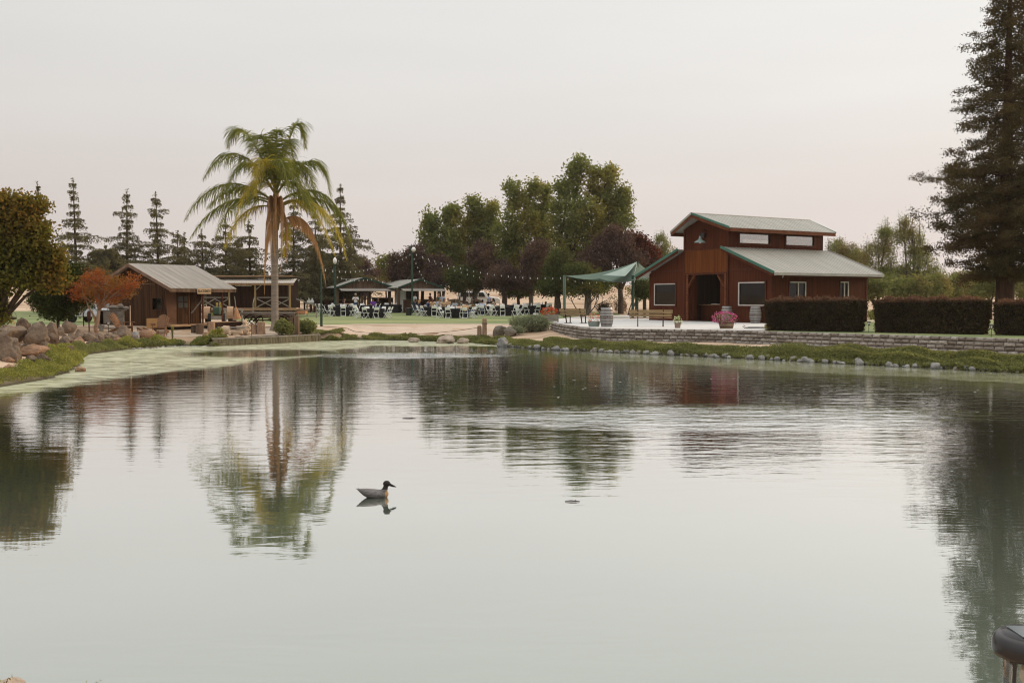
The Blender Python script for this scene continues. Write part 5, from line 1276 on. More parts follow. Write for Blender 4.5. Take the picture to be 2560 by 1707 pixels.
bush('bush','low green bush under the grey rail beside the tractor','bush',545,798,1.2,.6,1800,LB,26,.12)
bush('bush','dark red leaved bush behind the wine barrel','bush',1553,783,.8,1.5,1100,leafmat('red brown shrub',[(.20,.09,.04),(.12,.07,.03),(.24,.13,.06)],.3),27,.2,up=.6,aspect=.2)
bush('bush','clipped dark green bush directly behind the wine barrel','bush',1512,784,1.0,1.1,2400,LH,28,.10)
bush('bush','small yellow flowering bush at the far barn corner between the hedges','bush',2178,800,.5,.85,900,leafmat('lime shrub',[(.30,.33,.08),(.16,.2,.05),(.45,.42,.15)],.3),29,.08)
bush('reed_clump','thin yellow green reed growing at the edge of the yard','reeds',431,848,.10,.75,120,LBY,30,.2,up=1.5,aspect=.08)
for i_, (px, z) in enumerate(((12,1690),(232,1700))):
    t = thing('weed_sprig', ['leafy weed sprig on the rock in the bottom left corner','lone weed sprig poking up at the bottom edge right of the corner rock'][i_], 'weed', W(px,z+22,3.8)); rs = np.random.RandomState(i_)
    mb = MB(); mb.path([(0,0,-.12),(0,0,0),(.015,.0,.03)],.0015,4); mb.build('stem', M['bark'], t)
    P = np.array([[.005*k*(-1)**k, .0, .006*k] for k in range(7)]); leaves('leaves', P, .022, LB, t, i_, .3, up=.4)
# ------------------------------------------------------------------ second wooden building (raised porch)
D2 = 81.0; ZD = zat(770,D2)
hb = thing('porch_building', 'long low dark plank building with raised porch and crossed railings behind the palm', 'building', (xat(640,D2), D2, ZD), .0)
X0, X1 = xat(500,D2)-xat(640,D2), xat(721,D2+2)-xat(640,D2)
e_z = zat(709,D2)-ZD; t_z = zat(690,D2+2)-ZD
mb = MB(); boards(mb, X0, X1, lambda x: t_z-.25, 0, 1.8, .08, seed=11, bw_=.3); mb.build('front_wall', M['darkwood'], hb)
mb = MB(); boards(mb, 1.9, 5.8, lambda x: t_z-.25, 1, X1-.08, .08, seed=12, bw_=.3); mb.build('side_wall', M['darkwood'], hb)
mb = MB(); mb.bx(X0-.1,X1+.5,1.2,6.2,t_z-.10,t_z-.0); mb.build('roof', mat('dark flat roof',(.12,.08,.05),(.09,.06,.04),3,.8), hb)
mb = MB(); mb.bx(X0-.1,X1+.52,1.14,1.19,t_z-.08,t_z+.02); mb.build('fascia', M['tanwood'], hb)
mb = MB(); metal_roof(mb,(X0,-.25,e_z+.05),(X1+.95,-.25,e_z+.05),(X1+.75,1.78,e_z+.42),(X0,1.78,e_z+.42),40,.03,.03,.08); mb.build('porch_roof', M['rooftin'], hb)
mb = MB(); mb.bx(X0,X1+.9,-.2,-.12,e_z-.12,e_z+.0); mb.build('beam', M['tanwood'], hb)
xr = xat(742,D2)-xat(640,D2)
mb = MB(); mb.bx(X0,xr,-.1,1.78,-.10,0); mb.bx(X0,xr,-.13,-.10,-.18,.005); mb.build('deck', M['tanwood'], hb)
mb = MB(); mb.bx(X0+.3,xr-.1,.05,.12,-.75,-.1); mb.bx(xr-.2,xr+.3,.1,1.7,-.55,-.14); mb.build('skirting', M['oldwood2'], hb)
for px in (573,638,724.5):
    mb = MB(); x = xat(px,D2)-xat(640,D2); mb.bx(x-.06,x+.06,-.05,.07,0,e_z-.11); mb.build('porch_post', mat('yellowish post',(.30,.21,.09),(.22,.15,.06),3,.8), hb)
mb = MB(); x = xat(638,D2)-xat(640,D2); mb.beam((x,0,e_z-.55),(x+.5,0,e_z-.12),.06,.06); mb.build('brace', M['greywood'], hb)
def rail(xa, xb, nm='railing'):
    mb = MB(); mb.bx(xa,xb,-.03,.04,.82,.89); mb.beam((xa,0,.08),((xa+xb)/2,0,.75),.04,.07); mb.beam((xa,.02,.75),((xa+xb)/2,.02,.08),.04,.07); mb.beam(((xa+xb)/2,0,.08),(xb,0,.75),.04,.07); mb.beam(((xa+xb)/2,.02,.75),(xb,.02,.08),.04,.07); mb.build(nm, M['greywood'], hb)
lx2 = lambda px: xat(px,D2)-xat(640,D2)
rail(lx2(503),lx2(571)); rail(lx2(642),lx2(724))
mb = MB(); mb.beam((lx2(575),-.1,.86),(lx2(588),-1.6,.35),.06,.08); mb.bx(lx2(588)-.04,lx2(588)+.04,-1.65,-1.57,-.6,.38); mb.beam((lx2(637),-.1,.86),(lx2(643),-1.3,.4),.06,.08); mb.bx(lx2(643)-.04,lx2(643)+.04,-1.35,-1.27,-.6,.4); mb.build('stair_rail', M['greywood'], hb)
mb = MB()
for k in range(3): mb.bx(lx2(577),lx2(634),-.45-.35*k,-.12-.35*k,-.22-.17*k,-.17-.17*k); 
mb.build('steps', M['tanwood'], hb)
mb = MB(); mb.beam((xr-.1,.2,.75),(xr+1.6,.2,.15),.06,.08); mb.bx(xr+.75,xr+.83,.16,.24,-.7,.42); mb.bx(xr+1.5,xr+1.58,.16,.24,-.8,.15); mb.build('ramp_rail', M['greywood'], hb)
t = thing('name_board', 'long pale painted name board under the porch roof of the second building', 'sign', (xat(609,D2), D2-.02, zat(712.5,D2)))
mb = MB(); hw = mpx(20,D2); mb.bx(-hw,hw,0,.03,-.09,.09); mb.build('board', mat('pale sign board',(.55,.50,.42),(.40,.35,.28),2,.8,stretch=(1,1,.2)), t)
mb = MB(); rs = random.Random(5)
for (u, w_, h_) in ((-.86,.1,.1),(-.74,.06,.12),(-.66,.08,.05),(-.38,.03,.11),(-.30,.04,.08),(-.22,.03,.11),(-.14,.05,.03),(.05,.2,.012),(.38,.05,.08),(.48,.03,.05),(.72,.08,.05),(.84,.06,.07)): mb.bx(hw*u-w_/2,hw*u+w_/2,-.008,-.001,-h_/2,h_/2)
mb.build('lettering', MATS['faded brown sign paint'], t)
# broom hanging at the stair rail post, tractor, wagon, rails
bl_ = gnd(592,812); t = thing('straw_broom', 'large straw broom hanging bristles down beside the cabin porch', 'broom', W(590,798,66)); mb = MB(); mb.path([(0.12,0,0),(.06,0,.35),(0,0,.80)],[.24,.17,.05],9); mb.build('bristles', M['straw'], t); mb = MB(); mb.path([(0,0,.78),(-.04,0,1.2),(-.08,0,1.5)],.03,6); mb.build('handle', M['greywood'], t)
def tractor():
    D = 67; z0 = tz(xat(545,D),D); t = thing('tractor', 'old rusty farm tractor parked behind the cabin porch', 'tractor', (xat(545,D), D, z0), .2)
    def wheel(x,y,r,w_,nm='wheel'):
        mb = MB(); mb.lathe([(r*.62,-w_/2),(r*.95,-w_/2),(r,-w_*.3),(r,w_*.3),(r*.95,w_/2),(r*.62,w_/2)],n=22)
        mb.v = [(x+p[2], y+p[0], r+p[1]) for p in mb.v]; o = mb.build(nm, M['tyre'], t)
        mb = MB(); mb.lathe([(r*.62,-w_*.3),(r*.6,-w_*.05),(.05,-w_*.05),(.05,w_*.05),(r*.6,w_*.05),(r*.62,w_*.3)],n=22); mb.v = [(x+p[2], y+p[0], r+p[1]) for p in mb.v]; mb.build('rim', M['rust'], o)
    for x in (-.75,.75): wheel(x,.6,.52,.26)
    for x in (-.45,.45): wheel(x,-1.3,.36,.16)
    for x in (-.75,.75):
        mb = MB(); n = 12; vs = []
        for i in range(n+1):
            a = -.3+(math.pi*.95)*i/n; 
            for dx in (-.2,.2): vs.append((x+dx,.6-.64*math.cos(a),.52+.64*math.sin(a)))
        mb.add(vs,[(2*i,2*i+1,2*i+3,2*i+2) for i in range(n)]); o = mb.build('fender', mat('faded orange tan fender',(.45,.30,.19),(.33,.2,.12),3,.6), t, fix=False); md = o.modifiers.new('s','SOLIDIFY'); md.thickness = .02
    mb = MB(); mb.box((0,-.7,.88),(.42,1.2,.5)); mb.build('hood', mat('dull green tractor paint',(.06,.10,.07),(.04,.07,.05),3,.6), t, bevel=.05)
    mb = MB(); mb.box((0,.25,.7),(.5,.9,.3)); mb.build('chassis', M['rust'], t); mb = MB(); mb.box((0,.65,1.08),(.4,.34,.06)); mb.box((0,.8,1.25),(.4,.05,.3)); mb.build('seat', mat('yellow seat',(.45,.33,.05),(.35,.25,.04),4,.6), t, bevel=.02)
    mb = MB(); pts = [(.2*math.cos(a),.18+.06*math.sin(a),1.38+.18*math.sin(a)) for a in np.linspace(0,6.28,16)]; mb.path(pts,.015,5); mb.tube((0,.18,1.38),(0,-.1,1.1),.02); mb.build('steering_wheel', M['black'], t)
    mb = MB(); mb.tube((.12,-.9,1.1),(.12,-.9,1.5),.03); mb.build('exhaust', M['rust'], t)
tractor()
t = thing('rail_fence', 'grey log rail fence in front of the old tractor', 'fence', gnd(548,806)+Vector((0,1,0))); mb = MB(); 
mb.path([(-1.4,0,.98),(0,0,.93),(1.45,0,.86)],.06,7); mb.build('top_rail', M['greywood'], t); mb = MB(); mb.box((-.2,0,.3),(2.2,.08,.28)); mb.build('low_board', M['greywood'], t)
for x in (-1.0,.15,1.35): mb = MB(); mb.lathe([(.08,0),(.075,.95)],c=(x,.0,0),n=8); mb.build('post', M['greywood'], t)
def wagon():
    l_ = gnd(668,820); l_.y += 1.0; l_.z = tz(l_.x,l_.y); t = thing('farm_wagon', 'flat plank farm wagon with wooden wheels standing behind the palm trunk', 'wagon', l_, -.06)
    mb = MB()
    for k in range(6): mb.bx(-1.75,1.55,-.6+.2*k,-.6+.2*k+.185,.80,.86)
    mb.bx(-1.7,1.5,-.5,-.4,.70,.798); mb.bx(-1.7,1.5,.4,.5,.70,.798); mb.build('deck', M['greywood'], t)
    mb = MB(); mb.box((1.85,-.1,.86),(.5,.5,.16)); mb.build('end_block', M['straw'], t)
    for x in (-1.05,1.0):
        for y in (-.62,.62):
            r = .36; o_ = MB(); pts = [(x+r*math.cos(a),y,r+r*math.sin(a)) for a in np.linspace(0,2*math.pi,19)]; o_.path(pts,.035,6); w_ = o_.build('wheel', M['darkwood'], t)
            o_ = MB()
            for k in range(8): a = k*math.pi/4; o_.tube((x,y,r),(x+r*math.cos(a),y,r+r*math.sin(a)),.018)
            o_.ell((x,y,r),(.07,.08,.07)); o_.build('spokes', M['darkwood'], w_)
        mb = MB(); mb.bx(x-.05,x+.05,-.6,.6,.32,.42); mb.beam((x,0,.4),(x*.5,0,.72),.08,.08); mb.build('axle', M['darkwood'], t)
    mb = MB(); mb.bx(-.9,.9,-.06,.06,.36,.44); mb.ell((.3,-.2,.42),(.5,.2,.10)); mb.build('undercarriage', M['darkwood'], t)
wagon()
# small barrel ornament with hoop handle on the far left
t = thing('barrel_ornament', 'small dark barrel ornament with a thin wire hoop behind the left boulders', 'ornament', gnd(25,812)+Vector((0,.4,0))); mb = MB(); mb.path([(-.22,0,.42),(-.1,0,.42),(.1,0,.42),(.22,0,.42)],[.07,.09,.09,.07],12); mb.build('barrel', M['bark'], t)
mb = MB(); mb.path([(.21*math.cos(a),0,.55+.26*math.sin(a)) for a in np.linspace(-.4,3.5,18)],.01,5); mb.build('hoop', M['rust'], t); mb = MB(); mb.beam((-.12,0,0),(-.02,0,.34),.04,.04); mb.beam((.12,0,0),(.02,0,.34),.04,.04); mb.build('stand', M['crate'], t)
t = thing('cart_wheel', 'dark iron wheel leaning at the left edge behind the boulders', 'wheel', gnd(-2,816)+Vector((0,.3,.42)), .3); mb = MB(); mb.path([(.42*math.cos(a),0,.42*math.sin(a)) for a in np.linspace(0,6.283,24)],.03,6); mb.build('rim', M['rust'], t); mb = MB(); [mb.tube((0,0,0),(.42*math.cos(a),0,.42*math.sin(a)),.015) for a in np.linspace(0,6.28,9)[:-1]]; mb.build('spokes', M['rust'], t)
# rusty hand pump/tool post left of the maple
t = thing('hand_pump', 'tall rusty hand pump standing left of the orange maple trunk', 'pump', gnd(223,836)); mb = MB(); mb.tube((0,0,0),(0,0,1.2),.035); mb.lathe([(.07,.75),(.09,.8),(.09,1.1),(.05,1.2)],n=10); mb.build('pump_body', M['rust'], t); mb = MB(); mb.path([(0,0,1.15),(.2,0,1.2),(.28,0,.7),(.32,0,.45)],.02,5); mb.build('handle', M['brass'], t)
t = thing('metal_bucket', 'grey metal bucket on the ground right of the maple trunk', 'bucket', gnd(254,827)); mb = MB(); mb.lathe([(.11,0),(.16,.30),(.15,.30),(.10,.02)],n=14); mb.build('pail', M['hoop'], t)
import re
# ------------------------------------------------------------------ gabled pavilions
def pavilion(label, pxL, pxP, pxR, pyE, pyP, D, depth, shift, extra):
    x0 = xat((pxL+pxR)/2, D); zg = tz(x0, D); ang = math.atan2(shift, depth); t = thing('pavilion', label, 'pavilion', (x0, D, zg), ang, 'open gabled pavilions beside the lawn')
    hw = mpx(pxR-pxL, D)/2; xp = xat(pxP,D)-x0; ze_, zp = zat(pyE,D)-zg, zat(pyP,D)-zg
    for s in (-1,1):
        mb = MB(); ex = s*hw*1.03; metal_roof(mb,(ex,-.3,ze_-.03),(ex,depth,ze_-.03),(xp,depth,zp),(xp,-.3,zp),24,.04,.03,.06); r_ = mb.build('roof', M['roofmetal'], t)
        trim((ex,-.33,ze_-.06),(xp,-.33,zp-.03),.16,M['greentrim'] if False else mat('dark green trim',(.03,.06,.045),(.02,.045,.03),3,.5),r_,'edge_trim',.05)
    mb = MB(); rs = random.Random(int(D)); u = -hw*.93
    while u < hw*.93:
        u1 = min(u+rs.uniform(.12,.22), hw*.93); f = lambda x: zp-(abs(x-xp)/(hw-(xp if x > xp else -xp)*1))*(zp-ze_)-.07
        bt_ = ze_-.12; a, b_ = max(f(u),bt_+.01), max(f(u1),bt_+.01)
        mb.prism([(u+.005,0,bt_),(u1-.005,0,bt_),(u1-.005,0,b_),(u+.005,0,a)],(0,0,0),(0,.03+rs.uniform(0,.012),0)); u = u1
    mb.build('gable_boards', M['oldwood2'], t)
    mb = MB(); metal_roof(mb,(-hw*.92,-1.1,ze_-.32),(hw*.97,-1.1,ze_-.32),(hw*.95,-.02,ze_-.08),(-hw*.90,-.02,ze_-.08),26,.03,.03,.05); mb.build('awning', M['rooftin'], t)
    for u in extra['posts']:
        mb = MB(); x = xat(u[0],D)-x0; mb.bx(x-u[1]/2,x+u[1]/2,-.05+u[2],.1+u[2],-.1,ze_-.08)
        if len(u) > 3:
            for s in (-1,1): mb.beam((x,u[2],ze_-.75),(x+s*.42,u[2],ze_-.2),.07,.07)
        mb.build('post', M['oldwood2'], t)
    mb = MB(); mb.bx(-hw*.95,hw*.95,0,.12,ze_-.30,ze_-.10); mb.bx(-hw*.95,hw*.95,depth-.3,depth-.15,ze_-.30,ze_-.10); mb.build('beam', M['oldwood2'], t)
    return t, x0, zg
pvA = pavilion('larger open pavilion with grey metal roof and board gable, left of the white fridge', 838, 908.5, 990, 718.5, 694.5, 95, 8.0, 3.7,
    {'posts':[(841,.30,0),(894,.20,4.5),(927,.30,.6),(937,.14,5,1),(951,.14,5,1),(965,.14,5,1),(979,.3,.3),(786,.14,6.5),(800,.14,6.5),(818,.14,6.5)]})
pvB = pavilion('smaller open pavilion with grey metal roof housing the bar and white fridge', 992, 1049, 1110, 718.5, 698, 94, 8.0, 3.7,
    {'posts':[(994,.28,0),(1052,.16,5),(1078,.16,5.5),(1110,.2,2),(1100,.2,6)]})
# counters and furniture of the pavilions
def boxthing(name, label, cat, px0, px1, py0, py1, D, depth, m_, partn='body', top=None, group=None, planks=0, ground=True):
    x0, x1 = xat(px0,D), xat(px1,D); zb = tz((x0+x1)/2,D) if ground else zat(py1,D); zt = zat(py0,D)
    t = thing(name, label, cat, ((x0+x1)/2, D, zb), 0, group); hw = (x1-x0)/2; h = zt-zb; mb = MB()
    if planks:
        u = -hw
        while u < hw-1e-3: mb.bx(u+.006,min(u+planks,hw)-.006,0,.03,0,h-.04); u += planks
        mb.bx(-hw,hw,.035,depth,0,h-.05)
    else: mb.bx(-hw,hw,0,depth,0,h-.04)
    mb.build(partn, m_, t)
    if top: mb = MB(); mb.bx(-hw-.05,hw+.05,-.06,depth+.05,h-.035,h+.01); mb.build('top', top, t)
    return t
boxthing('board_fence','dark vertical plank fence panel under the left wing of the larger pavilion','fence',783,837,748,767,96,.1,M['darkwood'],planks=.2)
boxthing('bar_counter','long tan topped wooden counter in the larger pavilion behind the man in white','counter',845,893,749,770,97,.9,M['oldwood'],top=M['tanwood'])
boxthing('grill_counter','dark grey grill counter on the right side of the larger pavilion','counter',930,980,744,768,98,1.0,M['darkwood'],top=mat('steel counter top',(.2,.2,.19),(.13,.13,.12),4,.4,metal=.5))
boxthing('bench_board','low cream bench board in front of the pavilion counter','bench',844,894,758,760,95.5,.3,M['kerb'],ground=False)
boxthing('refrigerator','white refrigerator at the left corner of the smaller pavilion','refrigerator',998,1013.5,722.5,772,96,.8,M['whiteplastic'])
boxthing('white_door','narrow white door standing between the two pavilions','door',986.5,993,718,766,97,.08,M['whitepaint'],'panel')
boxthing('bar_cabinet','dark brown bar cabinet right of the white refrigerator','cabinet',1008,1030,749,776,92,.9,M['darkwood'],top=M['bark'])
boxthing('bar_counter','long dark brown bar counter inside the smaller pavilion','counter',1042,1105,748,768,97,.9,M['oldwood'],top=M['bark'],planks=.3)
boxthing('wall_panel','dark plywood wall panel behind the bar cabinet','wall',1014,1043,720,768,99,.1,M['darkwood'],'panel')
boxthing('trestle_table','grey wooden serving table with dark legs right of the porch ramp','table',765,790,757.5,760,93,1.0,M['greywood'],ground=False)
for k,px in enumerate((767,775,784)):
    pass
t = thing('table_legs_frame','dark red brown trestle frame carrying the grey serving table','trestle', (xat(777,93),93.1,tz(xat(777,93),93))); mb = MB()
for px in (767,775,784): x = xat(px,93)-xat(777,93); mb.bx(x-.06,x+.06,0,.12,0,zat(760,93)-tz(xat(777,93),93)-.01)
mb.build('frame', M['rust'], t)
t = thing('covered_dish', 'pale covered serving heap with two upright handles on the grey serving table','dish',(xat(774,93),93.4,zat(757.3,93))); mb = MB(); mb.box((0,0,.13),(.6,.4,.26)); mb.lathe([(.09,.26),(.03,.5),(.001,.55)],c=(-.15,0,0),n=8); mb.lathe([(.09,.26),(.03,.45),(.001,.5)],c=(.15,0,0),n=8); mb.build('cover', M['whitecloth'], t, bevel=.02)
# standing fan
x, D = xat(913,95.5), 93.0; x = xat(913,D); zg = tz(x,D); zc = zat(739.5,D)-zg; R_ = mpx(9,D)
t = thing('pedestal_fan','large round black pedestal fan in front of the larger pavilion','fan',(x,D,zg)); mb = MB()
for r__ in (R_,R_*.8,R_*.55,R_*.3): mb.path([(r__*math.cos(a),-.10*(1-(r__/R_)**2)-.05,zc+r__*math.sin(a)) for a in np.linspace(0,6.2832,25)],.016 if r__ == R_ else .006,5)
for k in range(20): a = k*math.pi/10; mb.path([(0,-.15,zc),(R_*.6*math.cos(a),-.12,zc+R_*.6*math.sin(a)),(R_*math.cos(a),-.05,zc+R_*math.sin(a))],.006,4)
mb.path([(R_*math.cos(a),.06,zc+R_*math.sin(a)) for a in np.linspace(0,6.2832,25)],.02,5); mb.build('cage', M['rust'], t)
mb = MB()
for k in range(3):
    a = k*2.094+.5; u = Vector((math.cos(a),0,math.sin(a))); v = Vector((-math.sin(a),.25,math.cos(a))); c = Vector((0,0,zc)); mb.add([c+u*.05-v*.05,c+u*R_*.85-v*.14,c+u*R_*.9+v*.05,c+u*.3+v*.16,c+u*.05+v*.05],[(0,1,2,3,4)])
o = mb.build('blades', M['black'], t, fix=False); o.modifiers.new('s','SOLIDIFY').thickness = .01
mb = MB(); mb.tube((0,0.05,.0),(0,.05,zc),.03); mb.ell((0,.06,zc),(.1,.12,.1)); mb.lathe([(.3,0),(.28,.04),(.05,.06)],n=14); mb.build('stand', M['rust'], t)
# cars -------------------------------------------------------------------
def car(label, loc, rz, L_, Wd, Hh, paint, kind='suv', group='vehicles parked behind the trees'):
    t = thing('parked_car', label, 'car', loc, rz, group)   # front towards +x
    r = .34*Hh/1.6; gc = .24
    if kind == 'suv': prof = [(-.5,.30),(-.5,.58),(-.485,.66),(-.46,.97),(-.40,1.0),(.10,1.0),(.25,.70),(.46,.62),(.5,.50),(.5,.28)]
    elif kind == 'pickup': prof = [(-.5,.32),(-.5,.62),(-.10,.64),(-.08,.98),(-.02,1.0),(.13,1.0),(.25,.70),(.47,.62),(.5,.5),(.5,.3)]
    else: prof = [(-.5,.30),(-.5,.56),(-.40,.66),(-.26,.97),(-.18,1.0),(.08,1.0),(.26,.66),(.46,.56),(.5,.45),(.5,.26)]
    pts = [(x*L_, z*Hh) for x, z in prof]
    mb = MB(); n = len(pts); ys_ = [(-.5,0.94),(-.42,1),(.42,1),(.5,.94)]; vs = []
    for yf, k in ys_:
        for x, z in pts:
            tum = 1-.16*max(0,(z/Hh-.62)/.38); vs.append((x*(.985 if abs(yf) == .5 else 1), yf*Wd*tum, z*k if z > Hh*.4 else z))
    fs = [(i*n+j,(i+1)*n+j,(i+1)*n+(j+1)%n,i*n+(j+1)%n) for i in range(3) for j in range(n)]+[tuple(range(n)),tuple(range(4*n-1,3*n-1,-1))]
    mb.add(vs, fs); body = mb.build('body', paint, t, smooth=False, bevel=.03)
    mb = MB(); zt0, zt1 = .66*Hh, .92*Hh
    xs_ = {'suv':[(-.43,-.24),(-.22,-.03),(-.01,.15)], 'pickup':[(-.06,.02),(.04,.16)], 'sedan':[(-.26,-.08),(-.06,.14)]}[kind]
    for s in (-1,1):
        for a, b_ in xs_:
            y0 = s*Wd*.5*.985; y1 = s*Wd*.5*(1-.16*.75)*1.005; b2 = b_-(.05 if b_ > .12 else 0)
            mb.add([(a*L_,y0+s*.012,zt0),(b_*L_,y0+s*.012,zt0),(b2*L_,y1+s*.03,zt1),(a*L_+.02,y1+s*.03,zt1)],[(0,1,2,3)])
    xf = {'suv':(.105,.245),'pickup':(.135,.245),'sedan':(.09,.25)}[kind]; xb = {'suv':(-.482,-.462),'pickup':(-.092,-.082),'sedan':(-.385,-.275)}[kind]
    mb.add([(xf[1]*L_+.02,-Wd*.42,.72*Hh),(xf[1]*L_+.02,Wd*.42,.72*Hh),(xf[0]*L_+.04,Wd*.38,.97*Hh),(xf[0]*L_+.04,-Wd*.38,.97*Hh)],[(0,1,2,3)])
    mb.add([(xb[0]*L_-.03,-Wd*.42,.70*Hh),(xb[0]*L_-.03,Wd*.42,.70*Hh),(xb[1]*L_-.03,Wd*.38,.95*Hh),(xb[1]*L_-.03,-Wd*.38,.95*Hh)],[(0,1,2,3)])
    mb.build('windows', M['glassdark'], t, fix=False)
    for x in (-.31*L_,.31*L_):
        for s in (-1,1):
            mb = MB(); mb.lathe([(r*.6,-.1),(r*.95,-.1),(r,-.06),(r,.06),(r*.95,.1),(r*.6,.1)],n=20); mb.v = [(x+p[0], s*Wd*.45+p[2], r+p[1]) for p in mb.v]; w_ = mb.build('wheel', M['tyre'], t)
            mb = MB(); mb.lathe([(r*.62,-.09),(r*.45,-.04),(.001,-.06)] if s < 0 else [(r*.62,.09),(r*.45,.04),(.001,.06)],n=14); mb.v = [(x+p[0], s*Wd*.45+p[2], r+p[1]) for p in mb.v]; mb.build('rim', M['rim'], w_)
    for s in (-1,1):
        mb = MB(); mb.box((-.502*L_,s*Wd*.40,.56*Hh),(.05,.16,.16)); mb.build('tail_light', plain('red lamp plastic',(.5,.03,.03),.3), t, bevel=.01)
        mb = MB(); mb.box((.497*L_,s*Wd*.36,.50*Hh),(.06,.28,.11)); mb.build('headlight', M['bulb'], t, bevel=.01)
        mb = MB(); mb.box((.17*L_,s*(Wd*.5+.08),.66*Hh),(.1,.16,.11)); mb.build('mirror', paint, t, bevel=.02)
    return t
paintS = mat('silver car paint',(.50,.52,.55),(.46,.48,.51),1,.3,metal=.4,spec=.5,coat=.5); paintW = mat('white car paint',(.75,.75,.73),(.7,.7,.68),1,.35,spec=.5,coat=.4)
paintB = mat('beige cart paint',(.50,.38,.27),(.46,.35,.25),1,.4,spec=.4); paintT = mat('pale teal car paint',(.38,.47,.47),(.34,.42,.42),1,.35,coat=.4); paintD = mat('dark green car paint',(.03,.04,.035),(.02,.03,.025),1,.3,coat=.4)
def onground(px, D): x = xat(px,D); return Vector((x,D,tz(x,D)))
car('silver sedan with red tail light parked behind the orange maple, left of the cabin', onground(241,70), -.25, 4.4, 1.8, 1.5, paintS, 'sedan')
car('white car half hidden behind the leaves left of the silver sedan', onground(222,88), -.1, 4.5, 1.8, 1.7, paintW, 'suv')
car('white and teal pickup parked behind the left wing of the larger pavilion', onground(806,125), -.12, 5.3, 1.95, 1.85, paintT, 'suv')
car('dark rounded car behind the larger pavilion, right of the teal one', onground(826,133), .15, 4.3, 1.9, 1.75, paintD, 'sedan')
car('white sport utility car behind the tree trunk left of the standing man in light blue', onground(1198,112), .0, 4.8, 1.95, 1.85, paintW, 'suv')
car('white pickup truck seen behind the dark tree trunk near the shade cloth', onground(1388,150), .05, 5.2, 1.9, 1.75, paintW, 'pickup')
t = thing('trailer','low dark flat trailer with a white spare wheel right of the white pickup','trailer',onground(1428,148)); mb = MB(); mb.box((0,0,.65),(3.4,1.8,.12)); mb.box((-.4,0,.95),(1.8,1.6,.45)); mb.build('bed', paintW, t)
for x in (.2,.0): pass
mb = MB(); mb.lathe([(.25,-.1),(.42,-.1),(.42,.1),(.25,.1)],n=20); mb.v = [(.15+p[0],-1.0+p[2],.45+p[1]) for p in mb.v]; w_ = mb.build('wheel', M['tyre'], t); mb = MB(); mb.lathe([(.26,-.09),(.001,-.07)],n=14); mb.v = [(.15+p[0],-1.0+p[2],.45+p[1]) for p in mb.v]; mb.build('rim', M['whitepaint'], w_)
# beige utility cart with roofless frame
def cart():
    t = thing('utility_cart','beige open golf cart with round fenders parked behind the diners','golf cart',onground(1163,101),.05)
    mb = MB(); prof = [(-1.9,.45),(-1.9,.85),(-1.6,1.12),(-1.1,1.2),(-.6,1.15),(-.5,.75),(.5,.72),(.6,1.15),(1.3,1.18),(1.85,1.0),(1.95,.5)]
    vs = [(x,y,z) for y in (-.65,.65) for x, z in prof]; n = len(prof); mb.add(vs,[tuple(range(n)),tuple(range(2*n-1,n-1,-1))]+[(j,(j+1)%n,n+(j+1)%n,n+j) for j in range(n)]); mb.build('body', paintB, t, bevel=.06)
    for x in (-1.25,1.25):
        for s in (-1,1):
            mb = MB(); mb.lathe([(.2,-.1),(.36,-.1),(.36,.1),(.2,.1)],n=18); mb.v = [(x+p[0],s*.62+p[2],.36+p[1]) for p in mb.v]; w_ = mb.build('wheel', M['tyre'], t); mb = MB(); mb.lathe([(.21,-.08),(.001,-.1)],n=12); mb.v = [(x+p[0],s*.62+p[2]*(-s),.36+p[1]) for p in mb.v]; mb.build('rim', M['rim'], w_)
    mb = MB(); mb.bx(-.5,-.1,-.55,.55,.8,1.0); mb.bx(-.62,-.5,-.55,.55,1.0,1.5); mb.build('seat', plain('tan seat',(.4,.28,.18)), t, bevel=.03)
    mb = MB(); mb.tube((.35,-.3,1.0),(.1,-.3,1.35),.02); mb.path([(.1+.06*math.sin(a),-.3+.18*math.cos(a),1.35+.16*math.sin(a)) for a in np.linspace(0,6.28,14)],.018,5); mb.build('steering_wheel', M['black'], t)
    mb = MB()
    for s in (-.6,.6): mb.tube((-.6,s,1.1),(-.7,s,1.95),.03); mb.tube((.65,s,1.1),(.4,s,1.95),.03)
    mb.build('roof_frame', M['rust'], t); mb = MB(); mb.box((-.15,0,1.98),(1.6,1.35,.06)); mb.build('canopy', M['whitepaint'], t, bevel=.02)
cart()
for (px,py,rr_,lb) in ((1215,802,0,''),): pass
# low clutter behind tables: rocks, fire pit, posts
boxthing('fence_post','short dark wooden post at the right end of the lawn','post',1362,1367,753,778,99,.25,M['bark'])
rock('rock','low flat grey rock behind the right hand tables','rock',gnd(1300,779)+Vector((0,4,.12)),(1.6,.6,.38),M['mossrock'],77,0)
rock('rock','small brown angular rock behind the tables beside the forked tree','rock',gnd(1249,779)+Vector((0,3,.15)),(.8,.5,.5),M['boulder'],78,0)
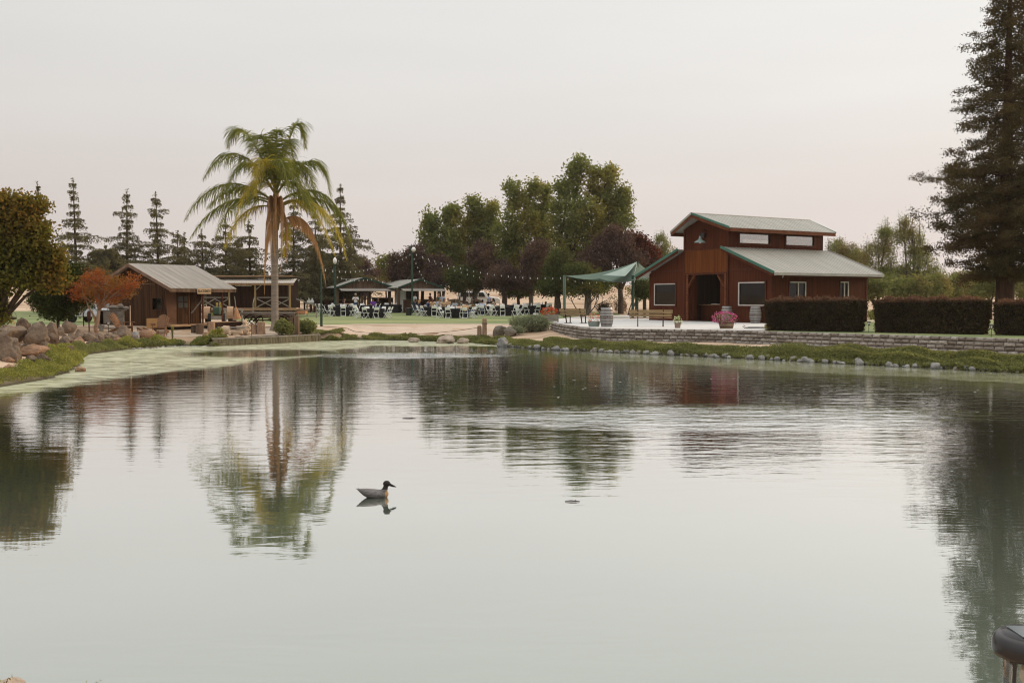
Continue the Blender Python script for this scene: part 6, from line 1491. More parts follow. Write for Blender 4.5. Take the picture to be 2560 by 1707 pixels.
# ------------------------------------------------------------------ lamp posts and string lights
def lamp_post(label, px, D, py_top, r=.075):
    x = xat(px,D); zg = tz(x,D); h = zat(py_top,D)-zg; t = thing('lamp_post', label, 'lamp post', (x,D,zg), 0, 'green lamp posts on the lawn')
    mb = MB(); mb.lathe([(r*2,0),(r*2,.05),(r*1.4,.1),(r*1.35,1.0),(r*1.05,1.05),(r,h-.3),(r*1.3,h-.28),(r*1.3,h-.22)],n=12); mb.build('pole', M['greenpole'], t)
    return t, h
t, h = lamp_post('tall green lamp post at the near left edge of the lawn', 803, 60.5, 668, .058)
mb = MB(); mb.lathe([(.12,h-.1),(.05,h)],n=10); mb.build('cap', M['greenpole'], t)
t, h = lamp_post('green lamp post with white globe in front of the larger pavilion', 838, 91, 656, .095)
mb = MB(); mb.lathe([(.08,h-.15),(.17,h+.0),(.18,h+.2),(.12,h+.36),(.03,h+.45)],n=16); mb.build('globe', M['bulb'], t, smooth=True)
t, h = lamp_post('tallest green lamp post with white globe beside the dining tables', 1030.5, 90, 627, .088)
mb = MB(); mb.lathe([(.08,h-.1),(.2,h+.03),(.2,h+.17),(.09,h+.33)],c=(.14,0,0),n=16); mb.build('globe', M['bulb'], t, smooth=True); mb = MB(); mb.box((-.1,0,h+.42),(.5,.1,.05)); mb.tube((-.1,0,h-.3),(-.1,0,h+.42),.05); mb.build('bracket', M['greenpole'], t)
bulbme = None
def strings(label, A, B, sag, n, Dv=None):
    global bulbme
    A, B = Vector(A), Vector(B); t = thing('string_lights', label, 'string lights', A, 0, 'strings of white bulbs over the lawn'); pts = []
    f = lambda u: A.lerp(B,u)-Vector((0,0,sag*4*u*(1-u)))-A
    mb = MB(); mb.path([f(u) for u in np.linspace(0,1,26)], .011, 4); mb.build('cable', M['black'], t)
    for k in range(n):
        if bulbme is None:
            m2 = MB(); m2.ell((0,0,-.10),(.030,.030,.042),8,6); m2.lathe([(.02,-.07),(.02,.0)],n=6); o = m2.build('bulb', M['bulb'], t, smooth=True); bulbme = o.data
        else: o = bpy.data.objects.new('bulb', bulbme); COL.objects.link(o); o.parent = t
        o.location = f((k+.5)/n)
PB = lambda px, py, D: W(px, py, D)
strings('bulb string from the near left lamp post to the trees behind the larger pavilion', PB(803,671,60.5), PB(945,664,108), .35, 12)
strings('bulb string hanging low across the larger pavilion roof', PB(838,690,90), PB(945,693,92), .3, 10)
strings('faint bulb string rising from the larger pavilion to the tallest lamp post', PB(945,656,108), PB(1030,632,90), .4, 10)
strings('deeply sagging bulb string right of the tallest lamp post', PB(1033,640,90), PB(1135,690,104), 2.3, 26)
strings('bulb string from the tallest lamp post to the shade cloth pole', PB(1033,632,90), PB(1411,693,79), .7, 22)
strings('bulb string from the tallest lamp post dipping low to the forked tree', PB(1033,632,90), PB(1310,706,96), .6, 18)
strings('short bulb string along the top of the large shade cloth', PB(1411,692,78.6), PB(1592,656,77.8), .9, 10)
strings('bulb string wound down the dark green pole by the shade cloth', PB(1592,656,77), PB(1577,710,69.6), .1, 12)
# ------------------------------------------------------------------ tables and chairs
def folding_chair():
    t = thing('folding_chair','x','chair')                   # sits facing local -Y
    for s in (-1,1):
        mb = MB(); mb.path([(s*.20,.26,.86),(s*.205,.10,.46),(s*.21,-.24,.0)],.016,5); mb.build('front_leg', M['whitepaint'], t)
        mb = MB(); mb.path([(s*.185,-.17,.43),(s*.185,.28,.0)],.016,5); mb.build('rear_leg', M['whitepaint'], t)
    mb = MB(); mb.box((0,-.02,.445),(.40,.40,.03), Matrix.Rotation(.05,3,'X')); mb.build('seat', M['whiteplastic'], t, bevel=.008)
    mb = MB(); mb.box((0,.235,.77),(.42,.03,.19), Matrix.Rotation(-.32,3,'X')); mb.path([(-.2,.26,.85),(-.15,.275,.885),(.15,.275,.885),(.2,.26,.85)],.017,5); mb.build('backrest', M['whiteplastic'], t, bevel=.006)
    mb = MB(); mb.tube((-.19,.24,.04),(.19,.24,.04),.013); mb.tube((-.2,-.19,.07),(.2,-.19,.07),.013); mb.build('stretcher', M['whitepaint'], t)
    return t
FC = folding_chair(); fc_used = False
def put_chair(x, y, rz, label):
    global fc_used
    z = tz(x,y)+.02
    if not fc_used: FC.location = (x,y,z); FC.rotation_euler = (0,0,rz); FC['label'] = label; FC['group'] = 'white folding chairs around the tables'; fc_used = True; return FC
    return dup(FC, (x,y,z), rz, label, 'white folding chairs around the tables')
SIDE = ['near','near right','right','far right','far','far left','left','near left']
def round_table(px, py, desc, r=.92, skip=(), rot=0, extra=()):
    g0 = gnd(px, py); c = Vector((g0.x, g0.y+r, tz(g0.x,g0.y+r)+.02))
    t = thing('round_table', 'round black clothed dining table: '+desc, 'table', c, 0, 'round dining tables on the lawn')
    rs = random.Random(int(px)); n = 40; vs = []
    for i, (k, z) in enumerate(((1.0,.755),(1.015,.745),(1.02,.6),(1.05,.3),(1.09,.01))):
        for j in range(n):
            a = 2*math.pi*j/n; q = r*k*(1+(.045*i/4)*math.sin(a*9+px)); vs.append((q*math.cos(a), q*math.sin(a), z))
    mb = MB(); mb.add(vs,[(i*n+j,(i+1)*n+j,(i+1)*n+(j+1)%n,i*n+(j+1)%n) for i in range(4) for j in range(n)]+[tuple(range(n))]); mb.build('tablecloth', M['blackcloth'], t, smooth=False)
    mb = MB(); mb.lathe([(.04,0),(.035,.7)],n=8); mb.lathe([(.35,0.02),(.3,.05),(.04,.08)],n=12); mb.build('pedestal', M['rust'], t)
    for k in range(8):
        if k in skip: continue
        a = -math.pi/2+k*math.pi/4+rot+rs.uniform(-.10,.10); q = r+.30+rs.uniform(0,.16); x, y = c.x+q*math.cos(a), c.y+q*math.sin(a)
        put_chair(x, y, a-math.pi/2+rs.uniform(-.25,.25), 'white folding chair at the %s of the %s' % (SIDE[k], desc))
    return t, c
TABS = {}
for key, px, py, desc, skip, rot, r in [
    ('a', 852, 791, 'table left of man in white', (), .15, .90),
    ('b', 929, 796, 'nearest table of the left group', (), .38, .92),
    ('c', 905, 785.5, 'half hidden table before the fan', (0,1), .1, .9),
    ('d', 977, 783, 'table beside the white refrigerator', (0,7,6), .5, .9),
    ('e', 826, 786, 'table farthest left on lawn', (), .2, .9),
    ('f', 1085, 791, 'table right of tallest lamp post', (5,4), .0, .95),
    ('g', 1139, 796, 'nearest table of the middle group', (), .35, .95),
    ('h', 1196, 788, 'table before the forked trees', (), .2, .9),
    ('i', 1260, 790.5, 'table below the forked tree', (), .0, .95),
    ('j', 1329, 787, 'table near lawn right end', (), .45, .9),
    ('k', 1288, 784, 'small table between right tables', (0,1,7), .1, .85),
    ('l', 1357, 782.5, 'last table beside dark post', (2,), .3, .85)]:
    TABS[key] = round_table(px, py, desc, r, skip, rot)
# plates, napkins and centrepieces
pl = MB(); pl.lathe([(.05,0),(.12,.015),(.12,.02),(.001,.012)],n=12); pme = None
ci = 0
for key, (t, c) in TABS.items():
    rs = random.Random(ci); ci += 1
    for k in range(3):
        a = k*2.094-1.2; 
        if pme is None: o = pl.build('plate', M['whiteplastic']); pme = o.data
        else: o = bpy.data.objects.new('plate', pme); COL.objects.link(o)
        o.location = c+Vector((.68*math.cos(a),.68*math.sin(a),.757)); dsc = t['label'].replace('round black clothed dining table: ','')
        tag(o, 'white plate at the %s of the %s' % (('front','right back','left back')[k], dsc), 'plate', 'white plates on the dining tables')
    v = MB(); v.lathe([(.05,0),(.06,.12),(.03,.2),(.035,.24)],n=10); o = v.build('vase', M['bulb']); o.location = c+Vector((0,0,.757)); tag(o, 'small white vase in the middle of the %s' % t['label'].replace('round black clothed dining table: ',''), 'vase')
t = thing('white_tray','white folded cloth box on the grass in front of the last table','box',gnd(1339,791)); mb = MB(); mb.add([(-.3,-.2,0),(.3,-.2,0),(.3,.2,0),(-.3,.2,0),(-.2,-.1,.28),(.2,-.1,.28),(.2,.1,.28),(-.2,.1,.28)],[(0,1,5,4),(1,2,6,5),(2,3,7,6),(3,0,4,7),(4,5,6,7),(3,2,1,0)]); mb.build('cloth_box', M['whitecloth'], t, bevel=.02)
t = thing('trash_can','dark bin on the grass at the foot of the tallest lamp post','bin',gnd(1022,789)); mb = MB(); mb.lathe([(.24,0),(.28,.62),(.30,.62),(.30,.66),(.05,.70)],n=14); mb.build('bin_body', M['black'], t)
# ------------------------------------------------------------------ people
def skin_mesh(name, joints, edges, sub=2):
    """joints: {key: (x,y,z,radius)}"""
    keys = list(joints); idx = {k: i for i, k in enumerate(keys)}
    me = bpy.data.meshes.new(name); me.from_pydata([joints[k][:3] for k in keys], [(idx[a], idx[b_]) for a, b_ in edges], [])
    o = bpy.data.objects.new(name, me); COL.objects.link(o)
    o.modifiers.new('k','SKIN'); md = o.modifiers.new('s','SUBSURF'); md.levels = sub; md.render_levels = sub
    for i, k in enumerate(keys):
        s = me.skin_vertices[0].data[i]; r = joints[k][3]; s.radius = (r, r) if not isinstance(r, tuple) else r; s.use_root = (i == 0)
    dg = bpy.context.evaluated_depsgraph_get(); m2 = bpy.data.meshes.new_from_object(o.evaluated_get(dg)); m2.name = name
    bpy.data.objects.remove(o); m2.polygons.foreach_set('use_smooth', [True]*len(m2.polygons)); return m2
def head_into(me, c, rot=0, lean=0):
    """adds a modelled head (face, nose, ears) to the body mesh"""
    bm = bmesh.new(); bm.from_mesh(me); R3 = Matrix.Rotation(rot,3,'Z') @ Matrix.Rotation(lean,3,'X')
    def el(cc, r, seg=14, rg=10):
        ret = bmesh.ops.create_uvsphere(bm, u_segments=seg, v_segments=rg, radius=1)
        for v in ret['verts']:
            p = Vector((v.co.x*r[0], v.co.y*r[1], v.co.z*r[2]))
            if r[2] > .1:
                if p.z < 0: p.x *= 1-.28*(-p.z/r[2]); p.y *= 1-.12*(-p.z/r[2])
                if p.y < 0 and p.z < -.04: p.y *= 1.06
            v.co = Vector(c)+R3 @ (p+Vector(cc))
        for f in set(f for v in ret['verts'] for f in v.link_faces): f.smooth = True
    el((0,0,0),(.078,.098,.118)); el((0,-.098,-.012),(.014,.022,.026),8,6); el((0,-.088,-.058),(.026,.012,.010),8,6)
    for s in (-1,1): el((s*.078,.005,-.005),(.012,.02,.03),8,6); el((s*.030,-.086,.018),(.013,.010,.009),8,6)
    bm.to_mesh(me); bm.free()
def arm(J, E, s, sh, el_, wr, hd=None, rr=(.055,.043,.033,.024)):
    J['sh%d'%s] = (*sh, rr[0]); J['el%d'%s] = (*el_, rr[1]); J['wr%d'%s] = (*wr, rr[3]); 
    d = (Vector(wr)-Vector(el_)).normalized(); side = d.orthogonal().normalized(); p = Vector(wr)+d*.055; J['pa%d'%s] = (*p, .030)
    E += [('chest','sh%d'%s),('sh%d'%s,'el%d'%s),('el%d'%s,'wr%d'%s),('wr%d'%s,'pa%d'%s)]
    n2 = d.cross(side)
    for k in range(4):
        q = p+side*(.012*(k-1.5)*1.4); L_ = (.065,.078,.072,.055)[k]; J['f%d%d'%(k,s)] = (*(q+d*.035),.0095); J['g%d%d'%(k,s)] = (*(q+d*.035+(d*.8+n2*.5)*L_*.6),.0075); E += [('pa%d'%s,'f%d%d'%(k,s)),('f%d%d'%(k,s),'g%d%d'%(k,s))]
    J['t%d'%s] = (*(Vector(wr)+d*.03+side*.035),.010); E += [('wr%d'%s,'t%d'%s)]; J['u%d'%s] = (*(Vector(wr)+d*.07+side*.05),.008); E += [('t%d'%s,'u%d'%s)]
def person_meshes(pose, build=1.0, arms='down'):
    J = {}; E = []; b_ = build
    if pose == 'stand':
        hz_ = .93; J['pel'] = (0,0,hz_,.125*b_); J['waist'] = (0,0,1.08,.12*b_); J['chest'] = (0,.01,1.30,.135*b_); J['neck'] = (0,.01,1.47,.055); J['hd'] = (0,0,1.58,.05)
        E += [('pel','waist'),('waist','chest'),('chest','neck'),('neck','hd')]
        for s in (-1,1):
            J['hip%d'%s] = (s*.10,0,.88,.092); J['kn%d'%s] = (s*.12,-.02,.48,.062); J['an%d'%s] = (s*.13,.02,.09,.042); J['to%d'%s] = (s*.15,-.13,.04,.038)
            E += [('pel','hip%d'%s),('hip%d'%s,'kn%d'%s),('kn%d'%s,'an%d'%s),('an%d'%s,'to%d'%s)]
        hc = (0,-.01,1.635)
        if arms == 'down': pos = lambda s: ((s*.19,.01,1.40),(s*.25,.05,1.12),(s*.24,-.06,.88))
        elif arms == 'eat': pos = lambda s: ((s*.19,.01,1.40),(s*.27,-.02,1.14),(s*.08,-.20,1.30))
        elif arms == 'front': pos = lambda s: ((s*.19,.01,1.40),(s*.26,-.02,1.14),(s*.12,-.28,1.08))
        elif arms == 'hip': pos = lambda s: ((s*.19,.01,1.40),(s*.36,.10,1.18),(s*.20,.03,1.00))
    else:
        J['pel'] = (0,.04,.52,.13*b_); J['waist'] = (0,.03,.68,.12*b_); J['chest'] = (0,0,.90,.135*b_); J['neck'] = (0,-.02,1.07,.055); J['hd'] = (0,-.04,1.17,.05)
        E += [('pel','waist'),('waist','chest'),('chest','neck'),('neck','hd')]
        for s in (-1,1):
            J['hip%d'%s] = (s*.10,-.02,.51,.092); J['kn%d'%s] = (s*.13,-.42,.50,.062); J['an%d'%s] = (s*.13,-.42,.09,.042); J['to%d'%s] = (s*.14,-.56,.04,.036)
            E += [('pel','hip%d'%s),('hip%d'%s,'kn%d'%s),('kn%d'%s,'an%d'%s),('an%d'%s,'to%d'%s)]
        hc = (0,-.06,1.22)
        pos = (lambda s: ((s*.19,-.01,1.00),(s*.25,-.10,.78),(s*.14,-.36,.80))) if arms != 'reach' else (lambda s: ((s*.19,-.01,1.00),(s*.25,-.22,.84),(s*.16,-.50,.86)))
    for s in (-1,1): arm(J, E, s, *pos(s))
    body = skin_mesh('body', J, E, 1); head_into(body, hc)
    tor = {k: v for k, v in J.items() if k in ('pel','waist','chest','sh-1','sh1','el-1','el1')}
    T = {}
    for k, v in tor.items():
        g_ = .022 if k in ('pel','waist','chest') else .018
        T[k] = (*v[:3], v[3]+g_)
    T['pel'] = (*Vector(J['pel'][:3])+Vector((0,0,.0)), J['pel'][3]+.02) if False else (J['pel'][0],J['pel'][1],J['pel'][2]+.02,J['pel'][3]+.022)
    for s in (-1,1):
        a, c = Vector(J['sh%d'%s][:3]), Vector(J['el%d'%s][:3]); q = a.lerp(c,.75); T['el%d'%s] = (*q, .058)
    T['nk'] = (J['chest'][0],J['chest'][1],(J['chest'][2]*.35+J['neck'][2]*.65),.075)
    shirt = skin_mesh('shirt', T, [('pel','waist'),('waist','chest'),('chest','nk'),('chest','sh-1'),('chest','sh1'),('sh-1','el-1'),('sh1','el1')], 2)
    Pp = {'pel': (J['pel'][0],J['pel'][1],J['pel'][2]-.03,J['pel'][3]+.012)}; PE = []
    for s in (-1,1):
        for k, g_ in (('hip',.02),('kn',.018),('an',.022)): v = J['%s%d'%(k,s)]; Pp['%s%d'%(k,s)] = (*v[:3], v[3]+g_)
        PE += [('pel','hip%d'%s),('hip%d'%s,'kn%d'%s),('kn%d'%s,'an%d'%s)]
    pants = skin_mesh('trousers', Pp, PE, 2)
    SS = MB()
    for s in (-1,1): v = J['to%d'%s]; a_ = J['an%d'%s]; SS.ell(((v[0]+a_[0])/2,(v[1]+a_[1])/2,.045),(.048,.14,.05),10,6)
    so_ = SS.build('shoes', M['black']); shoes = so_.data; bpy.data.objects.remove(so_)
    def hairm(kind):
        m_ = MB(); c = Vector(hc)
        m_.ell(c+Vector((0,.016,.022)),(.090,.104,.112),14,10)
        if kind == 'long': m_.path([c+Vector((0,.05,.05)),c+Vector((0,.085,-.08)),c+Vector((0,.09,-.22)),c+Vector((0,.10,-.36))],[.08,.095,.10,.05],10)
        if kind == 'cap': m_.lathe([(.098,.03),(.094,.08),(.05,.125),(.001,.13)],c=c,n=14); m_.box(c+Vector((0,-.12,.04)),(.13,.12,.012))
        # open the face
        bmh = bmesh.new(); mh = bpy.data.meshes.new('hair'); mh.from_pydata(m_.v, [], m_.f); bmh.from_mesh(mh)
        dl = [f for f in bmh.faces if (f.calc_center_median()-c).y < -.045 and (f.calc_center_median()-c).z < .055 and (f.calc_center_median()-c).z > -.13 and kind != 'cap']
        bmesh.ops.delete(bmh, geom=dl, context='FACES'); bmh.to_mesh(mh); bmh.free(); mh.polygons.foreach_set('use_smooth',[True]*len(mh.polygons)); return mh
    return dict(body=body, shirt=shirt, trousers=pants, shoes=shoes, hair={k: hairm(k) for k in ('short','long','cap')})
PM = {}
def person(label, loc, rz, pose, arms, skin_, shirt, pants, hair, hstyle='short', build=1.0, sc_=1.0, group=None):
    key = (pose, arms, build)
    if key not in PM: PM[key] = person_meshes(pose, build, arms)
    m_ = PM[key]; t = thing('person', label, 'person', loc, rz, group); t.scale = (sc_,)*3
    def pt(n_, me, mt):
        me2 = me.copy(); me2.materials.clear(); me2.materials.append(mt); o = bpy.data.objects.new(n_, me2); COL.objects.link(o); o.parent = t
    pt('body', m_['body'], M['skin'] if skin_ == 0 else M['skind'])
    pt('shirt', m_['shirt'], shirt); pt('trousers', m_['trousers'], pants); pt('shoes', m_['shoes'], M['black'])
    if hair is not None: pt('hair' if hstyle != 'cap' else 'cap', m_['hair'][hstyle], hair)
    return t
cl = lambda n, c: plain(n+' cloth', c, .9)
navy, white, lblue, black_, grey_, tanc, red_, green_, purple_, denim, pattern = cl('navy',(.03,.04,.075)), cl('white',(.72,.72,.72)), cl('light blue',(.38,.46,.62)), cl('black',(.015,.015,.017)), cl('grey blue',(.33,.38,.44)), cl('tan',(.60,.40,.23)), cl('dark red',(.22,.03,.025)), cl('dark green',(.035,.055,.04)), cl('purple',(.16,.05,.36)), cl('denim',(.05,.07,.13)), mat('patterned blouse',(.30,.17,.07),(.06,.05,.03),18,.9)
hbk, hbr, hbl, hgy = plain('black hair',(.012,.010,.009),.5), plain('brown hair',(.055,.028,.015),.6), plain('blond hair',(.36,.22,.10),.6), plain('grey hair',(.42,.40,.37),.7)
def P_(px, D): x = xat(px,D); return Vector((x,D,tz(x,D)+.02))
person('man in white t-shirt eating with raised hands before the larger pavilion', P_(889,88.5), .1, 'stand','eat',1,white,denim,hgy,'short',1.12,1.06)
person('man in light blue shirt standing with hands on hips beside the white car', P_(1221,90), -1.9, 'stand','hip',1,lblue,black_,hbk,'short',1.0,1.05)
person('man in grey blue shirt standing at the right end of the bar', P_(1107,91.5), 2.6, 'stand','hip',0,grey_,cl('khaki',(.16,.12,.08)),hbr,'short',1.08,1.03)
person('bald man in dark green standing beside the man in grey blue at the bar', P_(1097.5,92.5), -.5, 'stand','front',0,green_,black_,None,'short',1.08,1.03)
person('dark haired woman in a dark red top standing inside the bar', P_(1075.5,96), 1.2, 'stand','front',1,red_,black_,hbk,'short',.92,1.03)
person('person in a pale grey shirt leaning over the bar beside the tallest lamp post', P_(1037,92.5), 2.3, 'stand','front',1,cl('pale grey',(.52,.54,.56)),black_,hbk,'short',1.12,1.04)
seats = [(1037.5,87.5,1.6,'sit',1,navy,hbr,'short','man in a navy shirt seated just right of the tallest lamp post'),
 (1048,86.5,1.9,'sit',0,navy,hbl,'long','blond long haired woman in a navy top seated right of the lamp post'),
 (1069,87.0,2.2,'sit',0,denim,hbr,'short','man in a blue jacket seated with his back half turned, right of the blond woman'),
 (1081,89.5,.2,'reach',1,tanc,hbr,'short','person in tan facing the pond across the table below the woman in red'),
 (1091,90.5,.3,'sit',1,lblue,hbk,'short','dark haired person in light blue seated at the far side of the table'),
 (1099,89.5,.5,'reach',0,cl('pale olive',(.40,.42,.36)),hbr,'short','person in pale olive seated in front of the bald man'),
 (1109,89.0,.6,'sit',1,tanc,hbr,'short','person in tan sleeves seated in front of the man in grey blue'),
 (1137,86.5,.6,'sit',1,grey_,hbk,'long','person with black hair in grey bending over the middle table, left side'),
 (1163,79.8,3.0,'sit',0,tanc,hbr,'short','person in a tan shirt seated with back to the pond at the nearest middle table'),
 (1185,83.5,-1.8,'reach',1,pattern,hbk,'long','woman in a brown patterned blouse seated right of the person in the tan shirt'),
 (1206,86.0,2.9,'sit',1,cl('pale blue',(.50,.55,.68)),hbk,'short','person in a pale blue shirt seated with back to the pond beside the white car'),
 (1234.5,90.0,-1.6,'reach',0,cl('beige',(.55,.42,.33)),hbk,'long','woman with long dark hair in beige seated right of the standing man in light blue'),
 (859.5,89.5,1.3,'reach',0,black_,hbr,'long','woman with dark brown hair in black reaching over the left table'),
 (933,91.0,.2,'sit',1,purple_,hbk,'cap','person in a purple shirt and dark cap seated behind the nearest left table'),
 (945,92.5,.4,'sit',1,black_,hbk,'long','person in black seated right of the one in purple'),
 (1190,91.5,.1,'sit',1,black_,hbk,'short','dark clothed person seated behind the woman in the patterned blouse'),
 (1120,91.5,.3,'sit',0,tanc,hbr,'short','person in pale tan seated at the far table left of the beige cart')]
for px, D, rz, pose, sk_, sh_, hr, hs, lb in seats:
    p = P_(px, D); person(lb, p, rz, 'sit', pose, sk_, sh_, denim, hr, hs, 1.0, 1.03)
    put_chair(p.x+.0, p.y+.0, rz, 'white folding chair under the ' + re.split(' seated| facing| bending| reaching',lb)[0])
# ------------------------------------------------------------------ trees
def tree_lobes(name, label, base, D, lobes, lm, size, n, seed, trunk_r=.16, barkm=None, group=None, fork=None, inner=.3, clump=.0, aspect=.6, droop=0, up=0, limb_to=None):
    """base: px of the trunk foot; lobes: (px, py, half width px, half height px, depth offset m)"""
    x0 = xat(base, D); z0 = tz(x0, D); t = thing(name, label, 'tree', (x0,D,z0-.05), 0, group); rs = np.random.RandomState(seed)
    LB_ = []; vol = []
    for l in lobes:
        px, py, rx, rz_ = l[:4]; dy = l[4] if len(l) > 4 else rs.uniform(-.5,.5)*mpx(rx,D)*1.2
        c = W(px, py, D+dy)-Vector((x0,D,z0)); kx = .76 if name == 'poplar_tree' else .84; r = (mpx(rx,D)*kx, mpx(rx,D)*kx, mpx(rz_,D)*(.92 if name == 'poplar_tree' else .86)); LB_.append((c,r)); vol.append((r[0]*r[2])**1.1)
    for c, r in list(LB_):
        for _ in range(6):
            d = Vector((rs.normal(),rs.normal(),rs.normal()*.8+.25)).normalized(); k = rs.uniform(.20,.38)
            LB_.append((c+Vector((d.x*r[0],d.y*r[1],d.z*r[2]))*rs.uniform(.9,1.12), (r[0]*k,r[1]*k,r[2]*k*rs.uniform(1,1.6)))); vol.append(((r[0]*k)*(r[2]*k))**1.1)
    main_ = len(lobes)
    vol = np.array(vol)/sum(vol); P = []
    for (c, r), v in zip(LB_, vol):
        k = max(30, int(n*v)); nc = max(6, k//34)     # twigs: small clumps spread through the lobe
        cc = shell(rs, c, r, nc, inner); q = np.repeat(cc, 34, axis=0); sp_ = size*1.75
        P.append(q+rs.normal(size=q.shape)*np.array([sp_*.8,sp_*.8,sp_*.65]))
    P = np.concatenate(P); P = P[P[:,2] > .4]
    leaves('crown', P, size, lm, t, seed, aspect, droop=droop, up=up)
    mb = MB(); LB_ = LB_[:main_]; low = min(c.z-r[2] for c, r in LB_); fk = max(.5, (fork if fork is not None else low*.85)); rs2 = random.Random(seed)
    mb.path([(0,0,-.1),(0,0,.12),(rs2.uniform(-.05,.05),0,fk*.6),(rs2.uniform(-.1,.1),0,fk)],[trunk_r*1.5,trunk_r*1.1,trunk_r,trunk_r*.9],9)
    for (c, r) in LB_:
        m1 = Vector((0,0,fk)).lerp(c,.5); m1.x += rs2.uniform(-.2,.2); m1.z += .1*abs(c.x); top = c+Vector((0,0,r[2]*.6))
        mb.path([(0,0,fk*.95),m1,c,top],[trunk_r*.62,trunk_r*.42,trunk_r*.28,trunk_r*.08],6)
        for _ in range(3):
            q = c+Vector((rs2.uniform(-.8,.8)*r[0],rs2.uniform(-.8,.8)*r[1],rs2.uniform(-.3,.7)*r[2])); mb.path([m1.lerp(c,.6),q],[trunk_r*.2,.012],4)
    mb.build('trunk', barkm or M['bark'], t, smooth=True); return t
G = 'tall green trees behind the lawn'
# tall green trees
tree_lobes('poplar_tree','leftmost tall green tree behind the smaller pavilion, with two leafy spires',1098,103,[(1075,585,22,45),(1090,640,42,50),(1128,565,20,48),(1120,625,36,60),(1076,552,12,22),(1131,532,12,20),(1105,668,52,30),(1150,640,24,60),(1072,672,36,28)],LG,.27,9500,101,.2,M['bark'],G)
tree_lobes('poplar_tree','green tree with three upright spires, second of the tall row',1186,104,[(1184,530,17,34),(1207,540,12,36),(1231,540,12,34),(1195,585,42,50),(1225,600,34,55),(1178,575,22,50),(1205,650,56,42),(1160,665,30,34)],LG,.27,10000,102,.2,M['bark'],G)
tree_lobes('poplar_tree','broad green tree with two rounded tops left of the tallest tree',1262,101,[(1285,490,20,42),(1325,495,26,40),(1300,560,50,55),(1345,545,30,45),(1268,590,34,50),(1310,640,58,48),(1362,500,16,30),(1365,590,30,60),(1262,660,36,34)],LG,.27,13000,103,.22,M['bark'],G)
tree_lobes('poplar_tree','tallest green tree with ragged spires left of the barn',1392,98,[(1450,432,24,36),(1420,470,28,36),(1482,455,20,34),(1525,440,15,28),(1452,530,56,50),(1512,500,28,38),(1545,520,20,34),(1556,500,10,26),(1400,560,30,50),(1440,600,58,60),(1510,575,40,50),(1555,560,22,26),(1400,650,42,50),(1470,660,50,36)],LG,.27,17500,104,.26,M['bark'],G)
tree_lobes('poplar_tree','small narrow pair of green tops between the purple trees above the pavilion',965,118,[(952,672,10,22),(972,665,10,26),(962,695,22,18)],LG,.22,2600,105,.1,M['bark'])
tree_lobes('poplar_tree','low green tree crown behind the diners left of the forked tree',1160,97,[(1150,700,30,20),(1128,690,26,18),(1175,688,26,26),(1140,715,22,10)],LGD,.2,5200,106,.17,M['bark'])
G2 = 'dark purple leaved trees behind the lawn'
tree_lobes('plum_tree','rounded purple tree rising behind the larger pavilion roof',905,112,[(900,685,34,34),(880,695,24,26),(922,690,26,30),(905,662,20,18)],LP,.20,9000,111,.16,M['bark'],G2)
tree_lobes('plum_tree','purple tree behind the tallest lamp post',1056,100,[(1005,665,28,34),(1030,650,26,32),(1020,690,40,22),(1040,630,18,20),(985,680,18,22)],LP,.20,10000,112,.17,M['bark'],G2)
tree_lobes('plum_tree','purple tree right of the tallest lamp post above the small pavilion',1108,99,[(1095,668,30,34),(1112,690,32,26),(1080,690,26,24)],LP,.2,8000,113,.16,M['bark'],G2)
tree_lobes('plum_tree','large purple tree above the standing man in light blue',1190,98,[(1200,660,40,42),(1170,690,30,34),(1235,680,36,38),(1215,630,28,26),(1200,708,40,20)],LP,.2,15000,114,.17,M['greybark'],G2)
tree_lobes('plum_tree','purple leaved tree on a forked dark trunk behind the tables',1260,93,[(1262,690,40,26),(1240,706,30,16),(1288,700,28,22)],LP,.2,8000,115,.22,M['bark'],G2,fork=2.6)
tree_lobes('plum_tree','purple tree on a straight trunk near the right end of the lawn',1327,92,[(1335,655,34,48),(1318,700,34,24),(1352,690,28,34),(1345,625,22,26)],LP,.2,13000,116,.21,M['greybark'],G2)
tree_lobes('poplar_tree','dark green low crown above the right hand tables',1297,99,[(1295,715,28,26),(1318,722,22,18),(1275,722,20,14)],LGD,.2,5000,117,.16,M['bark'])
tree_lobes('maple_tree','dark green tree on a thick dark trunk at the left corner of the shade cloth',1395,88,[(1395,690,34,40),(1375,715,26,22),(1415,715,26,20),(1400,655,30,32)],LGD,.2,11000,118,.26,M['bark'])
tree_lobes('maple_tree','green tree on a pale grey trunk seen under the large shade cloth',1469,86,[(1470,700,48,24),(1440,680,30,26),(1500,712,34,14),(1450,722,40,10)],LGD,.2,9000,119,.30,M['greybark'],fork=2.6)
tree_lobes('plum_tree','large purple tree directly behind the shade cloth peak',1552,90,[(1500,640,44,46),(1545,625,46,46),(1580,660,40,36),(1470,670,34,30),(1530,590,28,24),(1520,690,50,20)],LP,.2,22000,120,.24,M['bark'],G2,fork=2.3)
tree_lobes('plum_tree','reddish purple tree beside the left barn roof edge',1612,92,[(1600,630,30,36),(1625,640,24,30),(1585,600,20,20),(1610,670,30,20)],leafmat('reddish plum leaves',[(.11,.035,.028),(.07,.025,.022),(.16,.06,.045),(.05,.02,.018)],.35),.2,10000,121,.16,M['bark'],G2)
tree_lobes('vine_tree','dark green vine covered tree close to the left barn wall',1612,74,[(1608,716,20,16),(1598,730,16,12),(1622,728,14,16)],LGD,.14,3600,122,.10,M['bark'])
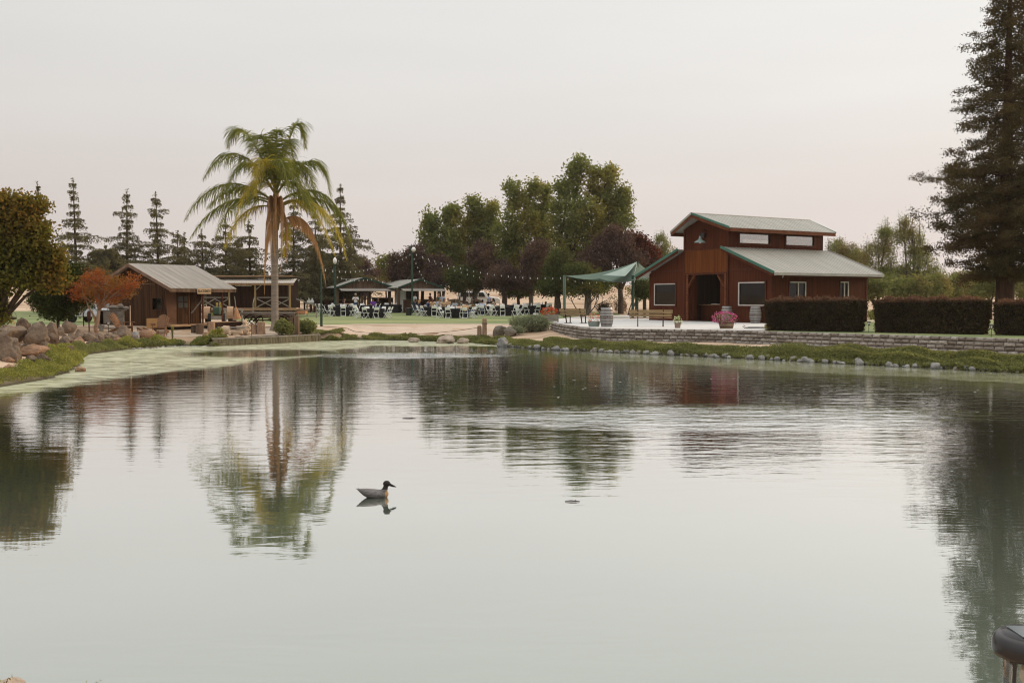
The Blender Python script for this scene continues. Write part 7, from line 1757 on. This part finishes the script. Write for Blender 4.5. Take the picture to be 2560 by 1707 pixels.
# bare spreading shrubs under the cloth
def bare(name, label, px, D, h, w_, seed, m_=None, leaf=None):
    x = xat(px,D); t = thing(name, label, 'tree', (x,D,tz(x,D)-.05)); rs = random.Random(seed); mb = MB(); tips = []
    def grow(p, d, l, r, k):
        q = p+d*l; mb.path([p,(p+q)/2+Vector((rs.uniform(-.04,.04),0,rs.uniform(-.02,.04)))*l,q],[r,r*.8,r*.6],5)
        if k == 0: tips.append(q); return
        for _ in range(rs.choice([2,2,3])): grow(q,(d+Vector((rs.uniform(-.6,.6)*w_,rs.uniform(-.6,.6)*w_,rs.uniform(-.1,.4)))).normalized(),l*.72,r*.6,k-1)
    for _ in range(4): grow(Vector((0,0,0)),Vector((rs.uniform(-.7,.7)*w_,rs.uniform(-.5,.5),1)).normalized(),h*.34,.07,3)
    mb.build('branches', m_ or M['bark'], t)
    P = np.repeat(np.array([tuple(q) for q in tips]),14,axis=0); r2 = np.random.RandomState(seed); P = P+r2.normal(size=P.shape)*.22
    leaves('crown', P, .14, leaf or LL, t, seed, .4)
bare('bare_shrub','spreading bare branched shrub left of the pale grey trunk',1462,84,3.4,1.5,5)
bare('bare_shrub','spreading branched shrub behind the tall shade cloth poles',1570,86,3.2,1.4,6)
# willows and light shrubs
GW = 'pale feathery trees around the barn'
def willow(label, base, D, lobes, n, seed, spikes=22, grp=GW):
    t = tree_lobes('willow_tree', label, base, D, lobes, LW, .16, n, seed, .13, M['greybark'], grp, inner=.15, aspect=.28, up=.35)
    # thin upright shoots with sparse leaves
    x0 = t.location.x; z0 = t.location.z+.05; rs = np.random.RandomState(seed); P = []; mb = MB()
    for k in range(spikes):
        l = lobes[k % len(lobes)]; a = W(l[0]+rs.uniform(-.7,.7)*l[2], l[1], D)-Vector((x0,D,z0)); hh_ = mpx(l[3],D)*rs.uniform(1.0,1.75); b_ = a+Vector((rs.uniform(-.35,.35)*hh_*.5,rs.uniform(-.5,.5),hh_))
        mb.path([a,(a+b_)/2+Vector((rs.uniform(-.1,.1),0,0)),b_],[.035,.02,.006],4)
        for _ in range(40): u = rs.uniform(.1,1); P.append(tuple(a.lerp(b_,u)+Vector(rs.normal(size=3)*.12)))
    mb.build('shoots', M['greybark'], t); leaves('shoot_leaves', np.array(P), .15, LW, t, seed+3, .25, up=.5)
willow('pale feathery tree peeking above the left barn roof',1655,96,[(1655,610,22,22),(1670,630,20,18),(1645,640,22,22)],1800,131,16)
willow('yellow green feathery tree behind the right end of the barn roof',2100,82,[(2090,625,34,22),(2125,640,30,24),(2150,660,26,24)],6000,132,20)
willow('large pale feathery tree right of the barn',2195,76,[(2195,640,40,40),(2215,600,24,34),(2185,700,50,40),(2235,690,40,40)],12000,133,28)
willow('tallest pale feathery tree beside the redwood',2270,74,[(2285,610,34,46),(2260,580,22,30),(2300,660,44,50),(2255,700,50,36),(2320,700,40,36)],14000,134,40)
tree_lobes('orchard_tree','dark olive tree standing low behind the longest hedge, left end',2190,72,[(2170,725,40,26),(2210,715,36,32),(2150,700,22,26)],LW,.15,7000,135,.12,M['bark'],GW,fork=1.0)
tree_lobes('orchard_tree','olive tree with spreading branches behind the longest hedge',2290,70,[(2290,722,44,28),(2335,715,40,30),(2255,725,30,24)],LW,.15,9000,136,.12,M['bark'],GW,fork=.9)
tree_lobes('orchard_tree','small dark orchard tree left of the redwood trunk',2478,70,[(2470,725,34,24),(2490,705,26,22),(2440,730,26,18)],LW,.14,7000,137,.10,M['bark'],GW,fork=1.3)
tree_lobes('orchard_tree','small orchard tree behind the redwood trunk at the right edge',2550,72,[(2545,715,34,32),(2590,710,40,36)],LW,.14,6000,138,.10,M['bark'],GW,fork=1.2)
tree_lobes('orchard_tree','dark tree filling the gap under the redwood',2400,78,[(2400,715,54,34),(2360,735,40,20),(2440,700,40,30)],LW,.15,9000,139,.12,M['bark'],GW,fork=1.0)
# far orchard rows behind
# ------------------------------------------------------------------ conifers
def conifer(name, label, px, D, pyt, halfw, lm, seed, tiers=22, dens=1.0, size=.16, droop=.5, barkm=None, base_py=None, trunk_r=.16, low=.12, group=None, asym=0, power=.75, curl=0.0):
    x = xat(px,D); zg = tz(x,D); H = zat(pyt,D)-zg; Rm = mpx(halfw,D)*(.9+.2*((seed*37)%10)/10); t = thing(name, label, 'tree', (x,D,zg-.05), 0, group); rs = random.Random(seed); rn = np.random.RandomState(seed)
    mb = MB(); lean = rs.uniform(-.15,.15)
    mb.path([(0,0,-.1),(0,0,H*.1),(lean*.3,0,H*.5),(lean,0,H*.92),(lean*1.4,0,H)],[trunk_r*1.4,trunk_r,trunk_r*.62,trunk_r*.18,.01],8); P = []
    for i in range(tiers):
        u = (i+rs.uniform(-.3,.3))/tiers; z = H*(low+(1-low)*u); z = min(z,H*.985); r0 = Rm*(1-u)**power*rs.choice([.45,.7,.95,1.15,1.45])+.12
        nb = max(3, int((5+2*(1-u)*3)*dens))
        for k in range(nb):
            a = 2*math.pi*(k+rs.random())/nb+i; L_ = r0*rs.uniform(.5,1.12)*(1+asym*math.cos(a)); m = 7; pts = []
            rise = rs.uniform(.05,.45)
            for j in range(m+1):
                s = j/m; pts.append(Vector((lean*u+L_*s*math.cos(a), L_*s*math.sin(a), z+L_*(rise*s-droop*s*s*rs.uniform(.7,1.0)))))
            mb.path(pts,[.035*(1-u)+.012]+[.03*(1-u)*(1-j/m)+.006 for j in range(1,m+1)],4,False)
            cnt_ = int(L_*62*dens)+8
            for _ in range(cnt_):
                s = rs.uniform(.08,1.03)**.8; j = min(int(s*m),m-1); p = pts[j].lerp(pts[j+1], s*m-j) if s < 1 else pts[m]
                w_ = .16*L_*(1-abs(s-.45))*rs.gauss(0,.6); side = Vector((-math.sin(a),math.cos(a),0))
                P.append(tuple(p+side*w_+Vector((0,0,-abs(rs.gauss(0,.20))+.02)))) 
    for k in range(40): P.append((lean*1.3+rs.gauss(0,.07),rs.gauss(0,.07),H*(1-.10*rs.random()**1.3)))
    mb.build('trunk', barkm or M['bark'], t); P = np.array(P)
    leaves('crown', P, size, lm, t, seed, .30, droop=.30)
    return t
GC = 'drooping cedar trees in a row behind the cabin'
CS = [(104,92,452,46,'slim cedar whose tip shows above the large tree at the left edge'),(192,92,444,60,'tallest cedar left of the cabin roof, with evenly tiered branches'),(319,92,470,62,'cedar with bare wide arms directly behind the cabin roof'),(397,92,478,56,'cedar right of the cabin ridge with a slender leaning tip'),
 (447,96,575,40,'short cedar left of the palm trunk'),(463,100,580,34,'thin short cedar just left of the palm crown'),(510,94,572,56,'dense dark cedar left behind the palm'),(566,96,545,60,'open cedar whose bare trunk shows left of the palm trunk'),(626,99,548,50,'thin cedar directly left of the palm trunk'),
 (735,96,500,72,'open cedar with a bare pale trunk right of the palm trunk'),(790,100,520,62,'dense cedar behind the brown dead palm frond'),(852,98,458,70,'tall cedar with a pointed tip at the right end of the cedar row'),(878,103,560,46,'small cedar with outstretched branch at the right end of the cedar row')]
for k,(px,D,pyt,hw,lb) in enumerate(CS):
    conifer('cedar_tree', lb, px, D, pyt, hw*1.4, LC, 200+k, tiers=17 if pyt < 520 else 13, dens=1.0, size=.21, droop=.40, trunk_r=.19, low=.16, group=GC, power=.85 if pyt < 520 else .7)
conifer('cedar_tree','low wide dark cedar mass between the maple and the cabin roof',262,86,612,110,LC,231,tiers=15,dens=1.5,size=.26,droop=.35,trunk_r=.2,low=.2,group=GC,power=.42)
conifer('cedar_tree','dark broad cedar filling the gap left of the palm trunk',600,104,600,80,LC,232,tiers=13,dens=1.2,size=.26,droop=.4,trunk_r=.2,low=.2,group=GC,power=.45)
conifer('cedar_tree','dark cedar filling the gap behind the near left lamp post',800,106,590,80,LC,233,tiers=13,dens=1.2,size=.26,droop=.4,trunk_r=.2,low=.2,group=GC,power=.45)
conifer('cedar_tree','small dark cedar seen under the larger pavilion roof',871,118,700,20,LC,234,tiers=8,dens=1.0,size=.24,droop=.4,trunk_r=.15,low=.3,power=.4)
# redwood at the right: bushy upturned sprays
def redwood():
    D = 47; x = xat(2512,D); zg = .88; t = thing('redwood_tree','huge dark redwood rising out of the top right corner of the photo','tree',(x,D,zg-.05)); rs = random.Random(7); H = 18.6
    mb = MB(); mb.path([(0,0,-.2),(0,0,.3),(0,0,2),(-.02,0,6),(-.05,0,12),(-.06,0,H)],[.62,.46,.40,.30,.17,.02],14); P = []; Q = []
    z = 2.5
    while z < H-.3:
        u = z/H; R_ = np.interp(z,[2.4,3.2,4.2,5.5,7.0,8.4,10,12,14,18.6],[1.7,2.6,3.3,3.85,3.8,2.95,2.55,2.15,1.7,.2])
        nb = 7 if z < 7.5 else 5
        for k in range(nb):
            a = 2*math.pi*(k+rs.random()*.9)/nb+z*2.1; L_ = R_*rs.uniform(.55,1.15); m = 6; pts = []; r_ = rs.uniform(.0,.35)
            for j in range(m+1): s = j/m; pts.append(Vector((L_*s*math.cos(a), L_*s*math.sin(a), z+L_*(r_*s-.55*s*s+.32*s**4))))
            mb.path(pts,[.055*(1-u)+.012]+[.045*(1-u)*(1-j/m)+.006 for j in range(1,m+1)],5,False)
            for _ in range(int(L_*(11.5 if z < 8 else 9))):
                s = rs.uniform(.22,1.03); j = min(int(s*m),m-1); p = pts[j].lerp(pts[j+1],s*m-j) if s < 1 else pts[m]; sd = Vector((-math.sin(a),math.cos(a),0)); c = p+sd*rs.gauss(0,.2*L_*.5*(1.1-abs(s-.5)))+Vector((0,0,rs.gauss(.0,.12)))
                for _ in range(26): P.append((c.x+rs.gauss(0,.13),c.y+rs.gauss(0,.13),c.z+rs.gauss(0,.065)))
        z += rs.uniform(.20,.34)
    mb.build('trunk', M['redbark'], t, smooth=True); leaves('crown', np.array(P), .11, LR, t, 7, .38, up=.25)
redwood()
# ------------------------------------------------------------------ left broadleaf trees
tree_lobes('maple_tree','large olive and orange leaved tree filling the left edge',-14,33.5,[(5,560,54,48),(48,552,44,42),(85,598,36,40),(22,640,60,54),(98,652,38,40),(40,690,46,24),(-30,620,60,80),(-25,730,34,50),(125,690,22,26),(78,512,20,14),(18,505,26,16),(-14,780,20,26),(132,638,14,16),(0,512,16,18)],LL,.13,23000,141,.12,M['bark'],None,inner=.35,aspect=.62)
tree_lobes('maple_tree','small dark green tree on a thin straight trunk behind the boulders',144,52,[(135,740,48,30),(168,742,42,28),(110,750,30,24),(192,735,30,26),(145,778,36,18),(150,700,46,34),(182,690,30,34),(120,670,30,30)],LL if False else leafmat('dark green glossy leaves',[(.045,.06,.016),(.03,.04,.012),(.07,.085,.02),(.02,.028,.01)],.3),.14,19000,142,.075,M['bark'],None,inner=.25,fork=1.3)
# orange japanese maple with visible branches
def jmaple():
    g0 = gnd(243,838); D = g0.y+.2; x = xat(243,D); t = thing('maple_tree','small spreading orange red maple on a smooth bent trunk in front of the cabin','tree',(x,D,tz(x,D)-.05)); rs = random.Random(3); mb = MB(); rn = np.random.RandomState(3)
    f = lambda px, py, dy=0: W(px,py,D+dy)-Vector((x,D,t.location.z))
    mb.path([f(243,840),f(239,820),f(245,798),f(247,775)],[.125,.10,.09,.08],9)
    mb.path([f(241,803),f(232,785),f(222,770),f(215,750)],[.07,.05,.04,.03],7)
    L_ = [(245,730,0),(225,720,.4),(262,722,-.3),(280,735,.2),(210,740,-.3),(300,735,0),(322,722,.3),(235,702,.2),(205,712,-.2),(262,700,0),(288,715,-.3),(332,708,0),(192,728,.2),(252,752,.3),(310,718,-.2),(245,692,0),(222,700,.3),(268,745,0),(205,748,.2)]
    P = []
    for (px,py,dy) in L_:
        c = f(px,py,dy); o_ = f(247,775) if px > 215 else f(215,750); mm = o_.lerp(c,.5)+Vector((rs.uniform(-.15,.15),0,rs.uniform(0,.2)))
        mb.path([o_,mm,c],[.05,.032,.018],5)
        for _ in range(5): q = c+Vector((rs.gauss(0,.5),rs.gauss(0,.4),rs.gauss(.1,.2))); mb.path([mm.lerp(c,.7),(c+q)/2,q],[.018,.011,.005],4)
        cc = shell(rn,c+Vector((0,0,rs.uniform(-.1,.3))),(.62,.6,.44),23,.1); q = np.repeat(cc,20,axis=0); P.append(q+rn.normal(size=q.shape)*np.array([.12,.12,.07]))
    mb.build('trunk', mat('smooth tan bark',(.36,.24,.16),(.24,.15,.10),3,.8,.3), t, smooth=True); P = np.concatenate(P)
    leaves('crown', P, .085, LA, t, 3, .5)
jmaple()
# white flowering shrub behind small tree
tree_lobes('flowering_shrub','light green shrub dotted with white blossoms left of the orange maple',208,56,[(205,752,18,18),(195,765,14,12)],leafmat('blossoming shrub',[(.12,.15,.04),(.7,.66,.6),(.09,.12,.03),(.07,.09,.03)],.3),.11,1500,144,.03,M['bark'])
# ------------------------------------------------------------------ palm
def palm():
    g0 = gnd(683,818); D = 55.6; x = xat(686,D); zg = tz(x,D); t = thing('palm_tree','tall queen palm with a ringed grey trunk and green, yellow and dead brown fronds','palm tree',(x,D,zg-.05)); O = Vector((x,D,zg-.05)); rs = random.Random(5)
    f = lambda px, py, dy=0: W(px,py,D+dy)-O
    mb = MB(); pr = []; zt = f(688,560).z; k = 0; z = 0
    rads = []
    pts = []
    while z < zt:
        u = z/zt; r = .205+.16*max(0,1-z/.5)**2-.02*u; c = f(686+2*u,700).x
        pts += [Vector((c,0,z)),Vector((c,0,z+.085))]; rads += [r*1.0,r*.965]; z += .12
    mb.path(pts, rads, 18); mb.build('trunk', M['palmbark'], t)
    mb = MB(); mb.path([f(688,575),f(689,540),f(690,505),f(690,478)],[.20,.27,.24,.12],12); mb.build('crown_shaft', mat('fibrous boot sheath',(.36,.25,.13),(.20,.13,.07),3,.9,.6,(4,4,.6)), t)
    def frond(O_, V_, T_, kind, L=1.0, side=1.0, nleaf=74, name='frond'):
        A, B_, C_ = f(*O_), f(*V_), f(*T_)
        def bez(u):
            # curve through A, B(at .5), C
            Q = 2*B_-(A+C_)/2; return A*(1-u)**2+Q*2*u*(1-u)+C_*u*u
        m = 26; pts = [bez(i/m) for i in range(m+1)]; r_ = MB(); r_.path(pts,[.045*(1-i/m)+.008 for i in range(m+1)],5)
        mtl = {'g':LF,'y':LFY,'d':LFD}[kind]; fo = r_.build(name, mat('frond rib '+kind, {'g':(.20,.20,.07),'y':(.34,.27,.08),'d':(.42,.24,.12)}[kind], None, 4, .7), t)
        V = []; Fc = []; tot = sum((pts[i+1]-pts[i]).length for i in range(m))
        for i in range(nleaf):
            u = .14+.86*i/nleaf
            p = bez(u); tg = (bez(min(u+.02,1))-bez(max(u-.02,0))).normalized(); sd0 = tg.cross(Vector((0,0,1)))
            if sd0.length < .05: sd0 = Vector((1,0,0))
            sd0.normalize(); upv = sd0.cross(tg).normalized(); ll = L*1.12*math.sin(math.pi*min(.97,(.12+u*.86)))**.6*rs.uniform(.8,1.15)
            for s in (-1,1):
                for lay in (0,):
                    d = (sd0*s*side*rs.uniform(.35,.9)+tg*.55+upv*rs.uniform(-.05,.65)).normalized()
                    if kind == 'd': d = (sd0*s*rs.uniform(.1,.4)+tg*.8-Vector((0,0,.6))).normalized()
                    w_ = .021*rs.uniform(.8,1.2); q0 = p; q = [p]; dd = d.copy(); st = ll/4
                    for k_ in range(4):
                        dd = (dd+Vector((rs.uniform(-.06,.06),rs.uniform(-.06,.06),-.42 if kind != 'd' else -.5))).normalized(); q.append(q[-1]+dd*st)
                    b0 = len(V); wv = tg.cross(dd); wv = (tg*.8+wv*.2).normalized()
                    for k_ in range(5): ww_ = w_*(1,1,.85,.6,.12)[k_]; V += [tuple(q[k_]-wv*ww_), tuple(q[k_]+wv*ww_)]
                    for k_ in range(4): Fc.append((b0+2*k_,b0+2*k_+1,b0+2*k_+3,b0+2*k_+2))
        npmesh('leaflets', V, Fc, mtl, fo)
        return fo
    c0 = (690,505,0)
    FR = [((689,478,0),(612,330,.3),(568,372,.8),'g'),((690,478,0),(655,345,-.4),(622,385,-1.6),'g'),((692,475,0),(738,316,0),(763,372,.4),'g'),((692,478,.1),(716,352,.9),(735,425,2.0),'g'),
     ((688,482,0),(590,385,.3),(508,450,.6),'g'),((687,484,-.1),(618,408,-.8),(566,480,-1.8),'g'),((693,484,0),(783,403,0),(826,492,.3),'g'),((694,486,.1),(758,420,1.4),(790,520,2.8),'g'),
     ((686,505,0),(560,462,.2),(461,552,.4),'g'),((686,512,0),(570,505,-.6),(475,596,-1.0),'g'),((686,520,-.1),(615,530,-1.4),(562,618,-2.4),'y'),((686,508,.1),(600,500,1.3),(540,590,2.4),'g'),
     ((695,508,0),(800,482,.2),(873,588,.4),'g'),((695,515,0),(800,520,-.8),(866,650,-1.2),'y'),((694,512,.1),(770,490,1.6),(840,600,2.6),'g'),((695,520,0),(815,505,.3),(880,620,.3),'g'),
     ((690,480,-.2),(655,400,-1.6),(638,490,-2.4),'y'),((690,480,-.2),(700,400,-1.6),(728,500,-2.6),'g'),((690,480,.2),(680,370,1.5),(660,450,2.8),'g'),((690,485,0),(690,360,.2),(698,330,.3),'g'),
     ((690,485,-.1),(670,425,-1.2),(610,520,-2.2),'g'),((690,485,-.1),(725,430,-1.2),(775,540,-2.0),'g'),
     ((694,560,0),(768,560,-.2),(815,712,-.5),'d'),((686,545,-.2),(666,600,-.7),(661,735,-.5),'d'),((688,510,-.3),(672,500,-1.1),(672,610,-1.2),'d'),((692,510,-.3),(706,500,-1.1),(705,600,-1.2),'d'),((690,530,-.3),(684,560,-.9),(690,660,-.9),'d'),
     ((691,480,.1),(735,405,.8),(770,470,1.5),'g'),((690,490,-.2),(640,455,-1.3),(590,545,-2.2),'y'),((690,490,-.2),(740,460,-1.2),(800,570,-2.0),'g'),((694,518,0),(770,515,.8),(838,640,1.2),'y'),((687,510,0),(600,470,.9),(520,520,1.6),'g'),((690,528,-.2),(676,520,-1.0),(680,690,-1.0),'d'),((690,528,-.2),(702,520,-.9),(702,680,-.9),'d'),((688,535,-.1),(668,545,-.6),(664,668,-.6),'d'),((693,535,0),(714,545,-.3),(716,655,-.3),'d'),((690,515,-.2),(690,492,-1.2),(690,620,-1.3),'d'),((694,535,0),(712,560,.2),(712,640,.2),'y'),((686,540,.1),(672,580,.3),(664,650,.2),'d')]
    for o_, v_, t_, k_ in FR: frond(o_, v_, t_, k_, 1.0 if k_ != 'd' else .8, nleaf=112)
palm()
# ------------------------------------------------------------------ duck decoy and the near solar light
def duck():
    p = WZ(937,1243,0); t = thing('duck_decoy','grey brown duck floating on the pond, head turned right','duck',(p.x,p.y,-.012),.02)
    mb = MB()
    sec = [(-.215,.115,.008,.006),(-.19,.105,.035,.018),(-.14,.085,.062,.040),(-.07,.065,.085,.058),(.0,.055,.092,.062),(.07,.05,.085,.058),(.12,.05,.065,.05),(.155,.055,.035,.035),(.17,.06,.006,.01)]
    n = 20; vs = []
    for x, z, ry, rz_ in sec:
        for k in range(n): a = 2*math.pi*k/n; vs.append((x, ry*math.cos(a), z+rz_*math.sin(a)*(1.0 if math.sin(a) > 0 else 1.15)))
    mb.add(vs,[(i*n+k,(i+1)*n+k,(i+1)*n+(k+1)%n,i*n+(k+1)%n) for i in range(len(sec)-1) for k in range(n)]+[tuple(range(n)),tuple(range(len(sec)*n-1,(len(sec)-1)*n-1,-1))])
    mb.path([(.10,0,.07),(.125,0,.11),(.135,0,.145),(.140,0,.175)],[.055,.036,.030,.030],14); mb.ell((.148,0,.184),(.047,.034,.039),14,10)
    mb.path([(.175,0,.178),(.20,0,.165),(.225,0,.155),(.262,0,.143)],[.022,.017,.014,.006],8)
    o = mb.build('body', [mat('grey brown feathers',(.23,.21,.20),(.10,.09,.085),14,.55,.3,(1,3,3),detail=5),mat('dark brown head feathers',(.040,.034,.032),(.022,.02,.019),14,.45),mat('tan breast feathers',(.45,.27,.13),(.3,.18,.09),14,.6)], t, fix=False); remesh(o, .006)
    me = o.data; mi = []
    for f_ in me.polygons:
        c = f_.center; mi.append(1 if (c.z > .115 and c.x > .09) else (2 if (c.x > .135 and c.z < .10) else 0))
    if len(me.materials) < 3: 
        me.materials.clear()
        for q in ('grey brown feathers','dark brown head feathers','tan breast feathers'): me.materials.append(MATS[q])
    me.polygons.foreach_set('material_index', mi)
    mb = MB(); mb.add([(.17,-.018,.168),(.17,.018,.168),(.27,.012,.139),(.27,-.012,.139),(.17,-.014,.186),(.17,.014,.186),(.255,.008,.149),(.255,-.008,.149)],[(0,3,2,1),(4,5,6,7),(0,1,5,4),(1,2,6,5),(2,3,7,6),(3,0,4,7)]); mb.build('bill', mat('dark bill',(.035,.028,.035),None,8,.35), t, bevel=.004)
    t.scale = (.94,.94,.94)
    mb = MB(); mb.ell((.166,-.026,.19),(.005,.004,.005),8,6); mb.ell((.166,.026,.19),(.005,.004,.005),8,6); mb.build('eyes', M['black'], t, smooth=True)
    mb = MB()
    for k in range(5): mb.add([(-.17-.006*k,-.03+.015*k,.108),(-.17-.006*k,-.015+.015*k,.112),(-.232+.012*abs(k-2),-.026+.014*k,.128-.006*(k%2)),(-.225+.012*abs(k-2),-.034+.014*k,.122)],[(0,1,2,3)])
    o = mb.build('tail_feathers', MATS['grey brown feathers'], t, fix=False); o.modifiers.new('s','SOLIDIFY').thickness = .004
duck()
def near_light():
    D = 2.28; p = W(2577,1604,D); t = thing('stake_light','large black solar stake light at the bottom right corner of the photo','garden light',(p.x,p.y,tz(p.x,p.y)-.05)); H = p.z-t.location.z
    s = .083; mb = MB(); mb.lathe([(.001,-.012),(.06,-.028),(s*.96,-.030),(s,-.020),(s*.995,-.004),(s*.93,.010),(s*.80,.020),(s*.76,.018),(s*.74,.0215),(.001,.024)],c=(0,0,H),n=48); mb.build('cap', mat('glossy black lamp plastic',(.02,.018,.02),(.016,.015,.016),5,.28,spec=.5), t, smooth=True)
    mb = MB(); mb.box((0,0,H+.0245),(.078,.078,.003)); mb.build('solar_panel', mat('blue grey solar cell',(.16,.19,.20),(.11,.13,.14),9,.15,spec=.6), t)
    mb = MB(); mb.lathe([(.054,-.145),(.058,-.10),(.056,-.03)],c=(0,0,H),n=32); mb.lathe([(.050,-.03),(.052,-.10),(.048,-.145)],c=(0,0,H),n=32); mb.build('lens', glassmat('clear ribbed lens',tr=.9,refl=.3), t, smooth=True)
    mb = MB()
    for k in range(4): a = k*math.pi/2+.55; mb.path([(.060*math.cos(a),.060*math.sin(a),H-.028),(.063*math.cos(a),.063*math.sin(a),H-.09),(.045*math.cos(a),.045*math.sin(a),H-.15)],.0042,6)
    mb.path([(.054*math.cos(a),.054*math.sin(a),H-.146) for a in np.linspace(0,6.2832,33)],.006,6); mb.lathe([(.05,-.152),(.02,-.165),(.014,-.19)],c=(0,0,H),n=24); mb.build('cage', MATS['glossy black lamp plastic'], t)
    mb = MB(); mb.ell((0,0,H-.075),(.022,.022,.034),16,10); mb.build('led_bulb', mat('warm white diffuser',(.75,.62,.45),(.7,.58,.42),5,.4), t, smooth=True)
    mb = MB(); mb.tube((0,0,0),(0,0,H-.19),.012,n=12); mb.build('stake', M['black'], t)
near_light()
# floating twig and leaves on the water
for lb, px, py, L_, rz in [('dark twig floating near the middle of the pond',1023,1045,.26,.05),('thin dark twig floating on the smooth water in the middle',1431,1253,.17,-.05)]:
    t = thing('floating_twig', lb, 'twig', WZ(px,py,.004), rz); mb = MB(); mb.path([(-L_/2,0,.004),(-L_*.1,.006,.008),(L_*.2,-.004,.006),(L_/2,.004,.004)],[.004,.008,.007,.003],5); mb.tube((L_*.1,0,.006),(L_*.25,.03,.014),.003); mb.build('stem', M['bark'], t)
# ------------------------------------------------------------------ thin smoky air
hm = bpy.data.materials.new('thin smoke'); hm.use_nodes = True; ht = hm.node_tree; ht.nodes.clear()
ho = ht.nodes.new('ShaderNodeOutputMaterial'); hv = ht.nodes.new('ShaderNodeVolumePrincipled'); ht.links.new(hv.outputs[0], ho.inputs['Volume'])
hv.inputs['Color'].default_value = (.93,.87,.80,1); hv.inputs['Density'].default_value = .0002; hv.inputs['Anisotropy'].default_value = .3
hb_ = MB(); hb_.bx(-432,432,-75,470,-2.4,21.5); hz__ = hb_.build('haze', hm); tag(hz__, kind='stuff')
